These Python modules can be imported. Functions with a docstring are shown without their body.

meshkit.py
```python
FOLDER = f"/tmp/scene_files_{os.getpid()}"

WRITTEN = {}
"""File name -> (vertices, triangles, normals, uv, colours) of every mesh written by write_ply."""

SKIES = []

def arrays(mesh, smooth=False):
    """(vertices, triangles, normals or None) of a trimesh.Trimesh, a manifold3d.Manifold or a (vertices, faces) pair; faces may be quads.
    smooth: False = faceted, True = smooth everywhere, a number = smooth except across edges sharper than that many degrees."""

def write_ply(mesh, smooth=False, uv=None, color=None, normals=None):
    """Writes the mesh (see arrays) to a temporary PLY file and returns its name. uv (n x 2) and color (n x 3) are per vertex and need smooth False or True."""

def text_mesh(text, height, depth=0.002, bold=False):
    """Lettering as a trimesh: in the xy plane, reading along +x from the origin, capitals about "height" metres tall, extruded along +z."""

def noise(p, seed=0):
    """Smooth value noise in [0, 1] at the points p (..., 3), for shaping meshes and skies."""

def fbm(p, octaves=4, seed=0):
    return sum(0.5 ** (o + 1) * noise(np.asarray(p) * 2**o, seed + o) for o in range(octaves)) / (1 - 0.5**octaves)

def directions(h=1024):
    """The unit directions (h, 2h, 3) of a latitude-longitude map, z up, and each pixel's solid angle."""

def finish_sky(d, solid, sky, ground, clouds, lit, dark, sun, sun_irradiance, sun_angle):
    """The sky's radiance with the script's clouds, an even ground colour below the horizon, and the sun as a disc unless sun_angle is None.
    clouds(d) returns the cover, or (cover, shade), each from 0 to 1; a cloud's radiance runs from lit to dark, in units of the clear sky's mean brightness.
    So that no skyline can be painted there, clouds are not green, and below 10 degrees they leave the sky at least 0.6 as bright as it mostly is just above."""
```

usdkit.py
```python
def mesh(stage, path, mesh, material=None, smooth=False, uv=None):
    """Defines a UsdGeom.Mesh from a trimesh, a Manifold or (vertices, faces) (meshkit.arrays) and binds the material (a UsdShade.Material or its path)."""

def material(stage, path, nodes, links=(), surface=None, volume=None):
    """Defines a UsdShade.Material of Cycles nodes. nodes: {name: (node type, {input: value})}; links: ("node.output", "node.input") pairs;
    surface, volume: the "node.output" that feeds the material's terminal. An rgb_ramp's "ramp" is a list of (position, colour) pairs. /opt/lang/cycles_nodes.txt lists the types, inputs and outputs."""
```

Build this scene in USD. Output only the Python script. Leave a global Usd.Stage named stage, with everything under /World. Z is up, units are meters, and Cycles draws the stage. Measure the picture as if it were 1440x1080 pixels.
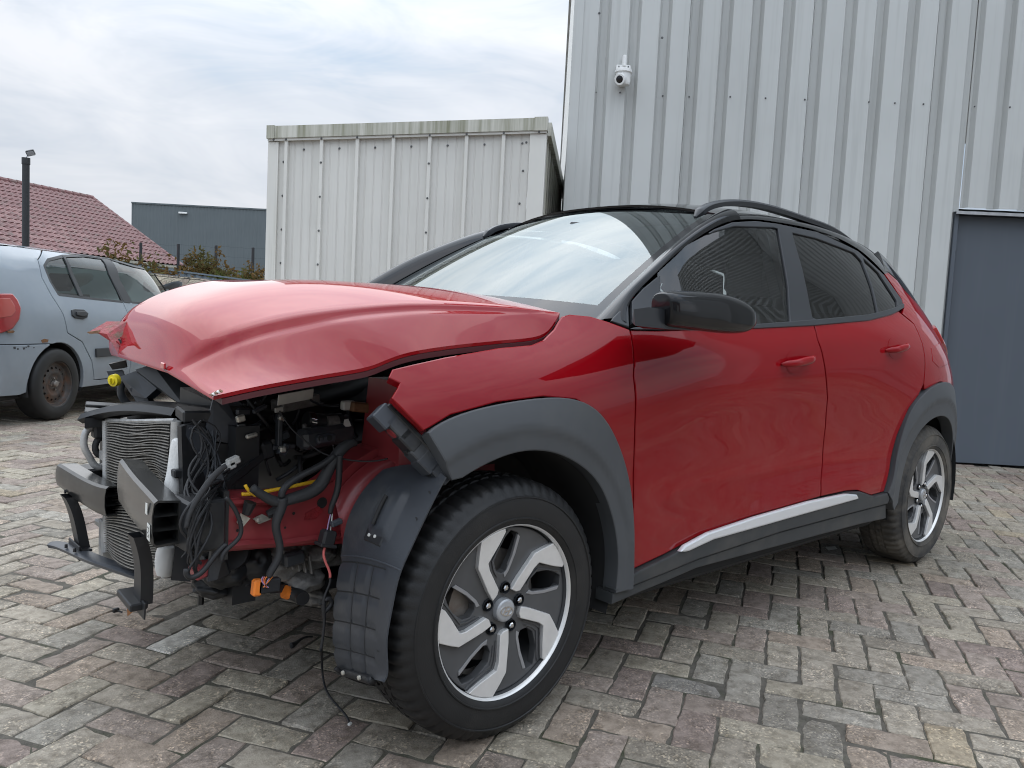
import math, random
import numpy as np, trimesh, shapely
from shapely.geometry import Polygon, LineString, Point, box as sbox
from scipy.spatial import Delaunay
from scipy.interpolate import RBFInterpolator, PchipInterpolator, CubicSpline
import meshkit, usdkit
from pxr import Usd, UsdGeom, UsdLux, UsdShade, Gf, Sdf, Vt

stage = Usd.Stage.CreateInMemory()
UsdGeom.SetStageUpAxis(stage, "Z"); UsdGeom.SetStageMetersPerUnit(stage, 1.0)
UsdGeom.Xform.Define(stage, "/World"); UsdGeom.Scope.Define(stage, "/World/Looks")

# ---------------------------------------------------------------- camera
# frame: x runs towards the tail of the red car, -y is its left flank, z up, front axle at the origin
EYE = np.array([-1.3022, -2.2687, 1.0273]); YAW, PITCH, ROLL, FPX = 0.7409, -0.0790, 0.0505, 1126.7
_f = np.array([math.sin(YAW)*math.cos(PITCH), math.cos(YAW)*math.cos(PITCH), math.sin(PITCH)])
_r = np.array([math.cos(YAW), -math.sin(YAW), 0.0]); _u = np.cross(_r, _f)
RGT = math.cos(ROLL)*_r + math.sin(ROLL)*_u; UPV = -math.sin(ROLL)*_r + math.cos(ROLL)*_u; FWD = _f
cam = UsdGeom.Camera.Define(stage, "/World/camera")
_m = Gf.Matrix4d(1.0)
for i, v in enumerate((RGT, UPV, -FWD, EYE)): _m.SetRow(i, Gf.Vec4d(*map(float, v), 1.0 if i == 3 else 0.0))
cam.AddTransformOp().Set(_m)
cam.CreateHorizontalApertureAttr(36.0); cam.CreateVerticalApertureAttr(27.0)
cam.CreateFocalLengthAttr(36.0*FPX/1440); cam.CreateClippingRangeAttr(Gf.Vec2f(0.05, 5000))
cam.CreateExposureAttr(0.56)

# ---------------------------------------------------------------- sky and sun (overcast)
SUN = np.array([0.30, 0.66, 0.70]); SUN /= np.linalg.norm(SUN)
SKY_STRENGTH = 0.10
sky_mat = usdkit.material(stage, "/World/Looks/sky", {
    "sky": ("sky_texture", {"sky_type": "single_scattering", "sun_disc": False, "sun_elevation": math.asin(SUN[2]), "sun_rotation": math.atan2(SUN[0], SUN[1]), "altitude": 50.0}),
    "tc": ("texture_coordinate", {}),
    "map": ("mapping", {"scale": (1.1, 1.1, 3.4), "rotation": (0.1, 0.05, 0.4)}),
    "n1": ("noise_texture", {"scale": 1.5, "detail": 7.0, "roughness": 0.52, "distortion": 0.5}),
    "n2": ("noise_texture", {"scale": 4.5, "detail": 8.0, "roughness": 0.60, "distortion": 0.9}),
    "mx": ("mix", {"fac": 0.34}),
    "ramp": ("rgb_ramp", {"ramp": [(0.30, (3.7, 4.75, 6.05)), (0.43, (4.8, 5.7, 6.85)), (0.52, (6.3, 6.8, 7.6)), (0.64, (7.8, 8.05, 8.6)), (0.76, (8.6, 8.6, 8.9))]}),
    "cover": ("rgb_ramp", {"ramp": [(0.25, (0.84,)*3), (0.5, (0.97,)*3)]}),
    "cl": ("mix", {}),
    # the cloud deck is brighter towards the veiled sun
    "geo": ("vector_math", {"math_type": "normalize"}), "dot": ("vector_math", {"math_type": "dot_product", "vector2": tuple(SUN)}),
    "glow": ("rgb_ramp", {"ramp": [(0.0, (1.0,)*3), (0.72, (1.0,)*3), (0.86, (1.12, 1.12, 1.11)), (0.95, (1.4, 1.39, 1.37)), (1.0, (1.75, 1.73, 1.70))]}),
    # overcast: about twice as bright overhead as near the horizon
    "sep": ("separate_xyz", {}), "cie": ("rgb_ramp", {"ramp": [(0.0, (0.62,)*3), (0.15, (0.655,)*3), (0.30, (0.73,)*3), (0.45, (0.92,)*3), (0.7, (1.50,)*3), (1.0, (1.95,)*3)]}), "gm2": ("mix", {"mix_type": "multiply", "fac": 1.0}),
    "gm": ("mix", {"mix_type": "multiply", "fac": 1.0}),
    "bg": ("background_shader", {"strength": SKY_STRENGTH})},
    [("tc.generated", "map.vector"), ("map.vector", "n1.vector"), ("map.vector", "n2.vector"), ("n1.fac", "mx.color1"), ("n2.fac", "mx.color2"), ("mx.color", "ramp.fac"), ("mx.color", "cover.fac"),
     ("cover.color", "cl.fac"), ("sky.color", "cl.color1"), ("tc.generated", "geo.vector1"), ("geo.vector", "dot.vector1"), ("dot.value", "glow.fac"), ("ramp.color", "gm.color1"), ("glow.color", "gm.color2"), ("gm.color", "gm2.color1"), ("geo.vector", "sep.vector"), ("sep.z", "cie.fac"), ("cie.color", "gm2.color2"), ("gm2.color", "cl.color2"), ("cl.color", "bg.color")], surface="bg.background")
dome = UsdLux.DomeLight.Define(stage, "/World/sky")
UsdShade.MaterialBindingAPI.Apply(dome.GetPrim()).Bind(sky_mat)
dome.GetPrim().SetCustomDataByKey("kind", "structure")
sun = UsdLux.DistantLight.Define(stage, "/World/sun")
sun.CreateIntensityAttr(0.13); sun.CreateAngleAttr(75.0); sun.CreateColorAttr(Gf.Vec3f(1.0, 0.96, 0.90))
sun.GetPrim().CreateAttribute("inputs:normalize", Sdf.ValueTypeNames.Bool).Set(True)
_z = SUN; _x = np.cross([0, 0, 1.0], _z); _x /= np.linalg.norm(_x); _y = np.cross(_z, _x)
_m = Gf.Matrix4d(1.0)
for i, v in enumerate((_x, _y, _z, np.zeros(3))): _m.SetRow(i, Gf.Vec4d(*map(float, v), 1.0 if i == 3 else 0.0))
UsdGeom.Xformable(sun.GetPrim()).AddTransformOp().Set(_m)

# ---------------------------------------------------------------- helpers
_count = {}
def numbered(path):
    n = _count.get(path, 0); _count[path] = n+1
    return path if n == 0 else f"{path}_{n:03d}"
def tag(prim, label=None, cat=None, group=None, kind=None):
    for k, v in (("label", label), ("category", cat), ("group", group), ("kind", kind)):
        if v: prim.SetCustomDataByKey(k, v)
    return prim
def thing(name, label=None, cat=None, group=None, kind=None, loc=None, rot=0.0):
    x = UsdGeom.Xform.Define(stage, numbered("/World/"+name))
    if loc is not None: x.AddTranslateOp().Set(Gf.Vec3d(*map(float, loc)))
    if rot: x.AddRotateZOp().Set(float(math.degrees(rot)))
    return tag(x.GetPrim(), label, cat, group, kind)
def put(name, mesh, mat, parent=None, smooth=False, label=None, cat=None, group=None, kind=None, tone=None):
    base = str(parent.GetPath()) if parent is not None else "/World"
    if isinstance(mesh, trimesh.Trimesh): mesh = (np.array(mesh.vertices), np.array(mesh.faces))
    m = usdkit.mesh(stage, numbered(base+"/"+name), mesh, M[mat] if isinstance(mat, str) else mat, smooth)
    if tone is not None:
        UsdGeom.PrimvarsAPI(m).CreatePrimvar("tone", Sdf.ValueTypeNames.Color3fArray, "vertex").Set(Vt.Vec3fArray.FromNumpy(np.asarray(tone, np.float32)))
    return tag(m.GetPrim(), label, cat, group, kind)
def tris(f):
    f = np.asarray(f, int)
    return np.vstack([f[:, [0, 1, 2]], f[:, [0, 2, 3]]]) if f.ndim == 2 and f.shape[1] == 4 else f.reshape(-1, 3)
def join(*ms):
    if len(ms) == 1 and isinstance(ms[0], list): ms = ms[0]
    vs, fs, n = [], [], 0
    for m in ms:
        v, f = (np.array(m.vertices), np.array(m.faces)) if isinstance(m, trimesh.Trimesh) else (np.asarray(m[0], float), tris(m[1]))
        vs.append(v); fs.append(f+n); n += len(v)
    return np.vstack(vs), np.vstack(fs)
def frame_to(m, o, x, y, z):
    v, f = (np.array(m.vertices), np.array(m.faces)) if isinstance(m, trimesh.Trimesh) else m
    return np.asarray(o, float) + np.asarray(v) @ np.array([x, y, z], float), f
def rotz(m, a, o=(0, 0, 0)):
    c, s = math.cos(a), math.sin(a)
    return frame_to(m, o, (c, s, 0), (-s, c, 0), (0, 0, 1))
def move(m, d):
    v, f = (np.array(m.vertices), np.array(m.faces)) if isinstance(m, trimesh.Trimesh) else m
    return np.asarray(v)+np.asarray(d, float), f
def mirror_y(m):
    v, f = (np.array(m.vertices), np.array(m.faces)) if isinstance(m, trimesh.Trimesh) else m
    return np.asarray(v)*[1, -1, 1], tris(f)[:, ::-1]
def bx(lo, hi, b=0.0):
    """A box between two corners, its edges chamfered by b."""
    lo, hi = np.minimum(lo, hi).astype(float), np.maximum(lo, hi).astype(float)
    if b <= 0:
        t = trimesh.creation.box(bounds=[lo, hi]); return np.array(t.vertices), np.array(t.faces)
    b = min(b, 0.45*float((hi-lo).min())); pts = []
    for s in np.ndindex(2, 2, 2):
        c = np.where(s, hi, lo); d = np.where(s, -b, b)
        for k in range(3):
            q = c+d; q[k] = c[k]; pts.append(q)
    h = trimesh.convex.convex_hull(np.array(pts)); return np.array(h.vertices), np.array(h.faces)
def hull(pts):
    h = trimesh.convex.convex_hull(np.asarray(pts, float)); return np.array(h.vertices), np.array(h.faces)
def obox(c, size, ax, ay, b=0.003):
    """A chamfered box about c whose sides follow ax and ay."""
    ax = np.asarray(ax, float)/np.linalg.norm(ax); az = np.cross(ax, ay); az /= np.linalg.norm(az); ay = np.cross(az, ax)
    s = np.asarray(size, float)/2
    return frame_to(bx(-s, s, b), c, ax, ay, az)
def spline(pts, n=8, closed=False):
    p = np.asarray(pts, float)
    if len(p) < 3 and not closed: return np.array([p[0]+(p[-1]-p[0])*t for t in np.linspace(0, 1, n+1)])
    d = np.r_[0, np.cumsum(np.maximum(np.linalg.norm(np.diff(np.vstack([p, p[:1]]) if closed else p, axis=0), axis=1), 1e-6)**0.5)]
    if closed: return CubicSpline(d, np.vstack([p, p[:1]]), bc_type="periodic")(np.linspace(0, d[-1], n*len(p), endpoint=False))
    return CubicSpline(d, p)(np.linspace(0, d[-1], n*(len(p)-1)+1))
def tube(pts, r, sides=8, n=6, smooth=True):
    """A round tube along a curve through the points; r may vary along the points."""
    p = np.asarray(pts, float); rr = np.broadcast_to(np.asarray(r, float), (len(p),))
    if smooth and len(p) > 2:
        q = spline(np.c_[p, rr], n); p, rr = q[:, :3], q[:, 3]
    t = np.gradient(p, axis=0); t /= np.linalg.norm(t, axis=1, keepdims=True)+1e-12
    a = np.cross(t[0], [0, 0, 1.0] if abs(t[0][2]) < 0.9 else [1.0, 0, 0]); a /= np.linalg.norm(a); A = [a]
    for k in range(1, len(p)):
        a = A[-1]-t[k]*(A[-1]@t[k]); A.append(a/(np.linalg.norm(a)+1e-12))
    A = np.array(A); B = np.cross(t, A); th = np.arange(sides)*2*np.pi/sides
    v = p[:, None]+rr[:, None, None]*(np.cos(th)[None, :, None]*A[:, None]+np.sin(th)[None, :, None]*B[:, None])
    N = len(p); i, j = np.meshgrid(np.arange(N-1), np.arange(sides), indexing="ij")
    q = np.stack([i*sides+j, i*sides+(j+1) % sides, (i+1)*sides+(j+1) % sides, (i+1)*sides+j], -1).reshape(-1, 4)
    c0, c1 = N*sides, N*sides+1; J = np.arange(sides)
    f = np.vstack([tris(q), np.c_[np.full(sides, c0), (J+1) % sides, J], np.c_[np.full(sides, c1), (N-1)*sides+J, (N-1)*sides+(J+1) % sides]])
    return np.vstack([v.reshape(-1, 3), p[:1], p[-1:]]), f
def grid(P, wrap=False, flip=False):
    """P[i, j] points -> a sheet."""
    a, b = P.shape[:2]; i, j = np.meshgrid(np.arange(a-1), np.arange(b if wrap else b-1), indexing="ij")
    q = np.stack([i*b+j, i*b+(j+1) % b, (i+1)*b+(j+1) % b, (i+1)*b+j], -1).reshape(-1, 4)
    f = tris(q); return P.reshape(-1, 3), f[:, ::-1] if flip else f
def solid(P, d, flip=False):
    """A sheet P[i, j] with thickness: d is a vector, or a distance along the sheet's normals."""
    v, f = grid(P, flip=flip); a, b = P.shape[:2]
    if np.ndim(d) == 0:
        n = np.zeros_like(v); fn = np.cross(v[f[:, 1]]-v[f[:, 0]], v[f[:, 2]]-v[f[:, 0]])
        for k in range(3): np.add.at(n, f[:, k], fn)
        d = -n/(np.linalg.norm(n, axis=1, keepdims=True)+1e-12)*d
    w = v+d; N = len(v); I = np.arange(a*b).reshape(a, b)
    rim = np.r_[I[0, :], I[1:, -1], I[-1, -2::-1], I[-2:0:-1, 0]]; nx = np.roll(rim, -1)
    side = np.vstack([np.c_[rim, rim+N, nx+N], np.c_[rim, nx+N, nx]])
    if flip: side = side[:, ::-1]
    return np.vstack([v, w]), np.vstack([f, f[:, ::-1]+N, side])
def lathe(prof, n=48):
    """prof: (radius, along) pairs; turned about the y axis."""
    p = np.asarray(prof, float); th = np.arange(n)*2*np.pi/n
    P = np.stack([p[:, None, 0]*np.cos(th), np.broadcast_to(p[:, None, 1], (len(p), n)), p[:, None, 0]*np.sin(th)], -1)
    return grid(P, wrap=True)
def extrude(poly, h):
    ps = [poly] if isinstance(poly, Polygon) else list(poly.geoms)
    return join([trimesh.creation.extrude_polygon(q, h, engine="earcut") for q in ps])
def resample(ring, step):
    ls = LineString(ring); n = max(6, int(round(ls.length/step)))
    keep = [ls.project(Point(q)) for q in ring[:-1]]
    at = sorted(set(np.round(np.r_[np.linspace(0, ls.length, n, endpoint=False)], 6)))
    out = list(at)
    for k in keep:
        j = int(np.argmin([abs(k-a) for a in out])); out[j] = k
    return np.array([ls.interpolate(a).coords[0] for a in sorted(set(out))])
def fill(poly, step):
    """Points and triangles of a polygon with holes: even rim, grid inside."""
    poly = shapely.geometry.polygon.orient(poly)
    rims = [resample(np.array(poly.exterior.coords), step)]+[resample(np.array(r.coords), step) for r in poly.interiors]
    x0, y0, x1, y1 = poly.bounds; inner = poly.buffer(-0.55*step)
    gx, gy = np.meshgrid(np.arange(x0, x1, step), np.arange(y0, y1, step)); gx = gx+(np.arange(gx.shape[0]) % 2)[:, None]*step/2
    g = np.c_[gx.ravel(), gy.ravel()]; g = g[shapely.contains_xy(inner, g[:, 0], g[:, 1])] if not inner.is_empty else g[:0]
    pts = np.vstack(rims+[g]); f = Delaunay(pts).simplices
    c = pts[f].mean(1); f = f[shapely.contains_xy(Polygon(rims[0], [r for r in rims[1:]]), c[:, 0], c[:, 1])]
    a = pts[f]; cr = (a[:, 1, 0]-a[:, 0, 0])*(a[:, 2, 1]-a[:, 0, 1])-(a[:, 1, 1]-a[:, 0, 1])*(a[:, 2, 0]-a[:, 0, 0])
    f = np.where((cr < 0)[:, None], f[:, ::-1], f); f = f[np.abs(cr) > 1e-10]
    return pts, f, rims
def panel(poly, func, step=0.02, gap=0.0, r=0.003, t=0.02, flip=False, lift=0.0):
    """A sheet-metal panel: a polygon of the (u, v) plane laid on the surface func, with rolled edges turned inwards by t."""
    poly = poly.buffer(-gap-r, join_style=1).buffer(0)
    if poly.geom_type != "Polygon": poly = max(poly.geoms, key=lambda q: q.area)
    pts, f, rims = fill(poly, step); e = 1e-3
    def nrm(q):
        n = np.cross((func(q+[e, 0])-func(q-[e, 0])), (func(q+[0, e])-func(q-[0, e]))); n /= np.linalg.norm(n, axis=1, keepdims=True)+1e-15
        return -n if flip else n
    n = nrm(pts); v = [func(pts)+lift*n]; fs = [f[:, ::-1] if flip else f]; at, N = 0, len(pts)
    for ring in rims:
        k = len(ring); d = np.roll(ring, -1, 0)-np.roll(ring, 1, 0); o = np.c_[d[:, 1], -d[:, 0]]; o /= np.linalg.norm(o, axis=1, keepdims=True)+1e-12
        prev = at+np.arange(k); nr = n[at:at+k]
        for a, b in ((0.7*r, 0.3*r), (r, r), (r, t)):
            q = ring+o*a; v.append(func(q)+(lift-b)*nr); cur = N+np.arange(k); N += k
            s = np.vstack([np.c_[prev, cur, np.roll(cur, -1)], np.c_[prev, np.roll(cur, -1), np.roll(prev, -1)]])
            fs.append(s if flip else s); prev = cur
        at += k
    v, f = np.vstack(v), np.vstack(fs)
    # make the edge strips turn the same way as the sheet
    nf = len(fs[0])
    if nf:
        e0 = set(map(tuple, np.vstack([fs[0][:, [0, 1]], fs[0][:, [1, 2]], fs[0][:, [2, 0]]]).tolist()))
        k = fs[1][0]
        if (int(fs[1][len(fs[1])//2][0]), int(fs[1][len(fs[1])//2][2])) in e0: f = np.vstack([fs[0]]+[g[:, ::-1] for g in fs[1:]])
    return v, f
def at_px(px, axis, val):
    """Points of the plane axis = val that stand on the given lines of sight (survey of the photograph)."""
    px = np.atleast_2d(np.asarray(px, float))
    d = ((px[:, :1]-720)/FPX)*RGT-((px[:, 1:]-540)/FPX)*UPV+FWD
    return EYE+d*((np.asarray(val, float)-EYE[axis])/d[:, axis])[:, None]
def seg_frame(o, ang):
    """A wall's frame: along, outward (towards the yard), up."""
    a = np.array([math.cos(ang), math.sin(ang), 0]); return np.asarray(o, float), a, np.array([math.sin(ang), -math.cos(ang), 0]), np.array([0, 0, 1.0])
rng = np.random.default_rng(7)
# ---------------------------------------------------------------- materials
M = {}
def mat(name, color=(0.5, 0.5, 0.5), rough=0.5, vary=0.0, vscale=6.0, bump=0.0, bscale=60.0, dirt=None, dscale=3.0, damt=(0.45, 0.7), stretch=(1, 1, 1), **kw):
    """A principled material with a little variation of tone, relief and (dirt) a second colour in patches."""
    nodes = {"p": ("principled_bsdf", {"base_color": color, "roughness": rough, **kw}), "tc": ("texture_coordinate", {}), "mp": ("mapping", {"scale": stretch})}
    links = [("tc.object", "mp.vector")]
    if vary or dirt:
        nodes["n"] = ("noise_texture", {"scale": vscale, "detail": 6.0, "roughness": 0.6}); links.append(("mp.vector", "n.vector"))
        c = np.array(color)
        nodes["r"] = ("rgb_ramp", {"ramp": [(0.3, tuple(c*(1-vary))), (0.7, tuple(np.minimum(c*(1+vary), 1)))]}); links.append(("n.fac", "r.fac")); last = "r.color"
        if dirt:
            nodes["n2"] = ("noise_texture", {"scale": dscale, "detail": 9.0, "roughness": 0.68}); links.append(("mp.vector", "n2.vector"))
            nodes["r2"] = ("rgb_ramp", {"ramp": [(damt[0], (0, 0, 0)), (damt[1], (1, 1, 1))]}); links.append(("n2.fac", "r2.fac"))
            nodes["mx"] = ("mix", {"color2": dirt}); links += [("r2.color", "mx.fac"), (last, "mx.color1")]; last = "mx.color"
        links.append((last, "p.base_color"))
    if bump:
        nodes["bn"] = ("noise_texture", {"scale": bscale, "detail": 4.0, "roughness": 0.6}); nodes["b"] = ("bump", {"strength": 1.0, "distance": bump})
        links += [("mp.vector", "bn.vector"), ("bn.fac", "b.height"), ("b.normal", "p.normal")]
    M[name] = usdkit.material(stage, "/World/Looks/"+name, nodes, links, surface="p.BSDF"); return M[name]
def glass(name, tint=(1, 1, 1), ior=1.5, gloss=(1, 1, 1)):
    M[name] = usdkit.material(stage, "/World/Looks/"+name, {"t": ("transparent_bsdf", {"color": tint}), "g": ("glossy_bsdf", {"roughness": 0.0, "color": gloss}), "f": ("fresnel", {"IOR": ior}), "m": ("mix_closure", {})},
        [("f.fac", "m.fac"), ("t.BSDF", "m.closure1"), ("g.BSDF", "m.closure2")], surface="m.closure")
def paint(name, color, flake=0.35, rough=0.32, dust=None, metallic=0.0):
    """Two-coat car paint: a pigmented metallic base under a clear coat with the faint waviness of sheet metal."""
    nodes = {"p": ("principled_bsdf", {"base_color": color, "roughness": rough, "metallic": metallic, "specular_ior_level": 0.0, "coat_weight": 1.0, "coat_roughness": 0.03, "coat_ior": 1.40}), "tc": ("texture_coordinate", {}),
             "n": ("noise_texture", {"scale": 3.0, "detail": 8.0, "roughness": 0.7}), "r": ("rgb_ramp", {"ramp": [(0.35, color), (0.75, dust or color)]}),
             "wn": ("noise_texture", {"scale": 7.0, "detail": 9.0, "roughness": 0.75}), "wr": ("rgb_ramp", {"ramp": [(0.45, (0.012,)*3), (0.8, (0.13,)*3)]}), "fl": ("voronoi_texture", {"scale": 900.0}), "fr": ("rgb_ramp", {"ramp": [(0.0, (rough-0.1,)*3), (1.0, (rough+0.12,)*3)]})}
    # road dust thickens towards the sills
    nodes.update({"sx": ("separate_xyz", {}), "h": ("map_range", {"from_min": 0.30, "from_max": 0.85, "to_min": 0.20, "to_max": 0.0, "clamp": True}), "dn": ("noise_texture", {"scale": 5.0, "detail": 10.0, "roughness": 0.72}),
                  "dr": ("rgb_ramp", {"ramp": [(0.38, (0, 0, 0)), (0.78, (1, 1, 1))]}), "dm": ("mix", {"mix_type": "multiply", "fac": 1.0}), "dx": ("mix", {"color2": (0.17, 0.125, 0.105)}), "cr": ("mix", {"mix_type": "add", "fac": 0.35})})
    M[name] = usdkit.material(stage, "/World/Looks/"+name, nodes, [("tc.object", "n.vector"), ("n.fac", "r.fac"), ("tc.object", "sx.vector"), ("sx.z", "h.value"), ("tc.object", "dn.vector"), ("dn.fac", "dr.fac"), ("h.result", "dm.color1"), ("dr.color", "dm.color2"), ("dm.color", "dx.fac"), ("r.color", "dx.color1"), ("dx.color", "p.base_color"),
        ("tc.object", "fl.vector"), ("fl.distance", "fr.fac"), ("fr.color", "p.roughness"), ("tc.object", "wn.vector"), ("wn.fac", "wr.fac"), ("wr.color", "cr.color1"), ("dm.color", "cr.color2"), ("cr.color", "p.coat_roughness")], surface="p.BSDF")
# paving: the tone of each stone is a property of its mesh; grains of gravel show on the worn face
M["stone"] = usdkit.material(stage, "/World/Looks/stone", {
    "a": ("attribute", {"attribute": "tone"}), "tc": ("texture_coordinate", {}),
    "v": ("voronoi_texture", {"scale": 210.0, "randomness": 1.0}), "vc": ("separate_color", {}),
    "vr": ("rgb_ramp", {"ramp": [(0.0, (0.55,)*3), (0.55, (0.92,)*3), (0.80, (1.18,)*3), (0.93, (1.55, 1.5, 1.42)), (1.0, (2.3, 2.2, 2.05))]}),
    "w": ("noise_texture", {"scale": 9.0, "detail": 7.0, "roughness": 0.65}), "wr": ("rgb_ramp", {"ramp": [(0.40, (0.06,)*3), (0.62, (1.0,)*3)]}),
    "one": ("mix", {"color1": (1, 1, 1)}), "mul": ("mix", {"mix_type": "multiply", "fac": 1.0}),
    "s": ("noise_texture", {"scale": 1.3, "detail": 8.0, "roughness": 0.62}), "sr": ("rgb_ramp", {"ramp": [(0.28, (0.62, 0.60, 0.56)), (0.5, (1.0,)*3), (0.75, (1.16, 1.15, 1.11))]}),
    "mul2": ("mix", {"mix_type": "multiply", "fac": 1.0}),
    "m": ("noise_texture", {"scale": 26.0, "detail": 8.0, "roughness": 0.7}), "mr": ("rgb_ramp", {"ramp": [(0.33, (0.55, 0.53, 0.50)), (0.55, (1.0,)*3), (0.75, (1.15,)*3)]}), "mul3": ("mix", {"mix_type": "multiply", "fac": 1.0}),
    "bh": ("mix", {"fac": 0.45}), "b": ("bump", {"strength": 0.75, "distance": 0.0028}),
    "p": ("principled_bsdf", {"roughness": 0.78, "specular_ior_level": 0.42})},
    [("tc.object", "v.vector"), ("v.color", "vc.color"), ("vc.r", "vr.fac"), ("tc.object", "w.vector"), ("w.fac", "wr.fac"), ("wr.color", "one.fac"), ("vr.color", "one.color2"), ("a.color", "mul.color1"), ("one.color", "mul.color2"),
     ("tc.object", "s.vector"), ("s.fac", "sr.fac"), ("mul.color", "mul2.color1"), ("sr.color", "mul2.color2"), ("tc.object", "m.vector"), ("m.fac", "mr.fac"), ("mul2.color", "mul3.color1"), ("mr.color", "mul3.color2"), ("mul3.color", "p.base_color"),
     ("m.fac", "bh.color1"), ("v.distance", "bh.color2"), ("bh.color", "b.height"), ("b.normal", "p.normal")], surface="p.BSDF")
mat("bedding", (0.12, 0.108, 0.088), 0.95, 0.3, 30, bump=0.006, bscale=150, dirt=(0.045, 0.055, 0.022), dscale=4.0, damt=(0.5, 0.68))
mat("far_ground", (0.20, 0.19, 0.17), 0.9, 0.25, 2.0)
def metal_sheet(name, col, dirt, lo=0.5, hi=0.85, rough=0.45):
    """Painted profiled sheet with faint run-off streaks."""
    M[name] = usdkit.material(stage, "/World/Looks/"+name, {
        "tc": ("texture_coordinate", {}), "mp": ("mapping", {"scale": (9.0, 9.0, 0.35)}), "n": ("noise_texture", {"scale": 1.6, "detail": 7.0, "roughness": 0.65}), "r": ("rgb_ramp", {"ramp": [(lo, (0, 0, 0)), (hi, (1, 1, 1))]}),
        "n2": ("noise_texture", {"scale": 0.9, "detail": 4.0}), "r2": ("rgb_ramp", {"ramp": [(0.3, tuple(np.array(col)*0.93)), (0.7, tuple(np.array(col)*1.05))]}), "mx": ("mix", {"color2": dirt}),
        "bn": ("noise_texture", {"scale": 2.2, "detail": 2.0}), "b": ("bump", {"strength": 0.5, "distance": 0.006}),
        "p": ("principled_bsdf", {"roughness": rough})},
        [("tc.object", "mp.vector"), ("mp.vector", "n.vector"), ("n.fac", "r.fac"), ("r.color", "mx.fac"), ("tc.object", "n2.vector"), ("n2.fac", "r2.fac"), ("r2.color", "mx.color1"), ("mx.color", "p.base_color"),
         ("tc.object", "bn.vector"), ("bn.fac", "b.height"), ("b.normal", "p.normal")], surface="p.BSDF")
metal_sheet("hall_sheet", (0.445, 0.455, 0.44), (0.31, 0.315, 0.30), 0.5, 0.95)
metal_sheet("shed_sheet", (0.57, 0.56, 0.52), (0.44, 0.43, 0.39), 0.48, 0.9)
metal_sheet("shed_trim", (0.60, 0.59, 0.545), (0.36, 0.35, 0.28), 0.55, 0.9)
metal_sheet("shed_fascia", (0.52, 0.51, 0.45), (0.15, 0.15, 0.085), 0.39, 0.70)
metal_sheet("door_blue", (0.070, 0.083, 0.100), (0.085, 0.098, 0.115), 0.5, 0.9, 0.5)
metal_sheet("dark_sheet", (0.088, 0.105, 0.110), (0.105, 0.12, 0.125), 0.4, 0.8, 0.5)
metal_sheet("fence_sheet", (0.16, 0.20, 0.24), (0.11, 0.13, 0.14), 0.4, 0.8, 0.55)
mat("dark_seam", (0.03, 0.033, 0.035), 0.7)
mat("screw_head", (0.12, 0.12, 0.12), 0.4, metallic=0.7)
mat("galvanised", (0.45, 0.46, 0.47), 0.4, 0.15, 20, metallic=0.8)
mat("roof_tile", (0.155, 0.062, 0.058), 0.62, 0.3, 14, bump=0.002, bscale=120, dirt=(0.10, 0.075, 0.06), dscale=2.5, damt=(0.5, 0.75))
mat("roof_tile_pale", (0.20, 0.092, 0.084), 0.62, 0.3, 14, bump=0.002, bscale=120, dirt=(0.12, 0.09, 0.07), dscale=2.5, damt=(0.5, 0.75))
mat("roof_under", (0.03, 0.016, 0.014), 0.9)
mat("house_brick", (0.22, 0.13, 0.10), 0.85, 0.2, 30)
mat("gutter_paint", (0.42, 0.40, 0.33), 0.6, 0.25, 9)
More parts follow.
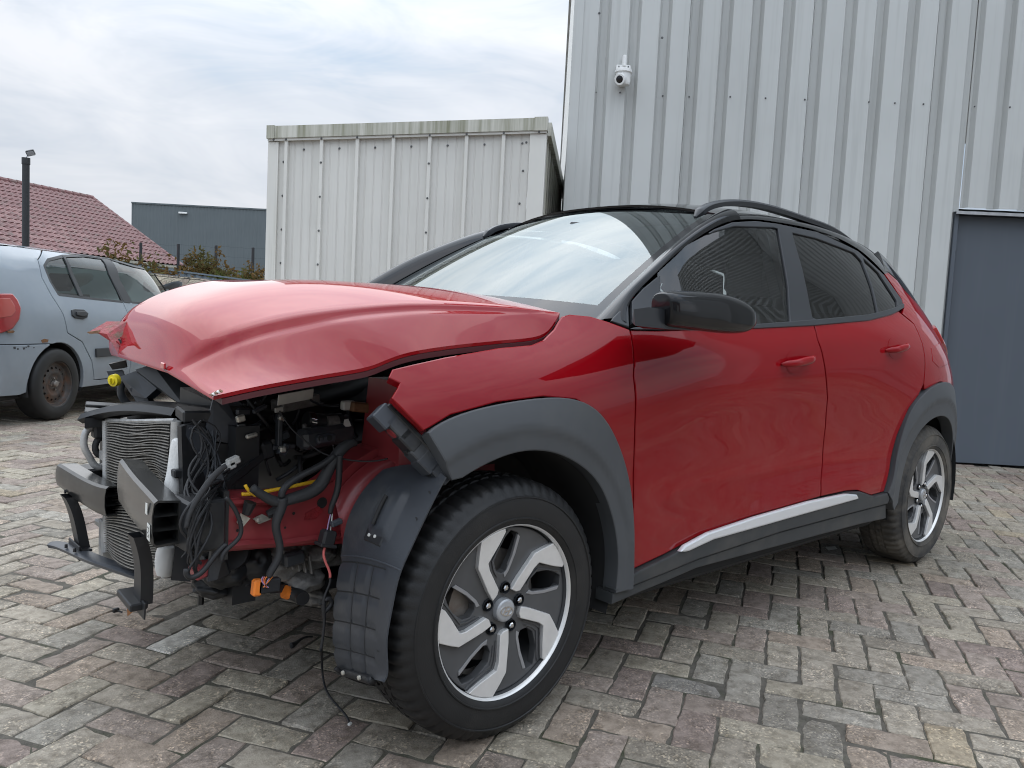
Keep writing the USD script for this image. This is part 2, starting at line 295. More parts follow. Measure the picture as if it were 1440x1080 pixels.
mat("post_paint", (0.016, 0.017, 0.019), 0.45)
mat("white_plastic", (0.72, 0.72, 0.70), 0.35, 0.08, 12)
mat("black_glass", (0.004, 0.004, 0.005), 0.05)
mat("lamp_glass", (0.25, 0.26, 0.28), 0.15)
mat("twig", (0.11, 0.083, 0.055), 0.9, 0.3, 20)
for nm, c in (("leaf_green", (0.075, 0.088, 0.026)), ("leaf_brown", (0.13, 0.082, 0.034)), ("leaf_olive", (0.095, 0.085, 0.035))):
    M[nm] = usdkit.material(stage, "/World/Looks/"+nm, {"d": ("diffuse_bsdf", {"color": c}), "t": ("translucent_bsdf", {"color": c}), "m": ("mix_closure", {"fac": 0.3})}, [("d.BSDF", "m.closure1"), ("t.BSDF", "m.closure2")], surface="m.closure")
# ---------------------------------------------------------------- paving: clay and concrete setts in herringbone
CELL, PANG, PORG = 0.1035, math.radians(28.5), np.array([-0.464, 0.077])
ca, sa = math.cos(PANG), math.sin(PANG)
yard = thing("pavement", kind="structure")
HALL = seg_frame((6.06, 0.17, 0), math.radians(-45)); SHED = seg_frame((3.243, 2.439, 0), math.radians(-48))
def wall_pt(fr, s, o, z): return fr[0]+fr[1]*s+fr[2]*o+fr[3]*z
def footprint(fr, s0, s1, depth): return Polygon([tuple(wall_pt(fr, s, o, 0)[:2]) for s, o in ((s0, 0), (s1, 0), (s1, -depth), (s0, -depth))])
built = footprint(HALL, -3.43, 9, 30).union(footprint(SHED, -2.297, 0, 5))
area = Polygon([(-9, -5), (5, -7.5), (12.5, -7.5), (12.5, 14), (-9, 14)]).difference(built.buffer(-0.05))
def sett(w, h, fine, rg):
    """One sett, its face at z = 0 about the origin: worn rim, uneven outline; fine = with a gridded face."""
    nx, ny = (9, 5) if fine else (3, 2)
    if not fine and h > w: nx, ny = 2, 3
    if fine and h > w: nx, ny = ny, nx
    j = 0.0024; cx = rg.normal(0, j, 4); cy = rg.normal(0, j, 4)
    u, v = np.meshgrid(np.linspace(0, 1, nx), np.linspace(0, 1, ny), indexing="ij")
    wts = [(1-u)*(1-v), u*(1-v), (1-u)*v, u*v]
    def shape(ins, z, rough):
        X = (u-0.5)*(w-2*ins)+sum(a*b for a, b in zip(wts, cx)); Y = (v-0.5)*(h-2*ins)+sum(a*b for a, b in zip(wts, cy))
        if rough:
            edge = (u == 0)|(u == 1)|(v == 0)|(v == 1)
            X = X+edge*rg.normal(0, rough, X.shape); Y = Y+edge*rg.normal(0, rough, X.shape)
        return np.stack([X, Y, np.full_like(X, z)], -1)
    top = shape(0.005, 0.0, 0.0014 if fine else 0)
    if fine:
        top[..., 2] += rg.normal(0, 0.0006, u.shape)-0.0018*((u < 0.01)|(u > 0.99)|(v < 0.01)|(v > 0.99))
    top[..., 2] += (u-0.5)*rg.normal(0, 0.0022)+(v-0.5)*rg.normal(0, 0.0022)+rg.normal(0, 0.0013)
    I = np.arange(nx*ny).reshape(nx, ny); rim = np.r_[I[:, 0], I[-1, 1:], I[-2::-1, -1], I[0, -2:0:-1]]; k = len(rim)
    T = top.reshape(-1, 3); c = T.mean(0); R1 = T[rim]+(T[rim]-c)*0; d = T[rim]-c; d[:, 2] = 0
    d /= np.linalg.norm(d, axis=1, keepdims=True)
    R1 = T[rim]+d*0.0034; R1[:, 2] -= 0.0036; R2 = R1.copy(); R2[:, 2] = -0.035
    V = np.vstack([T, R1, R2]); q = []
    for i in range(nx-1):
        for jn in range(ny-1): q.append([I[i, jn], I[i+1, jn], I[i+1, jn+1], I[i, jn+1]])
    J = np.arange(k); n = nx*ny; Jn = (J+1) % k
    q += np.c_[rim, n+J, n+Jn, rim[Jn]].tolist()+np.c_[n+J, n+k+J, n+k+Jn, n+Jn].tolist()
    return V, tris(np.array(q))
tones = [((0.375, 0.340, 0.288), 30), ((0.405, 0.370, 0.305), 14), ((0.355, 0.300, 0.265), 22), ((0.320, 0.262, 0.236), 12), ((0.380, 0.318, 0.265), 13), ((0.345, 0.325, 0.288), 14), ((0.385, 0.330, 0.250), 2), ((0.270, 0.258, 0.240), 0.6), ((0.43, 0.405, 0.355), 2)]
tw = np.array([t[1] for t in tones], float); tw /= tw.sum()
setts = []
for a in range(-120, 130):
    for b in range(-120, 130):
        # herringbone lattice (1, 1), (2, -2); one lying and one standing sett per node
        x, y = a+2*b, a-2*b
        for w, h, ox, oy in ((2, 1, 0, 0), (1, 2, 0, 1)):
            lx, ly = (x+ox+w/2)*CELL, (y+oy+h/2)*CELL
            px, py = PORG[0]+lx*ca-ly*sa, PORG[1]+lx*sa+ly*ca
            if -9 < px < 12.5 and -7.5 < py < 14: setts.append((px, py, w, h, b == 0 and a == 0 and w == 2))
inside = shapely.contains_xy(area, np.array([s[0] for s in setts]), np.array([s[1] for s in setts]))
setts = [s for s, k in zip(setts, inside) if k]
P3 = np.array([[s[0], s[1], 0] for s in setts])-EYE
depth = P3@FWD; inview = (depth > 0.3)&(np.abs(P3@RGT) < 0.70*depth)&(np.abs(P3@UPV) < 0.53*depth); dist = np.linalg.norm(P3, axis=1)
order = np.argsort(np.where(inview, dist, 1e3+dist)); single = set(order[:300].tolist())
rest_v, rest_f, rest_t, nv = [], [], [], 0
for i, (px, py, w, h, bright) in enumerate(setts):
    rg = np.random.default_rng(1000+i)
    ok = rg.random(); j = 0.0040
    V, F = sett(w*CELL-j, h*CELL-j, dist[i] < 5.2 and (inview[i] or dist[i] < 3.0), rg)
    z = 0.006*(meshkit.noise(np.array([px*1.1, py*1.1, 0.3]), 3)-0.5)+0.010*(meshkit.noise(np.array([px*0.35, py*0.35, 0.7]), 5)-0.5)-0.003
    V = V.copy(); V[:, 2] += z
    V = np.c_[PORG[0]*0+px+V[:, 0]*ca-V[:, 1]*sa, py+V[:, 0]*sa+V[:, 1]*ca, V[:, 2]]
    t = np.array([1.0, 0.97, 0.925])*np.array((0.70, 0.69, 0.65) if bright else tones[rg.choice(len(tones), p=tw)][0])*rg.normal(0.95, 0.06)
    t = np.broadcast_to(t, V.shape)
    if i in single: put("paver", (V, F), "stone", yard, tone=t)
    else:
        rest_v.append(V); rest_f.append(F+nv); rest_t.append(t); nv += len(V)
put("paver_field", (np.vstack(rest_v), np.vstack(rest_f)), "stone", yard, kind="stuff", tone=np.vstack(rest_t))
bed = fill(area, 0.5); put("sand_bed", (np.c_[bed[0], np.full(len(bed[0]), -0.0095)], bed[1]), "bedding", yard)
R = 400.0; outer = Polygon([(-R, -R), (R, -R), (R, R), (-R, R)], [list(area.buffer(-0.02).exterior.coords)]); g = trimesh.creation.triangulate_polygon(outer, engine="earcut")
put("ground", (np.c_[g[0], np.full(len(g[0]), -0.017)], g[1]), "far_ground", kind="structure")

# ---------------------------------------------------------------- grey hall with profiled cladding (right)
hall = thing("metal_hall", "tall pale grey hall with vertical ribbed metal cladding and blue door", "building")
def to_wall(fr, m): return frame_to(m, fr[0], fr[1], fr[2], fr[3])
def ribbed(s0, s1, z0, z1, pitch=0.25, deep=0.046, phase=0.0, base=0.0):
    """A trapezoidal sheet between two stations of a wall (u along, w out, z up)."""
    prof, k = [], math.floor((s0-phase)/pitch)-1
    while phase+k*pitch < s1+pitch:
        o = phase+k*pitch; prof += [(o, base+deep), (o+0.150, base+deep), (o+0.172, base), (o+0.226, base)]; k += 1
    prof = np.array(prof); us = np.unique(np.r_[s0, prof[(prof[:, 0] > s0)&(prof[:, 0] < s1), 0], s1]); w = np.interp(us, prof[:, 0], prof[:, 1])
    zs = np.linspace(z0, z1, 3)
    P = np.stack([np.broadcast_to(us[:, None], (len(us), 3)), np.broadcast_to(w[:, None], (len(us), 3)), np.broadcast_to(zs, (len(us), 3))], -1)
    return solid(P, np.array([0, -0.003, 0]), flip=False)
HTOP, DOOR0, DOOR1, DH = 7.2, -0.165, 0.86, 2.10
edges = [-3.44, -2.5, -1.5, -0.5, -0.16]; edges = [-3.35, -2.47, -1.47, -0.47, -0.145]
for a, b in zip(edges[:-1], edges[1:]):
    put("cladding_sheet", to_wall(HALL, ribbed(a, b-0.003, 0.02, HTOP, phase=-0.37)), "hall_sheet", hall)
for k, a in enumerate(np.arange(-0.145, 9.0, 1.0)):
    put("cladding_sheet", to_wall(HALL, ribbed(a+0.004, a+0.998, DH+0.045 if a < 0.9 else 0.02, HTOP, phase=-0.60, base=0.004)), "hall_sheet", hall)
put("corner_trim", to_wall(HALL, join(bx((-3.43, -0.08, 0.02), (-3.345, 0.052, HTOP), 0.004))), "hall_sheet", hall)
put("side_wall", to_wall(HALL, bx((-3.425, -30, 0.0), (-3.36, -0.085, HTOP))), "hall_sheet", hall)
put("core_wall", to_wall(HALL, bx((-3.35, -0.3, 0.0), (DOOR0-0.01, -0.012, HTOP-0.02))), "dark_seam", hall)
put("roof", to_wall(HALL, bx((-3.47, -30, HTOP), (9.05, 0.10, HTOP+0.12))), "hall_sheet", hall)
dp = put("door", to_wall(HALL, join(bx((DOOR0+0.03, -0.06, 0.012), (DOOR1, -0.012, DH-0.012), 0.003))), "door_blue", hall)
for z in (1.80, 1.0, 0.2): put("hinge", to_wall(HALL, tube([(DOOR0+0.024, 0.0, z), (DOOR0+0.024, 0.0, z+0.12)], 0.009, 8)), "door_blue", dp)
put("door_frame", to_wall(HALL, join(bx((DOOR0-0.022, -0.07, 0.0), (DOOR0+0.012, 0.030, DH+0.004), 0.002), bx((DOOR1+0.006, -0.07, 0.0), (DOOR1+0.04, 0.03, DH+0.004), 0.002), bx((DOOR0+0.0125, -0.07, DH-0.008), (DOOR1+0.0055, 0.022, DH+0.004), 0.002))), "door_blue", hall)
put("drip_flashing", to_wall(HALL, join(bx((DOOR0-0.03, -0.02, DH+0.006), (DOOR1+0.05, 0.062, DH+0.012)), bx((DOOR0-0.03, 0.0625, DH-0.012), (DOOR1+0.05, 0.066, DH+0.013)))), "galvanised", hall)
put("door_reveal", to_wall(HALL, bx((DOOR0-0.03, -0.3, 0.0), (DOOR1+0.05, -0.071, DH+0.05))), "dark_seam", hall)
put("plinth", to_wall(HALL, bx((-3.41, -0.05, -0.02), (DOOR0-0.024, 0.012, 0.10), 0.003)), "bedding", hall)
def screw(fr, s, o, z, r=0.009):
    return to_wall(fr, frame_to(lathe([(0.0001, 0.007), (r*0.62, 0.0068), (r*0.66, 0.0015), (r, 0.0012), (r*1.05, 0.0)], 10), (s, o, z), (1, 0, 0), (0, 1, 0), (0, 0, 1)))
for s, o in [(sx_+0.09 if sx_ < 0 else sx_, o_) for sx_, o_ in [(-3.30, 0.034), (-3.10, 0.0), (-2.74, 0.034), (-2.52, 0.034), (-2.19, 0), (-1.90, 0.034), (-1.58, 0.034), (-1.06, 0), (-0.85, 0.034), (-0.62, 0.034), (-0.20, 0), (0.16, 0.004), (0.62, 0.038)]]:
    z = 2.965; us = np.array([0]); ph = -0.37 if s < -0.145 else -0.60
    q = (s-ph) % 0.25; dep = 0.046 if q < 0.15 else (0.0 if 0.172 <= q <= 0.226 else 0.023)
    put("screw", screw(HALL, s, dep+(0.004 if s > -0.145 else 0)+0.0005, z, 0.0072), "screw_head", hall)
for s, z in ((-3.22, 3.60), (-2.69, 3.42)): put("screw", screw(HALL, s, 0.0465, z, 0.010), "screw_head", hall)
# wing of the same hall to the right, clad in fine level corrugations (outside the picture; it shows in the car's windows)
WING = seg_frame(wall_pt(HALL, 5.2, 0.06, 0), math.radians(-135))
wing = thing("hall_wing", "projecting wing of the grey hall clad in level corrugated sheet", "building")
zs = np.arange(0.25, 7.0, 0.019); prof = 0.007*np.cos(zs*2*np.pi/0.076)
wv = grid(np.stack([np.broadcast_to(np.array([0.0, 2.3])[:, None], (2, len(zs))), np.broadcast_to(prof, (2, len(zs))), np.broadcast_to(zs, (2, len(zs)))], -1))
put("level_cladding", to_wall(WING, wv), "hall_sheet", wing); put("wall", to_wall(WING, bx((0, -4, 0), (2.29, -0.02, 7.0))), "hall_sheet", wing)

# hall on the other side of the yard, behind the photographer: it shows as the dark band in the car's flank
OPP = seg_frame((16.0, -17.5, 0), math.radians(180))
opp = thing("opposite_hall", "brown brick hall with dark roof across the yard, facing the flank of the red car", "building")
put("wall", to_wall(OPP, bx((0, -8, 0), (34, 0, 4.6))), "house_brick", opp); put("roof", to_wall(OPP, hull([(s, o, z) for s in (-0.3, 34.3) for o, z in ((0.4, 4.62), (-8.4, 4.62), (-4, 7.4))])), "dark_sheet", opp)
for k in range(6): put("roller_door", to_wall(OPP, bx((2.0+k*5.4, 0.004, 0), (5.4+k*5.4, 0.05, 3.4))), "dark_sheet" if k % 3 else "shed_sheet", opp)

# ---------------------------------------------------------------- camera on the hall
cx_, cz_ = -2.995, 3.125
seccam = thing("security_camera", "small white dome security camera fixed to the ribbed hall wall", "camera")
W = lambda m: to_wall(HALL, m)
put("mount_plate", W(join(bx((cx_-0.062, 0.046, cz_+0.012), (cx_+0.058, 0.085, cz_+0.055), 0.006))), "white_plastic", seccam)
put("antenna_cap", W(frame_to(lathe([(0.0001, 0.095), (0.014, 0.09), (0.020, 0.078), (0.021, 0.0), (0.0001, -0.002)], 20), (cx_+0.004, 0.072, cz_+0.045), (1, 0, 0), (0, 0, 1), (0, -1, 0))), "white_plastic", seccam, smooth=40)
put("housing", W(frame_to(lathe([(0.0001, 0.0), (0.066, -0.002), (0.070, -0.012), (0.070, -0.028), (0.061, -0.032), (0.060, -0.10), (0.052, -0.125), (0.0001, -0.128)], 28), (cx_, 0.10, cz_+0.012), (1, 0, 0), (0, 0, 1), (0, -1, 0))), "white_plastic", seccam, smooth=40)
eye_dir = np.array([-0.42, 0.86, -0.28]); eye_dir /= np.linalg.norm(eye_dir); ex = np.cross([0, 0, 1.0], eye_dir); ex /= np.linalg.norm(ex); ez = np.cross(ex, eye_dir)
eye_c = np.array([cx_-0.012, 0.118, cz_-0.072])
put("lens_ring", W(frame_to(lathe([(0.030, 0.052), (0.044, 0.052), (0.048, 0.046), (0.050, 0.0), (0.046, -0.03), (0.03, -0.03)], 24), eye_c, ex, eye_dir, ez)), "white_plastic", seccam, smooth=40)
put("lens", W(frame_to(lathe([(0.0001, 0.056), (0.018, 0.054), (0.034, 0.049), (0.034, 0.02)], 24), eye_c, ex, eye_dir, ez)), "black_glass", seccam, smooth=40)
put("screw", W(join([frame_to(lathe([(0.0001, 0.004), (0.006, 0.003), (0.006, 0)], 8), (cx_+dx, 0.0853, cz_+0.040), (1, 0, 0), (0, 1, 0), (0, 0, 1)) for dx in (-0.04, 0.038)])), "screw_head", seccam)

# ---------------------------------------------------------------- pale storage shed
shed = thing("storage_shed", "off-white metal storage shed with vertical battens and mossy roof edge", "shed")
S = lambda m: to_wall(SHED, m)
SL = 2.297; top = lambda s: 2.645+0.0557*s          # its roof line climbs to the right
def sloped(s0, s1, z0, z1, o0, o1):
    """A bar that follows the roof line (z given below it)."""
    return hull([(s, o, top(s)+z) for s in (s0, s1) for o in (o0, o1) for z in (z0, z1)])
for k in range(8):
    a, b = -SL+0.155+0.30*(k-1), -SL+0.155+0.30*k
    a, b = max(a, -SL+0.06), min(b, -0.135)
    if b-a < 0.02: continue
    us = [a]; w = [0.0]; x = a+0.06
    while x < b-0.04: us += [x, x+0.004, x+0.010, x+0.014]; w += [0, -0.003, -0.003, 0]; x += 0.075
    us.append(b); w.append(0.0); us = np.array(us); w = np.array(w)
    P = np.stack([np.stack([us, w, np.full_like(us, 0.12)], -1), np.stack([us, w, top(us)-0.118], -1)], 1)
    put("wall_panel", S(grid(P)), "shed_sheet", shed)
bat = [-SL+0.155+0.30*k for k in range(7)]
for k, s in enumerate(bat):
    b = put("batten", S(hull([(s+x, o, z if z < 1 else top(s)-0.119) for x, o in ((-0.022, 0.0), (-0.013, 0.024), (0.013, 0.024), (0.022, 0.0)) for z in (0.12, 2)])), "shed_trim", shed)
    if k in (0, 1, 4):
        for z in np.arange(2.24 if k < 4 else 2.26, 0.5, -0.277): put("screw", screw(SHED, s-(0.027 if k == 0 else 0.0), 0.024 if k else 0.001, z), "screw_head", b)
for k in range(7): put("screw", screw(SHED, bat[k]+0.145 if k < 6 else bat[k]+0.15, 0.001, top(bat[k])-0.18), "screw_head", shed)
for dx, dz in ((-0.16, -0.185), (-0.175, -0.41), (-0.19, -0.67)): put("screw", screw(SHED, dx, 0.001, 2.64+dz), "screw_head", shed)
for s in [*bat, -0.06, -SL+0.05]: put("screw", screw(SHED, s, 0.0305, top(s)-0.109), "screw_head", shed)
put("corner_post", S(join(hull([(s, o, z) for s in (-0.132, 0.0) for o in (-0.10, 0.018) for z in (0.0, top(-0.06)-0.12)]))), "shed_trim", shed)
put("corner_post", S(join(hull([(s, o, z) for s in (-SL, -SL+0.088) for o in (-0.10, 0.018) for z in (0.0, top(-SL)-0.12)]))), "shed_trim", shed)
put("head_rail", S(sloped(-SL, 0.0, -0.118, -0.098, -0.05, 0.030)), "shed_trim", shed)
put("fascia", S(join(sloped(-SL+0.06, -0.10, -0.097, 0.0, -0.05, 0.040), sloped(-SL-0.006, -SL+0.0595, -0.1, 0.006, -0.05, 0.044), sloped(-0.0995, 0.006, -0.1, 0.006, -0.05, 0.044))), "shed_fascia", shed)
put("side_wall", S(join(bx((-0.06, -3.4, 0.0), (-0.012, -0.101, 2.53)), [bx((-0.0118, -y-0.02, 0.0), (0.0, -y+0.02, 2.52)) for y in np.arange(0.4, 3.3, 0.3)] and bx((-0.0118, -0.32, 0.0), (0.0, -0.28, 2.52)), *[bx((-0.0118, -y-0.02, 0.0), (0.0, -y+0.02, 2.52)) for y in np.arange(0.6, 3.3, 0.3)])), "shed_fascia", shed)
put("side_fascia", S(bx((-0.04, -3.4, 2.535), (0.03, -0.101, 2.64))), "shed_fascia", shed)
put("side_wall", S(bx((-SL, -3.4, 0.0), (-SL+0.05, -0.101, 2.4))), "shed_sheet", shed)
put("back_wall", S(bx((-SL, -3.45, 0.0), (0.0, -3.401, 2.4))), "shed_sheet", shed)
put("roof", S(hull([(s, o, top(s)-0.02+z) for s in (-SL+0.02, -0.041) for o in (-3.4, -0.052) for z in (-0.06, 0)])), "shed_fascia", shed)

# ---------------------------------------------------------------- dark hall far behind
DARK = seg_frame(tuple(at_px([(187, 284)], 2, 8.0)[0][:2])+(0,), math.radians(-41.75))
dark = thing("dark_hall", "low dark grey industrial hall with fine vertical cladding beyond the fence", "building")
L = 22.0
us = np.arange(0, L, 0.125); w = np.where(np.arange(len(us)) % 2, 0.02, 0.0)
put("ribbed_wall", to_wall(DARK, grid(np.stack([np.stack([us, w, np.full_like(us, z)], -1) for z in (0.0, 7.9)], 1))), "dark_sheet", dark)
put("parapet", to_wall(DARK, bx((-0.1, -0.5, 7.9), (L, 0.06, 8.0))), "dark_sheet", dark)
put("gable_wall", to_wall(DARK, bx((-0.08, -14, 0.0), (-0.005, 0.02, 7.9))), "dark_sheet", dark)
put("wall_lamp", to_wall(DARK, bx((3.25, 0.02, 7.35), (3.85, 0.16, 7.47), 0.02)), "white_plastic", dark)

# ---------------------------------------------------------------- tiled house
house = thing("tiled_house", "house under a gabled red-brown clay pantile roof behind the silver car", "house")
RIDGE_Z = 5.2; B = at_px([(130, 279)], 2, RIDGE_Z)[0]
rd = np.array([math.cos(math.radians(30)), math.sin(math.radians(30)), 0])*1.0     # ridge runs away to the right
EZ = 2.49; E1 = at_px([(256, 374)], 2, EZ)[0]                               # eaves corner under the verge
# the roof plane through the ridge and that corner
A = at_px([(-60, 241)], 2, RIDGE_Z)[0]
rdir = (B-A)/np.linalg.norm(B-A); nrm_ = np.cross(rdir, E1-B); nrm_ /= np.linalg.norm(nrm_)
if nrm_[2] < 0: nrm_ = -nrm_
down = np.cross(nrm_, rdir); down = down if down[2] < 0 else -down
SLOPE = (RIDGE_Z-EZ)/-down[2]; hipx = (E1-B)@rdir
def roof_pt(u, v, h=0.0): return B+rdir*u+down*v+nrm_*h
TW, TL = 0.235, 0.365
def tile_mesh(u, v, rg):
    xs = np.linspace(0, 1, 6); wv_ = np.array([0.012, 0.0, 0.004, 0.030, 0.042, 0.030])
    P = np.zeros((6, 2, 3))
    for i in range(6):
        for j, vv in enumerate((0.0, TL*1.06)): P[i, j] = roof_pt(u+xs[i]*TW, v+vv, wv_[i]+0.008+(0.026 if j else 0.0)+rg.normal(0, 0.001))
    return solid(P, nrm_*-0.014, flip=True)
tiles = []
rg = np.random.default_rng(5); nrow = int(SLOPE/TL)
for r in range(nrow):
    v = SLOPE-(r+1)*TL
    lim = hipx*(v+TL*0.5)/SLOPE
    for c in range(int((lim+9.5)/TW)):
        u = lim-(c+1)*TW-((0.0 if True else 0)); u = math.floor(lim/TW)*TW-c*TW-TW
        tiles.append((u, v, tile_mesh(u, v, rg), rg.random()))
tiles.sort(key=lambda t: np.linalg.norm(roof_pt(t[0], t[1])-EYE)-0.0)
tp = put("roof", join([grid(np.array([[roof_pt(-9.6, 0, -0.03), roof_pt(-9.6, SLOPE, -0.03)], [roof_pt(0, 0, -0.03), roof_pt(hipx, SLOPE, -0.03)]]))]), "roof_under", house)
for u, v, m, k in tiles[:290]: put("roof_tile", m, "roof_tile" if k < 0.55 else "roof_tile_pale", tp)
put("tile_field", join([t[2] for t in tiles[290:]]), "roof_tile", tp, kind="stuff")
for k in range(26):                                                     # ridge tiles
    u = -k*0.36
    put("ridge_tile", hull([roof_pt(u-x, y, h) for x in (0.0, 0.34) for y, h in ((0.13, 0.03), (0.09, 0.09), (0.0, 0.12), (-0.10, 0.08), (-0.13, 0.0))]+[roof_pt(u-0.34, 0, 0.135)]), "roof_tile", tp)
hipdir = roof_pt(hipx, SLOPE)-B; hl = np.linalg.norm(hipdir); hd = hipdir/hl; hs = np.cross(hd, nrm_)
for k in range(int(hl/0.36)+1):
    q = B+hd*0.36*k
    put("verge_tile", hull([q+hd*x+hs*y+np.array([0, 0, h]) for x in (0.0, 0.34) for y, h in ((0.12, 0.02), (0.07, 0.08), (0.0, 0.10), (-0.07, 0.08), (-0.12, 0.02))]+[q+hd*0.34+np.array([0, 0, 0.118])]), "roof_tile", tp)
# far slope, hip end, walls and gutter
E2 = roof_pt(hipx, SLOPE); back = np.array([-down[0], -down[1], down[2]])
e0 = roof_pt(-9.6, SLOPE); bw = np.array([down[0], down[1], 0]); bw /= np.linalg.norm(bw)
GH = float(np.linalg.norm((E2-B)[:2])); F2 = E2-bw*2*GH
put("gable_wall", (np.array([B, E2, F2])-rdir*0.15, np.array([[0, 1, 2], [0, 2, 1]])), "house_brick", house)
put("rear_slope", (np.array([B, F2, e0-bw*2*GH, roof_pt(-9.6, 0)]), np.array([[0, 1, 2], [0, 2, 3], [0, 2, 1], [0, 3, 2]])), "roof_tile", house)
I_ = -bw*0.4
def wall_from(p, q, t=0.2): return hull([np.r_[(a+o)[:2], z] for a in (p, q) for o in (np.zeros(3), -bw*t) for z in (0.0, EZ-0.08)])
put("wall", wall_from(e0+I_, E2+I_-rdir*0.4), "house_brick", house)
put("wall", hull([np.r_[(a+o)[:2], z] for a in (E2+I_-rdir*0.4, F2-I_-rdir*0.4) for o in (np.zeros(3), -rdir*0.2) for z in (0.0, EZ-0.08)]), "house_brick", house)
put("gutter", join(hull([p+bw*o+np.array([0, 0, z]) for p in (e0, E2+rdir*0.5) for o, z in ((-0.03, -0.02), (0.10, -0.02), (0.08, -0.11), (-0.03, -0.12))])), "gutter_paint", house)

# ---------------------------------------------------------------- lamp post, fences, bushes
def on_ray(px, dist_h):
    d = (px[0]-720)/FPX*RGT-(px[1]-540)/FPX*UPV+FWD
    return EYE+d*dist_h/np.linalg.norm(d[:2])
pt = on_ray((36.5, 222), 13.5)
post = thing("lamp_post", "slim black round lamp post with small floodlight in front of the tiled roof", "lamp post", loc=(pt[0], pt[1], 0))
put("pole", tube([(0, 0, 0), (0, 0, pt[2]*0.5), (0, 0, pt[2]-0.06)], 0.048, 16, 2), "post_paint", post, smooth=40)
put("collar", frame_to(lathe([(0.0001, 0.0), (0.055, 0.0), (0.055, -0.09), (0.05, -0.09)], 16), (0, 0, pt[2]), (1, 0, 0), (0, 0, 1), (0, -1, 0)), "post_paint", post, smooth=40)
fl = put("floodlight", obox((0.05, -0.03, pt[2]+0.075), (0.11, 0.045, 0.08), (0.85, -0.5, 0.30), (0.3, 0.8, 0.5), 0.008), "post_paint", post)
put("lamp_glass", obox((0.045, -0.058, pt[2]+0.060), (0.09, 0.006, 0.06), (0.85, -0.5, 0.30), (0.3, 0.8, 0.5), 0.002), "lamp_glass", fl)
put("bracket", tube([(0, 0, pt[2]), (0.02, -0.005, pt[2]+0.04)], 0.008, 6), "galvanised", post)

fence = thing("sheet_fence", "low blue-grey ribbed sheet fence below the house eaves", "fence")
fA, fB = on_ray((190, 388), 21.0), on_ray((385, 402), 24.0)
ftop = [on_ray((215, 377), 21.5), on_ray((290, 392), 23.0)]
fd = (fB-fA); fd[2] = 0; fl_ = np.linalg.norm(fd); fd /= fl_; FEN = (np.r_[fA[:2], 0], fd, np.array([fd[1], -fd[0], 0]), np.array([0, 0, 1.0]))
def fz(s): return float(np.interp(s, [(ftop[0]-fA)[:2]@fd[:2], (ftop[1]-fA)[:2]@fd[:2]], [ftop[0][2], ftop[1][2]]))
for k in range(int(fl_/0.26)):
    s = 0.26*k; us = np.array([0.0, 0.07, 0.095, 0.165, 0.19, 0.255]); w = np.array([0.03, 0.03, 0, 0, 0.03, 0.03])
    P = np.stack([np.stack([s+us, w, np.zeros(6)], -1), np.stack([s+us, w, np.full(6, fz(s)-0.01)], -1)], 1)
    put("fence_panel", frame_to(solid(P, np.array([0, -0.004, 0])), *FEN), "fence_sheet", fence)
put("cap_rail", frame_to(hull([(s, o, fz(s)+z) for s in (0, fl_) for o in (-0.02, 0.05) for z in (-0.009, 0.03)]), *FEN), "fence_sheet", fence)

mesh_f = thing("wire_fence", "dark steel fence posts with thin mesh in front of the dark hall", "fence")
fp = [(251, 343, 372), (304, 345, 376), (356, 348, 372)]; posts = []
for px, y0, y1 in fp+[(408, 350, 380), (198, 341, 372)]:
    t = on_ray((px, y0), 27.0); posts.append(t)
    put("post", bx((t[0]-0.035, t[1]-0.035, 0), (t[0]+0.035, t[1]+0.035, t[2]), 0.004), "post_paint", mesh_f)
posts.sort(key=lambda t: t[0]); wires = []
for a, b in zip(posts[:-1], posts[1:]):
    for j in range(10):
        z = 0.1+j*(min(a[2], b[2])-0.12)/9; wires.append(tube([(a[0], a[1], z), (b[0], b[1], z)], 0.003, 4))
put("mesh_wire", join(wires), "post_paint", mesh_f)

def bush(c, rx, ry, h, n, mats, rg, name, label, cat="bush", leaf=(0.04, 0.09), bare=0.25):
    t = thing(name, label, cat, loc=(c[0], c[1], 0))
    stems = []
    for k in range(26):
        a = rg.random()*2*np.pi; rr = rg.random()**0.5
        tip = np.array([rx*rr*math.cos(a), ry*rr*math.sin(a), h*(0.65+0.4*rg.random())*(1-0.25*rr)])
        mid = tip*[0.45, 0.45, 0.5]+rg.normal(0, 0.05, 3); stems.append(tube([(tip[0]*0.25, tip[1]*0.25, 0), mid, tip], [0.012, 0.008, 0.003], 5, 3))
    put("stem", join(stems), "twig", t)
    for mi, mname in enumerate(mats):
        k = n//len(mats); V, F = [], []
        a = rg.random(k)*2*np.pi; rr = rg.random(k)**0.55; z = rg.random(k)**0.7
        cl = meshkit.noise(np.c_[np.cos(a)*rr*3, np.sin(a)*rr*3, z*4], 11+mi)
        keep = cl > 0.31; a, rr, z, cl = a[keep], rr[keep], z[keep], cl[keep]
        c0 = np.c_[rx*rr*np.cos(a), ry*rr*np.sin(a), h*z*(1-0.35*rr**2)*(0.7+0.6*cl)]
        d1 = rg.normal(0, 1, (len(c0), 3)); d1 /= np.linalg.norm(d1, axis=1, keepdims=True); d2 = np.cross(d1, rg.normal(0, 1, (len(c0), 3))); d2 /= np.linalg.norm(d2, axis=1, keepdims=True)
        s = rg.uniform(*leaf, len(c0))[:, None]
        V = np.stack([c0-d1*s, c0-d2*s*0.45, c0+d1*s, c0+d2*s*0.45], 1).reshape(-1, 3); i = np.arange(len(c0))*4
        put("foliage", (V, np.vstack([np.c_[i, i+1, i+2], np.c_[i, i+2, i+3]])), mname, t)
    return t
rg = np.random.default_rng(21)
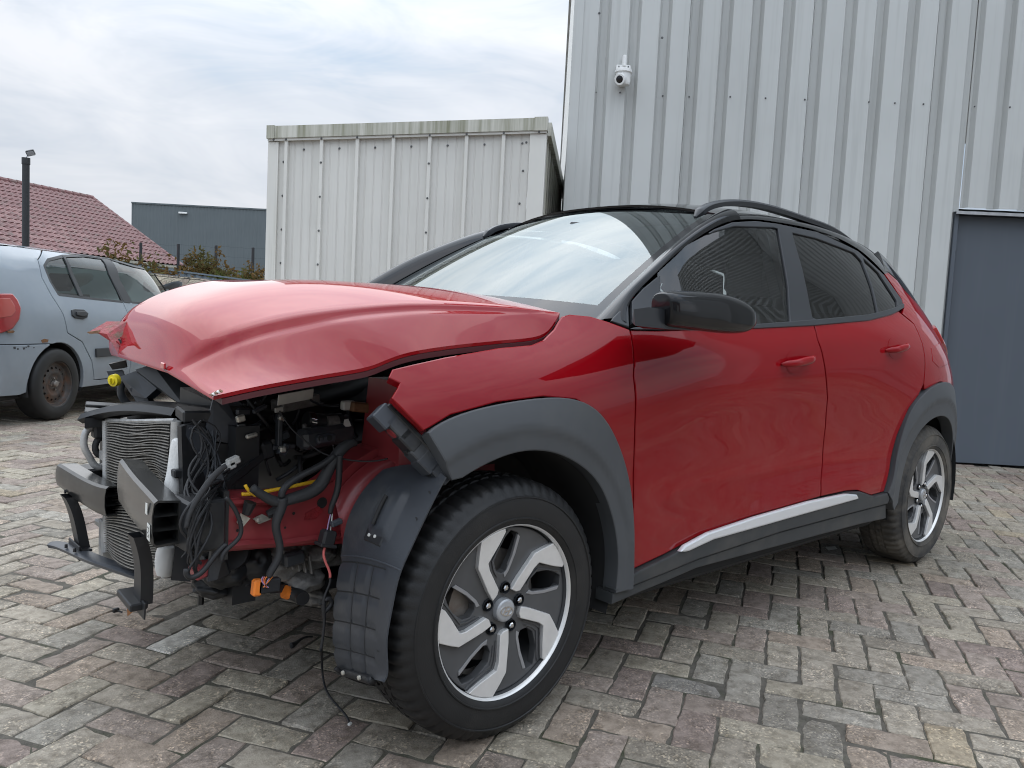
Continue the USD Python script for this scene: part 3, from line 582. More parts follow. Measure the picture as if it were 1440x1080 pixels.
for px, dist_h, rx, h, mats, label in (((225, 385), 19.5, 0.85, 1.95, ["leaf_brown", "leaf_olive"], "thin brown leggy shrub in front of the tiled roof edge"),
        ((170, 372), 19.0, 0.8, 2.1, ["leaf_olive", "leaf_brown"], "sparse olive shrub rising over the silver car's roof"),
        ((290, 384), 25.5, 1.1, 2.45, ["leaf_brown", "leaf_olive"], "rust-brown bush at the foot of the first wire fence post"),
        ((325, 392), 24.5, 1.15, 1.9, ["leaf_green", "leaf_olive"], "green hedge bush between the wire fence posts"),
        ((368, 390), 24.0, 1.1, 2.1, ["leaf_olive", "leaf_brown", "leaf_green"], "mixed green and brown bush beside the shed's left edge")):
    q = on_ray(px, dist_h); bush(q, rx, rx*0.7, h*0.94, 4200 if dist_h < 20 else 17000, mats, rg, "bush", label)
# ---------------------------------------------------------------- the red car: materials
paint("red_paint", (0.170, 0.0016, 0.0040), rough=0.36, dust=(0.185, 0.0024, 0.0054))
mat("hood_under", (0.05, 0.006, 0.008), 0.5)
mat("red_primer", (0.25, 0.030, 0.035), 0.42, 0.15, 12, dirt=(0.20, 0.075, 0.06), dscale=6, damt=(0.58, 0.8), coat_weight=0.4, coat_roughness=0.2)
mat("rust_paint", (0.22, 0.016, 0.020), 0.42, 0.3, 30, dirt=(0.10, 0.045, 0.018), dscale=18, damt=(0.52, 0.62), bump=0.003, bscale=90)
mat("black_gloss", (0.005, 0.005, 0.0055), 0.06, specular_ior_level=0.36)
mat("black_satin", (0.014, 0.015, 0.017), 0.32)
mat("frame_black", (0.012, 0.013, 0.015), 0.38)
mat("cladding", (0.048, 0.051, 0.054), 0.50, 0.08, 8, bump=0.00025, bscale=900, dirt=(0.060, 0.060, 0.058), dscale=4, damt=(0.55, 0.85))
mat("cladding_low", (0.024, 0.026, 0.027), 0.5, 0.1, 8, bump=0.0003, bscale=900, dirt=(0.055, 0.052, 0.047), dscale=5, damt=(0.5, 0.8))
mat("silver_trim", (0.80, 0.81, 0.82), 0.42, metallic=0.8)
mat("underbody", (0.012, 0.012, 0.012), 0.8)
mat("rubber_seal", (0.010, 0.010, 0.010), 0.6)
mat("tyre", (0.0045, 0.0045, 0.0046), 0.50, 0.25, 10, bump=0.0006, bscale=300, dirt=(0.017, 0.0155, 0.0135), dscale=7, damt=(0.52, 0.85))
mat("alloy_machined", (0.74, 0.73, 0.71), 0.42, metallic=0.75, vary=0.05, vscale=30)
mat("alloy_dark", (0.092, 0.093, 0.095), 0.34, metallic=0.55, vary=0.1, vscale=14)
mat("chrome", (0.72, 0.72, 0.72), 0.12, metallic=1.0)
mat("brake_iron", (0.22, 0.20, 0.18), 0.45, 0.2, 20, metallic=0.6, dirt=(0.12, 0.06, 0.03), dscale=12, damt=(0.5, 0.75))
glass("windscreen_glass", (0.62, 0.72, 0.71), 2.3, (0.93, 1.0, 1.0))
glass("window_glass", (0.74, 0.82, 0.81), 1.8)
glass("privacy_glass", (0.035, 0.038, 0.042), 1.6)
mat("seat_cloth", (0.040, 0.041, 0.043), 0.9, 0.2, 40)
mat("interior_grey", (0.10, 0.10, 0.10), 0.8)
mat("lamp_red", (0.32, 0.012, 0.016), 0.12, coat_weight=1.0, coat_roughness=0.03)
mat("lamp_clear", (0.62, 0.62, 0.62), 0.1)
mat("mirror_silver", (0.75, 0.78, 0.80), 0.03, metallic=1.0)

suv = thing("damaged_car", "red crossover car with crumpled hood and its whole front end torn off", "car")
G = suv
# ---------------------------------------------------------------- flank: stations of (height, half width)
ST = {
 -0.90: [(.2,.60),(.5,.60),(.7,.58),(.8,.54),(.86,.49),(.92,.40),(1.0,.26)],
 -0.72: [(.2,.72),(.5,.73),(.7,.72),(.8,.69),(.86,.65),(.92,.57),(1.0,.43)],
 -0.50: [(.2,.80),(.5,.815),(.7,.81),(.8,.79),(.86,.755),(.90,.715),(.95,.64),(1.02,.50)],
 -0.33: [(.2,.845),(.5,.86),(.7,.858),(.80,.842),(.86,.808),(.907,.765),(.95,.70),(1.0,.61)],
 -0.15: [(.2,.87),(.5,.885),(.75,.885),(.83,.870),(.89,.833),(.94,.782),(.98,.715),(1.03,.62)],
 0.0: [(.2,.88),(.5,.892),(.75,.892),(.84,.880),(.90,.848),(.945,.800),(.97,.765),(1.0,.70),(1.05,.60)],
 0.15: [(.2,.88),(.5,.889),(.75,.889),(.85,.878),(.92,.847),(.97,.795),(1.0,.752),(1.05,.66),(1.12,.55)],
 0.30: [(.2,.88),(.5,.884),(.72,.885),(.83,.879),(.92,.855),(.98,.820),(1.02,.782),(1.055,.735),(1.12,.64),(1.3,.5)],
 0.45: [(.2,.875),(.45,.872),(.60,.872),(.75,.881),(.83,.879),(.92,.862),(.98,.843),(1.025,.820),(1.10,.776),(1.2,.722),(1.35,.645),(1.5,.55)],
 0.70: [(.2,.872),(.42,.872),(.58,.861),(.72,.871),(.83,.885),(.89,.884),(.96,.869),(1.045,.833),(1.15,.784),(1.3,.712),(1.45,.635),(1.55,.57)],
 1.0: [(.2,.872),(.42,.872),(.58,.857),(.72,.866),(.85,.883),(.92,.886),(.985,.875),(1.065,.834),(1.17,.785),(1.3,.720),(1.45,.642),(1.55,.58)],
 1.5: [(.2,.872),(.42,.872),(.58,.856),(.72,.864),(.86,.881),(.96,.888),(1.03,.874),(1.095,.838),(1.2,.790),(1.35,.715),(1.48,.645),(1.56,.57)],
 2.0: [(.2,.874),(.42,.876),(.58,.866),(.72,.874),(.86,.888),(.97,.894),(1.05,.876),(1.125,.840),(1.2,.805),(1.35,.726),(1.46,.655),(1.54,.575)],
 2.6: [(.2,.88),(.42,.886),(.60,.890),(.80,.894),(.90,.890),(.99,.872),(1.08,.835),(1.17,.780),(1.25,.718),(1.35,.640),(1.44,.570),(1.52,.49)],
 2.85: [(.2,.86),(.42,.872),(.60,.876),(.80,.876),(.90,.862),(1.0,.826),(1.09,.768),(1.18,.700),(1.27,.640),(1.35,.58),(1.44,.50)],
 3.02: [(.2,.81),(.42,.83),(.60,.838),(.80,.828),(.92,.790),(1.02,.735),(1.10,.680),(1.2,.61),(1.3,.54),(1.4,.47)],
 3.16: [(.2,.73),(.42,.76),(.60,.770),(.80,.75),(.92,.71),(1.02,.66),(1.10,.61),(1.2,.54),(1.3,.47)],
 3.27: [(.2,.60),(.42,.64),(.60,.65),(.80,.63),(.92,.60),(1.02,.56),(1.10,.52),(1.2,.45)],
}
from scipy.ndimage import gaussian_filter
from scipy.interpolate import RegularGridInterpolator
_zs = np.linspace(0.15, 1.62, 295); _xs = np.linspace(-0.9, 3.27, 279)
_rows = np.array([PchipInterpolator([a for a, b in ST[k]], [b for a, b in ST[k]], extrapolate=True)(np.clip(_zs, ST[k][0][0]-0.05, ST[k][-1][0]+0.06))-np.maximum(0, _zs-ST[k][-1][0]-0.06)*1.5 for k in sorted(ST)])
_grid = PchipInterpolator(sorted(ST), _rows, axis=0)(_xs)
_grid = gaussian_filter(_grid, (11.0, 4.5), mode="nearest")
_RG = RegularGridInterpolator((_xs, _zs), _grid, method="cubic", bounds_error=False, fill_value=None)
from scipy.interpolate import RectBivariateSpline
_SP = RectBivariateSpline(_xs, _zs, _grid, kx=3, ky=3)
def _soft(d, w): return w*np.logaddexp(0, d/w)
def WID(x, z):
    x, z = np.asarray(x, float), np.asarray(z, float); w = _SP.ev(np.clip(x, -0.9, 3.27), np.clip(z, 0.15, 1.62))
    on = np.clip((x-0.9)/0.5, 0, 1)*np.clip((3.0-x)/0.3, 0, 1); d = _soft(z-(0.905+0.043*(x-1.2)), 0.004); w = w-on*0.13*d*np.exp(-d/0.045)      # haunch crease
    on = np.clip((x-0.45)/0.15, 0, 1)*np.clip((2.25-x)/0.12, 0, 1); d = _soft(0.415+0.060*(x-0.5)-z, 0.004); w = w+on*0.20*d*np.exp(-d/0.07)          # flare above the sill
    return w
def flank(q): return np.c_[q[:, 0], -WID(q[:, 0], q[:, 1]), q[:, 1]]
def on_flank(px, start=-0.85):
    """Where lines of sight meet the left flank: (x, z)."""
    px = np.atleast_2d(np.asarray(px, float)); y = np.full(len(px), start)
    for _ in range(60):
        P = at_px(px, 1, y); y = 0.6*y-0.4*WID(P[:, 0], P[:, 2])
    return P[:, [0, 2]]
def fpoly(px, smooth=None):
    q = on_flank(px); return Polygon(q).buffer(0)
def both(name, mesh, mat_, parent=None, smooth=30, label=None, **k):
    p = parent if parent is not None else G
    a = put(name, mesh, mat_, p, smooth, label, **k); put(name, mirror_y(mesh), mat_, p, smooth); return a

# outlines seen in the photograph, carried onto the flank
DOOR_F = [(886, 463), (891, 530), (893, 600), (891, 700), (887, 803), (935, 780), (990, 751), (1060, 726), (1130, 706), (1154, 699), (1157, 650), (1161, 600), (1164, 560), (1160, 515), (1150, 478), (1143, 452), (1060, 458), (925, 464)]
DOOR_R = [(1143, 452), (1150, 478), (1160, 515), (1164, 560), (1161, 600), (1157, 650), (1154, 699), (1190, 691), (1205, 690), (1225, 697), (1243, 692), (1252, 655), (1262, 612), (1278, 575), (1292, 556), (1299, 540), (1301, 512), (1297, 483), (1285, 455), (1263, 437), (1230, 446)]
GAP = 0.0022
fd_, rdv = fpoly(DOOR_F), fpoly(DOOR_R)
shell = fd_.union(rdv).buffer(0.02, join_style=2).buffer(-0.012).difference(Point(0, .33).buffer(0.36)).difference(Point(2.6, .33).buffer(0.36))
shell = shell if shell.geom_type == "Polygon" else max(shell.geoms, key=lambda g: g.area)
both("door_jamb", panel(shell, flank, 0.04, 0.0, lift=-0.022, t=0.03), "underbody")
both("front_door", panel(fd_, flank, 0.022, GAP), "red_paint")
both("rear_door", panel(rdv, flank, 0.022, GAP), "red_paint")
FEN_PX = [(540, 527), (551, 518), (580, 511), (625, 501), (700, 488), (746, 484), (763, 477), (778, 462), (789, 444), (800, 441), (830, 444), (856, 452), (886, 463), (891, 530), (893, 600), (891, 700), (887, 803), (883, 806), (884, 745), (880, 680), (866, 625), (843, 583), (810, 562), (764, 558), (699, 566), (634, 584), (596, 607), (572, 583), (549, 560), (558, 545), (562, 536), (548, 533)]
fq = on_flank(FEN_PX)
fender = Polygon(fq).buffer(0)
fender = fender if fender.geom_type == "Polygon" else max(fender.geoms, key=lambda g: g.area)
put("front_fender", panel(fender, flank, 0.018, 0.0012), "red_paint", G, 30)
put("front_fender", mirror_y(panel(fender, flank, 0.03, 0.0012)), "red_paint", G, 30)
# rear quarter: behind the rear door, over the arch, round to the tail
qz = [(2.36, 1.175), (2.50, 1.205), (2.62, 1.22), (2.72, 1.18), (2.86, 1.08), (3.0, 1.01), (3.17, 0.99), (3.24, 0.95), (3.25, 0.80), (3.20, 0.66)]
arch_o = on_flank([(1243, 692), (1252, 655), (1262, 612), (1278, 575), (1300, 549), (1322, 537)])
ARC_OUT = [(x, z) for x, z in arch_o]+[(2.80, 0.825), (2.92, 0.76), (3.0, 0.66)]
quarter = Polygon([tuple(p) for p in on_flank([(1301, 512), (1297, 483), (1285, 455), (1268, 441)])]+qz+[(3.0, 0.66), (2.92, 0.76), (2.80, 0.825)]+[tuple(p) for p in on_flank([(1322, 537), (1300, 549), (1299, 540)])]).buffer(0)
quarter = quarter if quarter.geom_type == "Polygon" else max(quarter.geoms, key=lambda g: g.area)
def z5(p): return [(860+a/2.769, 260+b/2.769) for a, b in p]
cpq = Polygon(np.vstack([on_flank(z5([(1131, 440), (1064, 346), (1078, 342), (1112, 372), (1138, 408)])), [[2.80, 1.165], [2.93, 1.05], [2.86, 1.06], [2.72, 1.16], [2.62, 1.215], [2.50, 1.20]]])).buffer(0)
cpq = cpq if cpq.geom_type == "Polygon" else max(cpq.geoms, key=lambda g: g.area)
tr0 = fpoly(z5([(68, 460), (150, 370), (240, 285), (330, 215), (400, 172), (470, 145), (560, 140), (640, 150), (800, 183), (960, 258), (1060, 350), (1130, 447), (1137, 475), (1092, 502), (1000, 525), (780, 545), (560, 556), (70, 562)])); quarter_c = quarter.union(cpq.buffer(0.004)).buffer(0.05).buffer(-0.05).difference(tr0.buffer(0.002)).difference(rdv); quarter_c = quarter_c if quarter_c.geom_type == 'Polygon' else max(quarter_c.geoms, key=lambda g: g.area)
qp = both("rear_quarter", panel(quarter_c, flank, 0.03, GAP), "red_paint")
flap = fpoly([(1309, 489), (1321, 481), (1330, 494), (1332, 513), (1320, 517), (1311, 508)])
put("fuel_flap", panel(flap, flank, 0.02, 0.0, lift=0.0015, t=0.012), "red_paint", qp, 30)

# wheel-arch cladding and sill
def clad_surf(out, extra=0.0):
    return lambda q: np.c_[q[:, 0], -WID(q[:, 0], q[:, 1])-out-extra, q[:, 1]]
FA_IN = [(644, 671), (671, 655), (718, 636), (764, 634), (801, 648), (833, 676), (852, 717), (862, 768), (859, 833)]
FA_OUT = [(596, 607), (634, 584), (699, 566), (764, 558), (810, 562), (843, 583), (866, 625), (880, 680), (884, 745), (883, 806)]
fo, fi = on_flank(FA_OUT), on_flank(FA_IN)
fo_s, fi_s = spline(fo, 6), spline(fi, 6)
fcl = Polygon(np.vstack([fo_s, [[fo[-1][0], fi[-1][1]+0.0]], fi_s[::-1], [[-0.205, 0.665]]])).buffer(0)
def arch_surf(cx):
    def g(q):
        r = np.hypot(q[:, 0]-cx, q[:, 1]-0.33); s = np.clip((r-0.436)/0.085, 0, 1.2); k = np.clip((0.436-r)/0.06, 0, 1)
        step = 0.5+0.5*np.tanh((r-0.438)/0.0035)      # a broad face leaning outwards above a soft step and a plain lip
        return np.c_[q[:, 0], -WID(q[:, 0], q[:, 1])-0.020+0.014*s+0.004*k-0.007*step, q[:, 1]]
    return g
both("front_arch_cladding", panel(fcl, arch_surf(0.0), 0.012, 0.0, r=0.004, t=0.05), "cladding")
ri = [(-0.36, 0.33), (-0.345, 0.44), (-0.28, 0.56), (-0.16, 0.655), (0.0, 0.69), (0.16, 0.66), (0.285, 0.57), (0.35, 0.45), (0.365, 0.33), (0.36, 0.25)]
ro = [(x, z) for x, z in ARC_OUT]
rin = [(2.6+x*1.0, z+0.0) for x, z in ri]
rcl = Polygon(spline(np.array(ro), 6).tolist()+[(3.06, 0.56), (3.10, 0.40), (2.97, 0.33)]+spline(np.array(rin), 6).tolist()[::-1][8:]+[(2.2, 0.30)]).buffer(0)
rcl = rcl if rcl.geom_type == "Polygon" else max(rcl.geoms, key=lambda g: g.area)
both("rear_arch_cladding", panel(rcl, arch_surf(2.6), 0.015, 0.0, r=0.004, t=0.05), "cladding")
SILL_T = [(859, 822), (883, 806), (887, 803), (935, 780), (990, 751), (1060, 726), (1130, 706), (1190, 691), (1205, 690), (1225, 697), (1243, 692), (1246, 700)]
SILL_M = [(858, 832), (883, 823), (977, 785), (1093, 747), (1243, 708)]
SILL_B = [(856, 850), (977, 798), (1093, 767), (1210, 736), (1243, 729)]
st, sm_, sb = on_flank(SILL_T), on_flank(SILL_M), on_flank(SILL_B)
sup = Polygon(np.vstack([st, sm_[::-1]])).buffer(0); slo = Polygon(np.vstack([sm_-[0, 0.002], sb[::-1]])).buffer(0)
both("sill_cladding", panel(sup, clad_surf(0.017), 0.025, 0.001, r=0.005, t=0.04), "cladding_low")
both("sill_skirt", panel(slo, clad_surf(0.009), 0.03, 0.0005, r=0.004, t=0.06), "cladding_low")
strip = fpoly([(942, 777), (955, 765), (988, 747), (1054, 725), (1132, 703), (1183, 693), (1198, 694), (1202, 700), (1140, 717), (1054, 741), (996, 757), (961, 773)])
both("sill_trim", panel(strip, clad_surf(0.0225), 0.02, 0.0, r=0.006, t=0.012), "silver_trim")

# greenhouse
def z5(p): return [(860+a/2.769, 260+b/2.769) for a, b in p]
W1 = z5([(190, 345), (300, 240), (400, 187), (480, 165), (645, 170), (660, 250), (685, 400), (693, 527), (560, 540), (192, 550)])
W2 = z5([(705, 190), (800, 212), (945, 268), (972, 296), (1010, 395), (1034, 500), (785, 520), (745, 330)])
W3 = z5([(980, 288), (1040, 345), (1108, 450), (1113, 474), (1042, 498), (1018, 395)])
TRIM = z5([(68, 460), (150, 370), (240, 285), (330, 215), (400, 172), (470, 145), (560, 140), (640, 150), (800, 183), (960, 258), (1060, 350), (1130, 447), (1137, 475), (1092, 502), (1000, 525), (780, 545), (560, 556), (70, 562)])
w1, w2, w3, tr = fpoly(W1), fpoly(W2), fpoly(W3), fpoly(TRIM)
frame_ = tr.difference(w1.buffer(0.003)).difference(w2.buffer(0.003)).difference(w3.buffer(0.003)).buffer(-0.0015).buffer(0.0015)
frame_ = frame_ if frame_.geom_type == "Polygon" else max(frame_.geoms, key=lambda g: g.area)
both("window_frame", panel(frame_, flank, 0.016, 0.0, lift=0.001, t=0.02), "frame_black")
for w_, nm, gm in ((w1, "front_window", "window_glass"), (w2, "rear_window", "privacy_glass"), (w3, "quarter_window", "privacy_glass")):
    pts, f, _ = fill(w_.buffer(0.004), 0.03); v = flank(pts)+[0, 0.006, 0]
    both(nm, (v, f), gm, smooth=True)
belt = Polygon(np.vstack([on_flank(z5([(70, 556), (190, 556), (560, 543), (780, 526), (1000, 505), (1090, 482), (1137, 462)])), on_flank(z5([(1137, 478), (1092, 505), (1000, 529), (780, 549), (560, 560), (190, 566), (70, 566)]))])).buffer(0)
both("belt_seal", panel(belt, flank, 0.02, 0.0, lift=0.004, r=0.002, t=0.006), "black_satin")

# windscreen between the pillars, roof behind it
def ws_edge(t):
    t = np.asarray(t, float); a = 4*t*(1-t)
    return np.stack([1.227+(0.482-1.227)*t+0.051*a, 0.56+0.12*t, 1.451+(1.055-1.451)*t+0.051*a], -1)
def wscreen(s, t):
    e = ws_edge(t); k = 1-s**2
    return np.stack([e[..., 0]-(0.045+0.035*t)*k, e[..., 1]*s, e[..., 2]+(0.046-0.020*t)*k], -1)
s_, t_ = np.meshgrid(np.linspace(-1.0, 1.0, 41), np.linspace(-0.0, 1.06, 33), indexing="ij")
put("windscreen", grid(wscreen(s_, t_), flip=True), "windscreen_glass", G, True)
for a, b, c, d in ((-1.06, -0.955, 0, 1.06), (0.955, 1.06, 0, 1.06), (-0.955, 0.955, 0.955, 1.06), (-0.955, 0.955, 0.0, 0.025)):      # black ceramic rim
    s_, t_ = np.meshgrid(np.linspace(a, b, 5 if b-a < 1 else 41), np.linspace(c, d, 33 if d-c > 1 else 4), indexing="ij")
    put("ceramic_rim", grid(wscreen(s_, t_)+np.array([-0.0015, 0, 0.002]), flip=True), "black_gloss", G, True)
# pillars: from the glass edge to the window frame's outer line
pl = z5([(70, 548), (75, 452), (150, 365), (240, 279), (330, 209), (400, 166), (470, 139), (560, 134), (640, 144), (800, 177), (960, 250), (1060, 342), (1128, 436)])
plq = spline(on_flank(pl), 6); po = np.c_[plq[:, 0], -WID(plq[:, 0], plq[:, 1]), plq[:, 1]]
def roofz(x, y):
    x = np.asarray(x, float); c = np.interp(x, [1.0, 1.15, 1.3, 1.45, 1.6, 1.9, 2.2, 2.5, 2.75, 2.95], [1.455, 1.492, 1.521, 1.537, 1.545, 1.546, 1.533, 1.506, 1.468, 1.425])
    return c-0.075*np.abs(y/0.60)**2.4
_cx = np.linspace(1.0, 2.95, 80); _cz = gaussian_filter(np.interp(_cx, [1.0, 1.15, 1.3, 1.45, 1.6, 1.9, 2.2, 2.5, 2.75, 2.95], [1.455, 1.492, 1.521, 1.537, 1.545, 1.546, 1.533, 1.506, 1.468, 1.425]), 3, mode="nearest")
def roofz(x, y): return np.interp(x, _cx, _cz)-0.075*np.abs(np.asarray(y)/0.60)**2.4
def roof_halfw(x): return np.interp(x, [1.15, 1.3, 1.6, 2.0, 2.4, 2.8, 2.95], [0.565, 0.578, 0.59, 0.583, 0.555, 0.500, 0.475])
# A-pillar strip: a convex bridge from windscreen edge to flank line
n = 40; tt = np.linspace(1.06, 0.0, n); ea = ws_edge(tt); ea[:, 1] *= -1.0
ki = np.argmin(np.abs(po[:, 0]-1.22)); pa = po[:ki+1]; L_ = np.r_[0, np.cumsum(np.linalg.norm(np.diff(pa, axis=0), axis=1))]
pa = np.stack([np.interp(np.linspace(0, L_[-1], n), L_, pa[:, k]) for k in range(3)], -1)
ea2 = ea+np.array([-0.004, -0.018, 0.004])
rows = []
for s in np.linspace(0, 1, 9):
    q = ea*(1-s)+pa*s; rows.append(q+np.array([-0.35, -0.55, 0.75])*0.032*(4*s*(1-s))**0.8)
both("front_pillar", grid(np.array(rows), flip=True), "black_gloss", smooth=True)
tr_a = [np.array(rows)[2], np.array(rows)[4]]
# cant rail: from the frame's outer line up to the roof edge
kr = po[ki:]; n = 60; L_ = np.r_[0, np.cumsum(np.linalg.norm(np.diff(kr, axis=0), axis=1))]
kr = np.stack([np.interp(np.linspace(0, L_[-1], n), L_, kr[:, k]) for k in range(3)], -1)
rx = np.interp(np.linspace(0, 1, n), [0, 1], [1.20, 2.86]); ry = roof_halfw(rx)
re = np.c_[rx, -ry, roofz(rx, ry)]
rows = [kr*(1-s)+re*s+np.array([0, -0.45, 0.55])*0.022*4*s*(1-s) for s in np.linspace(0, 1, 9)]
both("cant_rail", grid(np.array(rows), flip=True), "black_gloss", smooth=True)
xs = np.linspace(1.222, 2.93, 50); uu = np.linspace(-1, 1, 31)
RP = np.array([[(x-0.045*(1-u*u)*max(0, 1-(x-1.222)/0.35), u*roof_halfw(x), 0) for u in uu] for x in xs]); RP[..., 2] = roofz(RP[..., 0], RP[..., 1])+0.004
put("roof", solid(RP, 0.008), "black_gloss", G, 30)
def rail(sgn):
    px = [(983, 298), (994, 289), (1008, 284), (1035, 282), (1077, 289), (1131, 306), (1171, 321), (1195, 337), (1203, 343)]
    P = at_px(px, 1, -0.585); P[:, 1] = -np.interp(P[:, 0], [1.1, 1.6, 2.3], [0.575, 0.592, 0.578])
    q = spline(P, 8); out = []
    T = np.gradient(q, axis=0); T /= np.linalg.norm(T, axis=1, keepdims=True)
    for c, t in zip(q, T):
        up = np.cross(t, [0, 1.0, 0]); up = up if up[2] > 0 else -up
        out.append([c+np.array([0, a, 0])+up*b for a, b in ((-0.016, -0.020), (-0.018, -0.004), (-0.012, 0.003), (0.0, 0.005), (0.012, 0.003), (0.016, -0.006), (0.014, -0.020))])
    out = np.array(out); out[0] = out[0].mean(0)+(out[0]-out[0].mean(0))*0.35-[0.012, 0, 0.014]; out[-1] = out[-1].mean(0)+(out[-1]-out[-1].mean(0))*0.3-[-0.01, 0, 0.012]
    v, f = grid(out, wrap=True, flip=True); m7 = len(v)-7
    v = np.vstack([v, out[0].mean(0)[None], out[-1].mean(0)[None]]); J = np.arange(7); f = np.vstack([f, np.c_[np.full(7, m7+7), (J+1) % 7, J], np.c_[np.full(7, m7+8), m7+J, m7+(J+1) % 7]])
    v = v*[1, sgn, 1]-[0, 0, 0.020 if sgn < 0 else 0]; return v, (f if sgn > 0 else f[:, ::-1])
put("roof_rail", rail(1), "black_satin", G, 40); put("roof_rail", rail(-1), "black_satin", G, 40)

# tail: hatch, bumper, lamps, spoiler (hidden from the photographer's side except at the corner)
yy = np.linspace(-1, 1, 25); zz = np.array([0.22, 0.32, 0.45, 0.60, 0.75, 0.90, 1.0, 1.08, 1.16, 1.26, 1.36, 1.43])
xb = np.interp(zz, [0.22, 0.45, 0.6, 0.75, 0.9, 1.0, 1.1, 1.25, 1.43], [3.22, 3.33, 3.345, 3.325, 3.30, 3.27, 3.21, 3.09, 2.93])
wb = np.interp(zz, [0.22, 0.42, 0.6, 0.8, 0.92, 1.02, 1.1, 1.2, 1.3, 1.43], [0.62, 0.70, 0.72, 0.70, 0.67, 0.62, 0.58, 0.53, 0.49, 0.45])
TP = np.array([[(x-0.11*abs(u)**2.6, u*w, z) for u in yy] for x, w, z in zip(xb, wb, zz)])
put("tailgate", grid(TP[4:9]), "red_paint", G, 30); put("rear_bumper", grid(TP[:5]), "cladding", G, 30); put("rear_screen", grid(TP[8:]), "privacy_glass", G, 30)
# corner skins that close the gap between flank and tail
def corner(z0, z1, n=9):
    zs = np.linspace(z0, z1, n); a = np.c_[np.full(n, 3.16), -WID(np.full(n, 3.16), zs), zs]
    w = np.interp(zs, zz, wb); x = np.interp(zs, zz, xb)-0.11; b = np.c_[x, -w, zs]
    c = np.c_[np.maximum(a[:, 0], b[:, 0])+0.01, -(w*0.45+WID(np.full(n, 3.16), zs)*0.55), zs]
    return grid(np.array([a*(1-s)**2+2*c*s*(1-s)+b*s*s for s in np.linspace(0, 1, 8)]))
both("corner_panel", corner(0.66, 1.0), "red_paint"); both("bumper_corner", corner(0.22, 0.66), "cladding")
both("rear_bumper_side", panel(Polygon([(2.98, 0.33), (3.10, 0.40), (3.06, 0.56), (3.0, 0.66), (3.17, 0.66), (3.17, 0.24), (3.0, 0.24)]), clad_surf(0.008), 0.03, 0.001), "cladding")
spq = Polygon(np.vstack([on_flank(z5([(1064, 343), (1080, 340), (1114, 370), (1140, 407)])), [[2.82, 1.165], [2.95, 1.06], [3.10, 1.05], [3.06, 1.20], [2.93, 1.37], [2.6, 1.45]]])).buffer(0); spq = spq if spq.geom_type == 'Polygon' else max(spq.geoms, key=lambda g: g.area)
both('spoiler_side', panel(spq, flank, 0.025, 0.001), 'black_gloss')
lampq = [(2.80, 1.10), (2.90, 1.115), (3.0, 1.08), (3.12, 1.03), (3.16, 0.96), (3.05, 0.955), (2.96, 0.985), (2.86, 1.03)]
both("tail_lamp", panel(Polygon(lampq), clad_surf(0.014), 0.02, 0.0, r=0.008, t=0.03), "lamp_red")
_cp = Polygon([(2.34, 1.16), (2.42, 1.195), (2.60, 1.24), (2.74, 1.195), (2.80, 1.28), (2.72, 1.38), (2.60, 1.42), (2.45, 1.40)]).buffer(0)
sp = [(2.60, -0.57, 1.425), (2.86, -0.545, 1.395), (3.04, -0.50, 1.36)]
put("roof_spoiler", hull([(x, s*y, z+d) for x, y, z in ((2.84, 0.49, 1.42), (3.00, 0.45, 1.385), (3.05, 0.30, 1.395), (2.84, 0.0, 1.455), (3.06, 0.0, 1.40)) for s in (-1, 1) for d in (0.0, -0.035)]), "black_gloss", G, 30)

# door handles in their cups
for hx, hz, L_ in ((1.285, 0.938, 0.20), (2.085, 0.995, 0.19)):
    w = WID(np.array([hx]), np.array([hz]))[0]
    sx = np.linspace(-1, 1, 15); prof = []
    for s in sx:
        c = np.array([hx+s*L_/2, -(WID(np.array([hx+s*L_/2]), np.array([hz]))[0]+0.030*(1-s**4)+0.004), hz+0.012*s])
        hh = 0.015*(1-0.35*s*s)*(0.45 if abs(s) == 1 else 1); dd = 0.010*(0.4 if abs(s) == 1 else 1)
        prof.append([c+np.array([0, dd*math.cos(a), hh*math.sin(a)]) for a in np.linspace(0, 2*np.pi, 12, endpoint=False)])
    v, f = grid(np.array(prof), wrap=True); N = len(v)
    v = np.vstack([v, np.mean(prof[0], 0)[None], np.mean(prof[-1], 0)[None]]); J = np.arange(12)
    f = np.vstack([f, np.c_[np.full(12, N), (J+1) % 12, J], np.c_[np.full(12, N+1), (len(sx)-1)*12+J, (len(sx)-1)*12+(J+1) % 12]])
    both("door_handle", (v, f), "red_paint", smooth=60)
    th = np.linspace(0, 2*np.pi, 25)[:-1]; rr = np.linspace(1, 0, 6)
    cup = np.array([[(hx-0.005+0.062*r*math.cos(t), -WID(np.array([hx-0.005+0.062*r*math.cos(t)]), np.array([hz-0.003+0.043*r*math.sin(t)]))[0]-0.0012+0.0, hz-0.003+0.043*r*math.sin(t)) for t in th] for r in rr])
    both("handle_cup", grid(cup, wrap=True, flip=True), "cup_red" if "cup_red" in M else "red_paint", smooth=True)

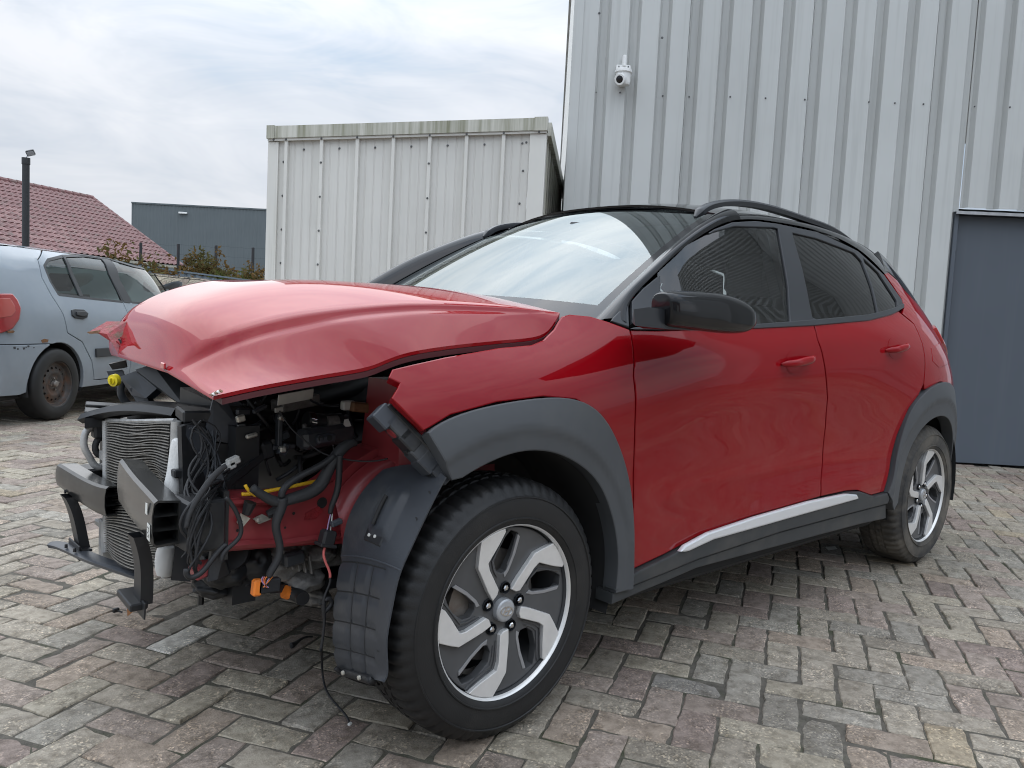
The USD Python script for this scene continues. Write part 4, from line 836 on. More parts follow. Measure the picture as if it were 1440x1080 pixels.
# ---------------------------------------------------------------- hood: a sheet lofted over its near edge, its long crease, the buckled ridge and the far edge
def hp(px, y): return at_px([px], 1, y)[0]
def curve(pts, n=61):
    P = np.array(pts); d = np.r_[0, np.cumsum(np.linalg.norm(np.diff(P, axis=0), axis=1))]; d /= d[-1]
    t = np.linspace(0, 1, n); return np.stack([PchipInterpolator(d, P[:, k])(t) for k in range(3)], -1)
def smooth_curve(c, w=2.0): 
    q = gaussian_filter(c, (w, 0), mode="nearest"); q[0], q[-1] = c[0], c[-1]; return q
eL = smooth_curve(curve([hp((300, 557), -.672), hp((350, 546), -.698), hp((450, 528), -.722), hp((522, 515.5), -.738), hp((545, 506), -.743), hp((572, 497), -.746), hp((625, 488), -.748), hp((700, 480), -.747), hp((750, 475), -.742), hp((768, 468), -.735), hp((779, 454), -.722), hp((787, 440), -.70)]), 0.8)
eC = smooth_curve(curve([hp((236, 520), -.27), hp((263, 500), -.35), hp((294, 480), -.42), hp((330, 465), -.47), hp((367, 454), -.50), hp((440, 439), -.545), hp((518, 430), -.58), hp((600, 426), -.615), hp((690, 430), -.65), hp((785, 439.5), -.692)]))
eR = smooth_curve(curve([hp((166, 498), .33), hp((170, 480), .36), hp((178, 452), .40), hp((196, 428), .44), hp((240, 407), .45), hp((290, 395), .43), hp((330, 393), .40), hp((395, 399), .38), hp((505, 405), .36)]), 1.6)
eE = smooth_curve(curve([(-.52, .50, .86), (-.50, .60, .90), (-.40, .70, .95), (-.20, .745, .99), (0, .76, 1.01), (.20, .75, 1.02), (.33, .70, 1.03)]))
nT = 61; rowsC = []
tt = np.linspace(0, 1, nT)[:, None]
up = np.array([0, 0, 1.0])
rear = np.clip((tt-0.0)/0.05, 0, 1)
# crease -> near edge: hollow under the crease, then a full shoulder that turns down to the edge
wid = np.linalg.norm(eL-eC, axis=1)[:, None]
def strip(a, b, n, f): return [a*(1-s)+b*s+f(s) for s in np.linspace(0, 1, n)]
env = np.clip(tt/0.10, 0, 1)*np.clip((1-tt)/0.12, 0, 1)
LC = strip(eL, eC, 17, lambda s: up*(0.009*math.sin(math.pi*s)*(1-0.5*s)-0.012*math.exp(-((s-0.87)/0.10)**2)*math.sin(math.pi*s)**0.3)*np.clip(tt/0.12, 0, 1)*(0.25+0.75*np.clip(wid/0.35, 0, 1))*np.clip((1-tt)/0.25, 0.15, 1))
CR = strip(eC, eR, 25, lambda s: up*(0.030*math.sin(math.pi*s)*np.clip(tt/0.12, 0, 1)+0.006*math.sin(2*math.pi*s)*env))
RE = strip(eR, eE, 11, lambda s: up*0.02*math.sin(math.pi*s)*np.clip(tt/0.2, 0, 1))
HS = np.array(LC[:-1]+CR[:-1]+RE)                       # across, along
j_ = meshkit.noise(HS*np.array([3.2, 3.2, 0.0])+7.7, 4)-0.5; HS[..., 2] += 0.006*j_*env[None, :, 0]
hd_ = put("hood", solid(HS, np.array([0, 0, -0.008]), flip=False), "red_paint", G, 28, label="crumpled red hood, buckled upwards and folded at its far front corner")
put("hood_liner", grid(HS[2:-2, 3:-2]-np.array([0, 0, 0.020])), "hood_under", hd_, 30)
put("hood_frame", solid(HS[0:5, 1:]-np.array([0, 0, 0.010]), np.array([0, 0, -0.012])), "hood_under", hd_, 30)
# far front corner, folded out and torn
tipP = [hp((166, 498), .33), hp((169, 481), .36), hp((178, 452), .40), hp((150, 452), .47), hp((126, 466), .47), hp((140, 470), .43), hp((158, 482), .385)]
cen = np.mean(tipP, 0)+np.array([-0.012, -0.006, 0.004])
fan = np.vstack([tipP, [cen]]); k = len(tipP); ff = np.array([[i, (i+1) % k, k] for i in range(k)])
put("folded_corner", join((fan, ff), (fan+np.array([0.003, 0.004, 0.0]), ff[:, ::-1])), "rust_paint", hd_, False, label="torn red hood corner with bare rusty edges")
# ---------------------------------------------------------------- wheels of the red car
HUBZ, WY = 0.318, -0.875                     # hub height, plane of the rim flange
def wheel_pts(px, y=WY, sc=(540, 660, 4.5)):
    """Points of the front rim seen in the photograph, as (x, z) about the hub."""
    P = at_px([(sc[0]+a/sc[2], sc[1]+b/sc[2]) for a, b in px], 1, y); return P[:, [0, 2]]-np.array(HUB)
HUB = at_px([(712.6, 858)], 1, WY+0.012)[0][[0, 2]]
def sector(poly):
    return [shapely.affinity.rotate(poly, 72*k, origin=(0, 0)) for k in range(5)]
import shapely.affinity
RIMR = 0.211
blade = Polygon(wheel_pts([(640, 455), (690, 420), (745, 392), (800, 369), (745, 480), (678, 600), (690, 650), (752, 772), (745, 800), (722, 834), (690, 780), (622, 632), (628, 555)])).buffer(0)
hole = Polygon(wheel_pts([(838, 398), (880, 408), (892, 440), (850, 560), (812, 650), (790, 668), (756, 655), (742, 600), (775, 490)])).buffer(0.001)
groove = [LineString(wheel_pts(p)) for p in ([(800, 385), (700, 590), (712, 645), (752, 735)], [(818, 390), (722, 592), (732, 642), (756, 700)])]
bev = Polygon(wheel_pts([(884, 415), (896, 432), (868, 545), (832, 650), (806, 700), (800, 672), (818, 648), (852, 550)])).buffer(0.0004)
mat('alloy_mid', (0.30, 0.30, 0.305), 0.35, metallic=0.6)
def ring_poly(r0, r1, n=96):
    t = np.linspace(0, 2*np.pi, n, endpoint=False); o = np.c_[np.cos(t), np.sin(t)]
    return Polygon(o*r1, [o*r0])
disc_clip = Point(0, 0).buffer(RIMR-0.001, 48)
blade = blade.buffer(0.0025, join_style=2)
blades = [b.intersection(disc_clip) for b in sector(blade)]; holes = sector(hole)
bolt = [(0.0545*math.cos(math.radians(90-4+72*k)), 0.0545*math.sin(math.radians(90-4+72*k))) for k in range(5)]
web = Point(0, 0).buffer(RIMR-0.004, 48)
for h_ in holes: web = web.difference(h_)
for b in bolt: web = web.difference(Point(b).buffer(0.0145, 12))
web = max(web.geoms, key=lambda g: g.area) if web.geom_type != "Polygon" else web
def flat(poly, y0, y1):
    """A (x, z) outline made solid between two depths (y0 outer, y1 inner)."""
    return frame_to(extrude(poly, 1.0), (0, y1, 0), (1, 0, 0), (0, 0, 1), (0, y0-y1, 0)) if False else _flat(poly, y0, y1)
def _flat(poly, y0, y1):
    v, f = extrude(poly, abs(y1-y0)); v = np.c_[v[:, 0], y0+v[:, 2], v[:, 1]]; return v, f[:, ::-1]
def dish(mesh, k=0.012):
    """The face of the rim bows outwards from the hub to the flange."""
    v, f = mesh; r = np.hypot(v[:, 0], v[:, 2]); v = v.copy(); v[:, 1] += k*(1-np.clip(r/RIMR, 0, 1))**1.5; return v, f
def dense(poly, y0, y1, step=0.012, bevel=0.0025, k=0.012):
    """A bevelled flat with enough points to follow the dished face."""
    fn = lambda q: np.c_[q[:, 0], np.full(len(q), y0), q[:, 1]]
    v, f = panel(poly, fn, step, 0.0, r=bevel, t=abs(y1-y0)); return dish((v, f), k)
def build_wheel(p, side, brake=True, dirty=False):
    """All pieces about the hub; outer face towards -y when side is +1."""
    def add(name, mesh, m_, parent=None, smooth=30, label=None, kind=None):
        v, f = mesh
        if side < 0: v, f = np.asarray(v)*[1, -1, 1], tris(f)[:, ::-1]
        return put(name, (v, f), m_, parent if parent is not None else p, smooth, label, kind=kind)
    # tyre: carcass with shoulder blocks
    n = 240; th = np.arange(n)*2*np.pi/n
    prof = [(0.214, -0.003), (0.222, -0.010), (0.2305, -0.0125), (0.232, -0.0155), (0.2345, -0.0155), (0.236, -0.0125), (0.255, -0.0145), (0.276, -0.0130), (0.2825, -0.0115), (0.284, -0.0140), (0.287, -0.0135), (0.2885, -0.0095), (0.2990, -0.0035), (0.3085, 0.0030), (0.3150, 0.0090), (0.3200, 0.0170), (0.3232, 0.028), (0.3250, 0.046), (0.3255, 0.060), (0.3185, 0.0605), (0.3185, 0.069), (0.3258, 0.0695), (0.326, 0.085), (0.326, 0.088), (0.3185, 0.0885), (0.3185, 0.0970), (0.326, 0.0975), (0.326, 0.112), (0.3255, 0.116), (0.3185, 0.1165), (0.3185, 0.125), (0.325, 0.1255), (0.3240, 0.142), (0.321, 0.158), (0.316, 0.168), (0.308, 0.175), (0.292, 0.185), (0.262, 0.192), (0.214, 0.180)]
    P = []
    for i, (r, y) in enumerate(prof):
        k = np.arange(n) % 4; cut = np.zeros(n)
        if 12 <= i <= 18 or 31 <= i <= 35: cut = np.where(k == 0, 0.0075 if i > 13 else 0.004, 0.0)
        elif 21 <= i <= 23 or 26 <= i <= 28: cut = np.where(k == 2, 0.0050, 0.0)
        rr = r-cut; P.append(np.stack([rr*np.cos(th), np.full(n, y), rr*np.sin(th)], -1))
    v, f = grid(np.array(P), wrap=True)
    # a touch of load: the contact patch is flat
    v = v.copy(); low = v[:, 2] < -(HUBZ-0.002); v[low, 2] = -(HUBZ-0.002)
    add("tyre", (v, f), "tyre_dusty" if dirty and "tyre_dusty" in M else "tyre", smooth=38)
    rim = add("rim", lathe([(0.2205, -0.001), (0.2195, -0.0045), (0.2165, -0.0055), (0.2130, -0.003), (0.2105, 0.004)], 96), "alloy_machined", smooth=50)
    add("barrel", lathe([(0.2105, 0.004), (0.2095, 0.020), (0.196, 0.035), (0.190, 0.09), (0.198, 0.15), (0.214, 0.185)], 72), "alloy_dark", rim, 50)
    add("web", dense(web, 0.0125, 0.034, 0.013, 0.003), "alloy_dark", rim)
    for b in blades: add("spoke", dense(b, 0.0005, 0.016, 0.012, 0.0022), "alloy_machined", rim, label=None)
    for kq in range(5):
        for g in groove:
            ln = shapely.affinity.rotate(g, 72*kq, origin=(0, 0)).buffer(0.0016, cap_style=2)
            add("ridge", dense(ln.intersection(disc_clip), 0.0095, 0.016, 0.015, 0.0004), "alloy_dark" , rim)
    for kq in range(5):
        add("bevel", dense(shapely.affinity.rotate(bev, 72*kq, origin=(0, 0)).intersection(disc_clip), 0.0108, 0.018, 0.012, 0.0012), "alloy_mid", rim)
    add("centre_cap", lathe([(0.0001, 0.003), (0.022, 0.0035), (0.0275, 0.006), (0.029, 0.010), (0.030, 0.03)], 40), "alloy_dark" if False else "cap_grey", rim, 50)
    # the emblem on the cap: an oval with a leaning letter
    t = np.linspace(0, 2*np.pi, 40, endpoint=False); oval = Polygon(np.c_[0.0215*np.cos(t), 0.0120*np.sin(t)], [np.c_[0.0186*np.cos(t), 0.0096*np.sin(t)]])
    Hs = shapely.union_all([LineString([(-0.0105, -0.0095), (-0.0042, 0.0095)]).buffer(0.0023), LineString([(0.0042, -0.0095), (0.0105, 0.0095)]).buffer(0.0023), LineString([(-0.0065, -0.0012), (0.0065, 0.0012)]).buffer(0.0018)])
    em = shapely.affinity.rotate(oval.union(Hs.intersection(Polygon(oval.exterior))), -14, origin=(0, 0))
    em = [em] if em.geom_type == "Polygon" else list(em.geoms)
    vv = join([_flat(g, 0.0018, 0.006) for g in em])
    if side < 0: vv = (vv[0]*[-1, 1, 1], vv[1][:, ::-1])
    add("emblem", vv, "chrome", rim, False)
    for b in bolt:
        add("lug_pocket", (lambda m: (m[0]+[b[0], 0, b[1]], m[1]))(lathe([(0.0145, 0.014), (0.0135, 0.030), (0.0001, 0.031)], 16)), "black_satin", rim, 40)
        add("lug_nut", (lambda m: (m[0]+[b[0], 0, b[1]], m[1]))(lathe([(0.0001, 0.011), (0.0055, 0.0115), (0.0078, 0.014), (0.0092, 0.020), (0.0092, 0.03)], 6)), "chrome", rim, False)
    add("brake_disc", lathe([(0.0001, 0.050), (0.068, 0.050), (0.070, 0.062), (0.140, 0.063), (0.140, 0.085), (0.07, 0.085)], 64), "brake_iron", smooth=30)
    if brake:
        a0, a1 = math.radians(150), math.radians(205); pts = [(r*math.cos(a), y, r*math.sin(a)) for a in np.linspace(a0, a1, 8) for r in (0.085, 0.155) for y in (0.042, 0.10)]
        h_ = trimesh.convex.convex_hull(np.array(pts)); add("caliper", (np.array(h_.vertices), np.array(h_.faces)), "brake_iron", smooth=False)
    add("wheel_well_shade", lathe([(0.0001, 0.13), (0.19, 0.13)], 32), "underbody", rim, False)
mat("cap_grey", (0.40, 0.41, 0.42), 0.32, metallic=0.6)
mat("tyre_dusty", (0.022, 0.021, 0.020), 0.7, 0.25, 10, bump=0.0006, bscale=300, dirt=(0.115, 0.100, 0.080), dscale=6, damt=(0.40, 0.66))
def wheel(x, y, side, rot, **k):
    w_ = UsdGeom.Xform.Define(stage, numbered("/World/damaged_car/wheel"))
    w_.AddTranslateOp().Set(Gf.Vec3d(x, y, HUBZ)); w_.AddRotateYOp().Set(float(rot))
    build_wheel(w_.GetPrim(), side, **k)
wheel(0.0, WY+0.004, 1, 0.0); wheel(2.6, WY+0.004, 1, 25.0, dirty=True)
wheel(0.0, -WY-0.004, -1, 40.0); wheel(2.6, -WY-0.004, -1, 10.0)
# wheel housings
for cx in (0.0, 2.6):
    for s in (-1, 1):
        t = np.linspace(math.radians(-12 if cx > 1 else -15), math.radians(192 if cx > 1 else 112), 30); r = 0.392
        sh = np.array([[(cx+r*math.cos(a), s*y, 0.33+r*math.sin(a)) for a in t] for y in (0.50, 0.62, 0.74, 0.865)])
        put("wheel_housing", grid(sh), "underbody", G, True)
        put("housing_wall", (np.vstack([sh[0], [[cx, s*0.50, 0.33]]]), np.array([[i, i+1, len(t)] for i in range(len(t)-1)])), "underbody", G)
# floor, bulkheads and what is seen through the glass
put("floor_pan", bx((-0.25, -0.80, 0.20), (3.15, 0.80, 0.30), 0.02) if False else join(bx((0.42, -0.82, 0.22), (2.2, 0.82, 0.30), 0.02), bx((-0.15, -0.48, 0.24), (0.41, 0.48, 0.27), 0.01), bx((2.21, -0.49, 0.24), (3.15, 0.49, 0.34), 0.02)), "underbody", G)
put("bulkhead", bx((0.40, -0.80, 0.30), (0.44, 0.80, 0.98), 0.005), "underbody", G); put("bulkhead", bx((3.0, -0.62, 0.34), (3.04, 0.62, 0.95)), "underbody", G)
put("dashboard", hull([(x, y, z) for y in (-0.72, 0.72) for x, z in ((0.46, 0.98), (0.62, 1.02), (0.85, 1.0), (0.98, 0.93), (0.95, 0.80), (0.5, 0.75))]), "seat_cloth", G)
put("cowl_panel", hull([(x, y, z) for y in (-0.70, 0.70) for x, z in ((0.30, 1.0), (0.45, 1.035), (0.50, 0.99), (0.32, 0.95))]), "black_satin", G)
def seat(x, y):
    s = UsdGeom.Xform.Define(stage, numbered("/World/damaged_car/seat")).GetPrim()
    put("cushion", bx((x-0.05, y-0.24, 0.42), (x+0.45, y+0.24, 0.60), 0.05), "seat_cloth", s)
    put("backrest", hull([(x+a, y+s_*w, z) for s_ in (-1, 1) for a, w, z in ((0.36, 0.23, 0.58), (0.50, 0.25, 0.60), (0.56, 0.23, 1.0), (0.66, 0.22, 1.0), (0.62, 0.18, 1.14), (0.69, 0.17, 1.14), (0.50, 0.20, 0.55))]), "seat_cloth", s, 40)
    put("headrest", bx((x+0.63, y-0.12, 1.18), (x+0.73, y+0.12, 1.36), 0.035), "seat_cloth", s, 40)
    put("headrest_post", join([tube([(x+0.66, y+d, 1.13), (x+0.68, y+d, 1.2)], 0.006, 6) for d in (-0.05, 0.05)]), "chrome", s)
for y in (-0.37, 0.37): seat(1.12, y)
put("rear_bench", join(bx((1.95, -0.62, 0.42), (2.4, 0.62, 0.60), 0.05), hull([(x, y, z) for y in (-0.60, 0.60) for x, z in ((2.35, 0.55), (2.48, 0.55), (2.58, 1.12), (2.50, 1.12))])), "seat_cloth", G)
sw = np.array([(1.02+0.085*math.cos(a)*0.45, -0.37+0.18*math.sin(a), 1.0+0.16*math.cos(a)) for a in np.linspace(0, 2*np.pi, 30)])
put("steering_wheel", tube(sw, 0.016, 8, 2), "black_satin", G, True)
put("interior_mirror", obox((1.02, -0.10, 1.405), (0.02, 0.13, 0.036), (1, 0.25, 0.2), (-0.25, 1, 0.05), 0.008), "black_satin", G)
for s in (-1, 1):
    put("door_lining", bx((0.55, s*0.70, 0.32), (2.3, s*0.78, 1.0), 0.02), "seat_cloth", G)
put("headliner", grid(np.array([[(x, u*(roof_halfw(x)-0.05), float(roofz(x, 0.4))-0.055) for u in (-1, 0, 1)] for x in np.linspace(1.25, 2.9, 12)])), "interior_grey", G)
for s in (-1, 1): put("inner_post", bx((1.50, s*0.60, 0.95), (1.58, s*0.68, 1.45), 0.01) if False else hull([(x, s*y, z) for x, y, z in ((1.47, 0.80, 0.9), (1.60, 0.80, 0.9), (1.47, 0.75, 0.9), (1.60, 0.75, 0.9), (1.43, 0.64, 1.43), (1.54, 0.64, 1.43), (1.43, 0.60, 1.43), (1.54, 0.60, 1.43))]), "interior_grey", G)

# ---------------------------------------------------------------- door mirrors
def mirror_head():
    # shell: rounded, long towards the outer end; trace of its outline in the photograph at y = -0.96
    def o(px, y=-0.985): return at_px([px], 1, y)[0]
    top = [o(p) for p in ((929, 414), (933, 410.5), (950, 409), (985, 410), (1015, 414), (1038, 422), (1052, 433), (1058, 446))]
    bot = [o(p) for p in ((929, 456), (933, 459), (950, 462), (985, 466), (1015, 469), (1038, 468.5), (1050, 464), (1058, 452))]
    rows = []
    for k, (a, b) in enumerate(zip(top, bot)):
        c = (a+b)/2; h = (b-a)/2; dep = np.interp(k, [0, 1, 2, 4, 6, 7], [0.034, 0.042, 0.046, 0.044, 0.030, 0.016])
        sg = lambda q, e: np.sign(q)*abs(q)**e
        rows.append([c-h*sg(math.cos(t), 0.62)+np.array([-0.15, -0.98, 0])*dep*sg(math.sin(t), 0.75) for t in np.linspace(0.001, 2*np.pi+0.001, 25)[:-1]])
    P = np.array(rows); P = np.stack([spline(P[:, j], 4) for j in range(24)], 1)
    # plan sweep: the outer end stands further out and slightly back
    v, f = grid(P, wrap=True, flip=True); N = len(v); v = np.vstack([v, P[0].mean(0)[None], P[-1].mean(0)[None]]); J = np.arange(24); m_ = (len(P)-1)*24
    f = np.vstack([f, np.c_[np.full(24, N), J, (J+1) % 24], np.c_[np.full(24, N+1), m_+(J+1) % 24, m_+J]])
    return v, f
mh = mirror_head()
both("mirror_shell", mh, "black_gloss", smooth=50)
mq = at_px([(891, 435), (925, 431), (1036, 446), (1043, 455), (1036, 466), (985, 466), (935, 462), (893, 459)], 1, -1.06)
both("mirror_foot", hull(np.vstack([at_px([(891, 435), (912, 432), (1030, 447), (1038, 457), (1030, 467), (940, 463), (893, 458)], 1, y) for y in (-1.0, -0.93)]+[at_px([(888, 452), (905, 462), (900, 440)], 1, -0.85)])), "black_satin")
both("mirror_indicator", hull(np.vstack([at_px([(1050, 440), (1057, 441), (1059, 449), (1056, 453), (1051, 452)], 1, y) for y in (-1.015, -0.96)])), "lamp_clear")
sail = fpoly(z5([(75, 545), (76, 455), (120, 405), (186, 350), (188, 545)]))
both("mirror_sail", panel(sail, flank, 0.02, 0.0, lift=0.006, t=0.012), "frame_black")
# bonnet-side plates at the pillar foot
foot = fpoly([(857, 452), (884, 425), (885, 461)])
both("pillar_foot", panel(foot, flank, 0.02, 0.0, lift=0.002, t=0.01), "frame_black")
# ---------------------------------------------------------------- the stripped front end
mat("beam_paint", (0.011, 0.011, 0.0105), 0.26, 0.25, 9, dirt=(0.045, 0.043, 0.037), dscale=5, damt=(0.5, 0.85), coat_weight=0.3, coat_roughness=0.15)
mat("plastic_black", (0.009, 0.0095, 0.0105), 0.42, 0.2, 14, dirt=(0.05, 0.048, 0.044), dscale=8, damt=(0.55, 0.85))
mat("plastic_grey", (0.026, 0.029, 0.034), 0.36, 0.12, 8, dirt=(0.075, 0.074, 0.070), dscale=4, damt=(0.52, 0.8), bump=0.0004, bscale=200)
mat("plastic_slate", (0.036, 0.040, 0.047), 0.36, 0.1, 8, dirt=(0.08, 0.08, 0.08), dscale=5, damt=(0.55, 0.8))
mat("cast_alloy", (0.24, 0.235, 0.225), 0.55, 0.3, 25, metallic=0.35, bump=0.002, bscale=120, dirt=(0.06, 0.055, 0.05), dscale=10, damt=(0.42, 0.7))
mat("cooler_alloy", (0.44, 0.44, 0.43), 0.42, 0.2, 25, metallic=0.55, dirt=(0.22, 0.21, 0.19), dscale=7, damt=(0.5, 0.8))
mat("cooler_fin", (0.25, 0.24, 0.22), 0.55, 0.3, 30, metallic=0.4, dirt=(0.16, 0.145, 0.12), dscale=6, damt=(0.42, 0.7))
mat("cooler_core", (0.075, 0.072, 0.066), 0.8, 0.3, 60)
mat("tank_white", (0.66, 0.66, 0.64), 0.35, 0.1, 12, dirt=(0.35, 0.34, 0.31), dscale=9, damt=(0.55, 0.85))
mat("wire_black", (0.012, 0.012, 0.013), 0.5, bump=0.0006, bscale=260)
mat("wire_tape", (0.020, 0.020, 0.021), 0.6, bump=0.0012, bscale=120)
mat("yellow_tube", (0.72, 0.42, 0.02), 0.4); mat("yellow_cap", (0.68, 0.55, 0.02), 0.4)
mat("orange_plastic", (0.75, 0.20, 0.025), 0.45); mat("pink_wire", (0.55, 0.13, 0.12), 0.5); mat("lilac_wire", (0.35, 0.25, 0.42), 0.5)
mat("label_paper", (0.62, 0.62, 0.58), 0.6, 0.1, 30); mat("label_ink", (0.05, 0.05, 0.05), 0.6)
mat("connector_white", (0.58, 0.58, 0.55), 0.45); mat("bolt_zinc", (0.50, 0.48, 0.42), 0.4, 0.3, 40, metallic=0.7)
mat("rust_brown", (0.15, 0.075, 0.035), 0.7, 0.4, 30)
mat("leaf_dry", (0.30, 0.13, 0.045), 0.75, 0.3, 40)
X = lambda px, x: at_px([px], 0, x)[0]
Y = lambda px, y: at_px([px], 1, y)[0]
Zp = lambda px, z: at_px([px], 2, z)[0]

# condenser and radiator: wavy tubes between two header tanks
fr = thing  # noqa
cool = UsdGeom.Xform.Define(stage, "/World/damaged_car/radiator").GetPrim()
cTL, cTR, cBL, cBR = Y((150, 593), .34), Y((246, 594), -.27), Y((152, 778), .30), Y((232, 806), -.24)
def cpt(u, v, w=0.0):
    p = (cTL*(1-u)+cTR*u)*(1-v)+(cBL*(1-u)+cBR*u)*v
    # bent by the blow: pushed back in the middle, sagging low down
    p = p+np.array([0.055*math.exp(-((u-0.62)/0.22)**2-((v-0.52)/0.24)**2)-0.02*math.exp(-((u-0.25)/0.2)**2-((v-0.85)/0.2)**2), 0, 0])
    p[2] += 0.006*math.sin(u*9+v*7)*(0.3+v)-0.02*math.exp(-((u-0.55)/0.25)**2)*max(0, v-0.45)
    return p+np.array([-w, 0, 0])
nf = 52; us = np.linspace(0.02, 0.98, 40); rows = []
rgf = np.random.default_rng(3)
for k in range(nf):
    v = (k+0.5)/nf; ph = rgf.normal(0, 1.2, 2)
    P = np.array([cpt(u, v)+np.array([0.0012*math.sin(u*17+ph[0]), 0, 0.0009*math.sin(u*9+ph[1]*0.5+v*6)+0.0022*math.exp(-((u-0.55)/0.08)**2)*math.sin(k*1.7)]) for u in us])
    a = np.array([-0.008, 0, 0.0013]); b = np.array([-0.008, 0, -0.0013]); c = np.array([0.006, 0, 0.0013])
    rows.append(grid(np.stack([P+c, P+a, P+b], 0)))
put("cooling_tube", join(rows), "cooler_fin", cool, False, kind="stuff")
put("core", grid(np.array([[cpt(u, v, -0.004) for v in np.linspace(0.0, 1.0, 16)] for u in np.linspace(0, 1, 20)]), flip=True), "cooler_core", cool, True)
put("header_tank", tube([cpt(0.0, -0.005)+[0, .008, 0], cpt(0.0, 0.5)+[0, .008, 0], cpt(0.0, 1.005)+[0, .008, 0]], 0.011, 10), "cooler_alloy", cool, 40)
put("header_tank", tube([cpt(1.0, -0.01)+[0, -.010, 0], cpt(1.0, 0.5)+[0, -.010, 0], cpt(1.0, 1.01)+[0, -.010, 0]], 0.013, 12), "cooler_alloy", cool, 40)
put("top_bar", tube([cpt(0.0, -0.012), cpt(0.5, -0.012), cpt(1.0, -0.012)], 0.006, 6), "cooler_alloy", cool, 40)
put("receiver_drier", tube([Y((254, 617), -.325), Y((253, 621), -.325), Y((247, 660), -.325), Y((240, 700), -.325), Y((239.5, 704), -.325)], [0.012, 0.019, 0.019, 0.019, 0.012], 16, 2), "tank_white", cool, 40)
put("receiver_drier", tube([Y((234, 768), -.275), Y((233.5, 771), -.275), Y((232, 806), -.275), Y((231.5, 809), -.275)], [0.012, 0.021, 0.021, 0.012], 16, 2), "tank_white", cool, 40)
put("clamp", obox(Y((246, 664), -.335), (0.05, 0.02, 0.02), (0, 1, 0), (1, 0, 0), 0.003), "plastic_black", cool)
put("side_bracket", bx(cpt(0, 0.28)+[-0.01, 0.005, -0.012], cpt(0, 0.28)+[0.02, 0.05, 0.014], 0.002), "cooler_alloy", cool)
put("lower_duct", join(bx(cpt(0.0, 0.84)+[-0.01, 0.012, -0.10], cpt(0.0, 0.84)+[0.04, 0.045, 0.035], 0.004), bx(cpt(0.0, 0.84)+[0.0, 0.046, -0.085], cpt(0.0, 0.84)+[0.03, 0.085, 0.0], 0.01), bx(cpt(0.0, 0.84)+[-0.005, 0.046, 0.002], cpt(0.0, 0.84)+[0.03, 0.11, 0.022], 0.004)), "cooler_alloy", cool)
put("fan_shroud", hull([(x, y, z) for x in (-0.50, -0.44) for y, z in ((0.40, 0.28), (0.40, 0.70), (-0.42, 0.74), (-0.42, 0.30))]), "plastic_black", cool)
put("side_tank", hull([Y(p, y) for p in ((119, 588), (146, 587), (147, 600), (119, 602)) for y in (.36, .43)]), "plastic_black", cool)
put("side_tank", hull([np.array([x, y, z]) for x in (-0.56, -0.50) for y in (.36, .47) for z in (0.36, 0.66)]), "plastic_black", cool, False)
put("coolant_pipe", tube([Y(p, .40) for p in ((145, 601), (132, 600), (122, 606), (118, 618), (119, 630), (126, 643), (133, 654), (141, 657), (147, 655))], 0.0105, 10, 5), "cooler_alloy", cool, True)
put("rubber_hose", tube([Y(p, .39) for p in ((148, 640), (137, 638), (134, 628), (138, 618), (148, 616))], 0.010, 8, 5), "wire_black", cool, True)
put("pipe_flange", bx(Y((141, 606), .39)-0.022, Y((141, 606), .39)+0.022, 0.006), "plastic_black", cool)
put("side_plate", hull([Y(p, y) for p in ((263, 597), (284, 600), (296, 610), (283, 650), (292, 700), (256, 700), (258, 640)) for y in (-.36, -.345)]), "plastic_slate", cool)
put("side_plate", hull([Y(p, y) for p in ((246, 770), (262, 766), (268, 818), (240, 816)) for y in (-.33, -.315)]), "plastic_slate", cool)

# upper tie panel, arched
tie = spline(np.array([Y(p, y) for p, y in (((131, 585), .42), (160, 0) and ((163, 576), .30), ((195, 572), .12), ((228, 573), -.05), ((266, 578), -.22))]), 6)
tp_ = np.stack([tie+np.array([a, 0, b]) for a, b in ((0.05, 0.012), (0.0, 0.016), (-0.035, 0.008), (-0.045, -0.010), (-0.03, -0.022), (0.05, -0.02))], 1)
put("upper_tie_panel", grid(tp_, wrap=True), "plastic_black", G, 40)
put("upper_tie_panel", obox(Y((282, 582), -.30), (0.12, 0.10, 0.03), (0.2, 1, 0), (1, 0, 0), 0.005), "plastic_black", G)
put("latch_bracket", join(obox(Y((137, 578), .43), (0.06, 0.07, 0.012), (0.3, 1, 0.2), (1, 0, 0), 0.002), obox(Y((146, 570), .40), (0.03, 0.10, 0.010), (0.3, 1, 0.25), (1, 0, 0), 0.002)), "plastic_black", G)
put("bolt", obox(Y((136, 577), .45), (0.02, 0.02, 0.012), (1, 0, 0), (0, 1, 0), 0.003), "lamp_red", G)
for px in ((198, 586), (208, 584), (218, 585)): put("clip", obox(Y(px, .08)+[0.06, 0, 0], (0.03, 0.035, 0.008), (0.3, 1, 0), (1, 0, 0.3), 0.002), "connector_white", G)

# far headlamp carrier with its yellow cap
def plate(pts, th, mat_, parent=None, name="bracket", y=None, sm=False):
    P = np.array([Y(p, q) for p, q in pts]); n = np.cross(P[1]-P[0], P[2]-P[0]); n /= np.linalg.norm(n)
    return put(name, hull(np.vstack([P, P+n*th])), mat_, parent if parent is not None else G, sm)
plate([((153, 512), .42), ((176, 507), .40), ((178, 517), .40), ((158, 520), .42)], 0.02, "plastic_black", name="headlamp_bracket")
plate([((150, 522), .44), ((172, 520), .42), ((176, 530), .41), ((155, 534), .44)], 0.015, "plastic_slate", name="headlamp_bracket")
plate([((168, 530), .36), ((190, 522), .30), ((222, 545), .20), ((205, 560), .22), ((185, 556), .30)], 0.03, "plastic_slate", name="headlamp_bracket")
plate([((190, 520), .30), ((214, 512), .22), ((300, 560), -.10), ((262, 575), -.05), ((222, 548), .2)], 0.03, "plastic_black", name="headlamp_bracket")
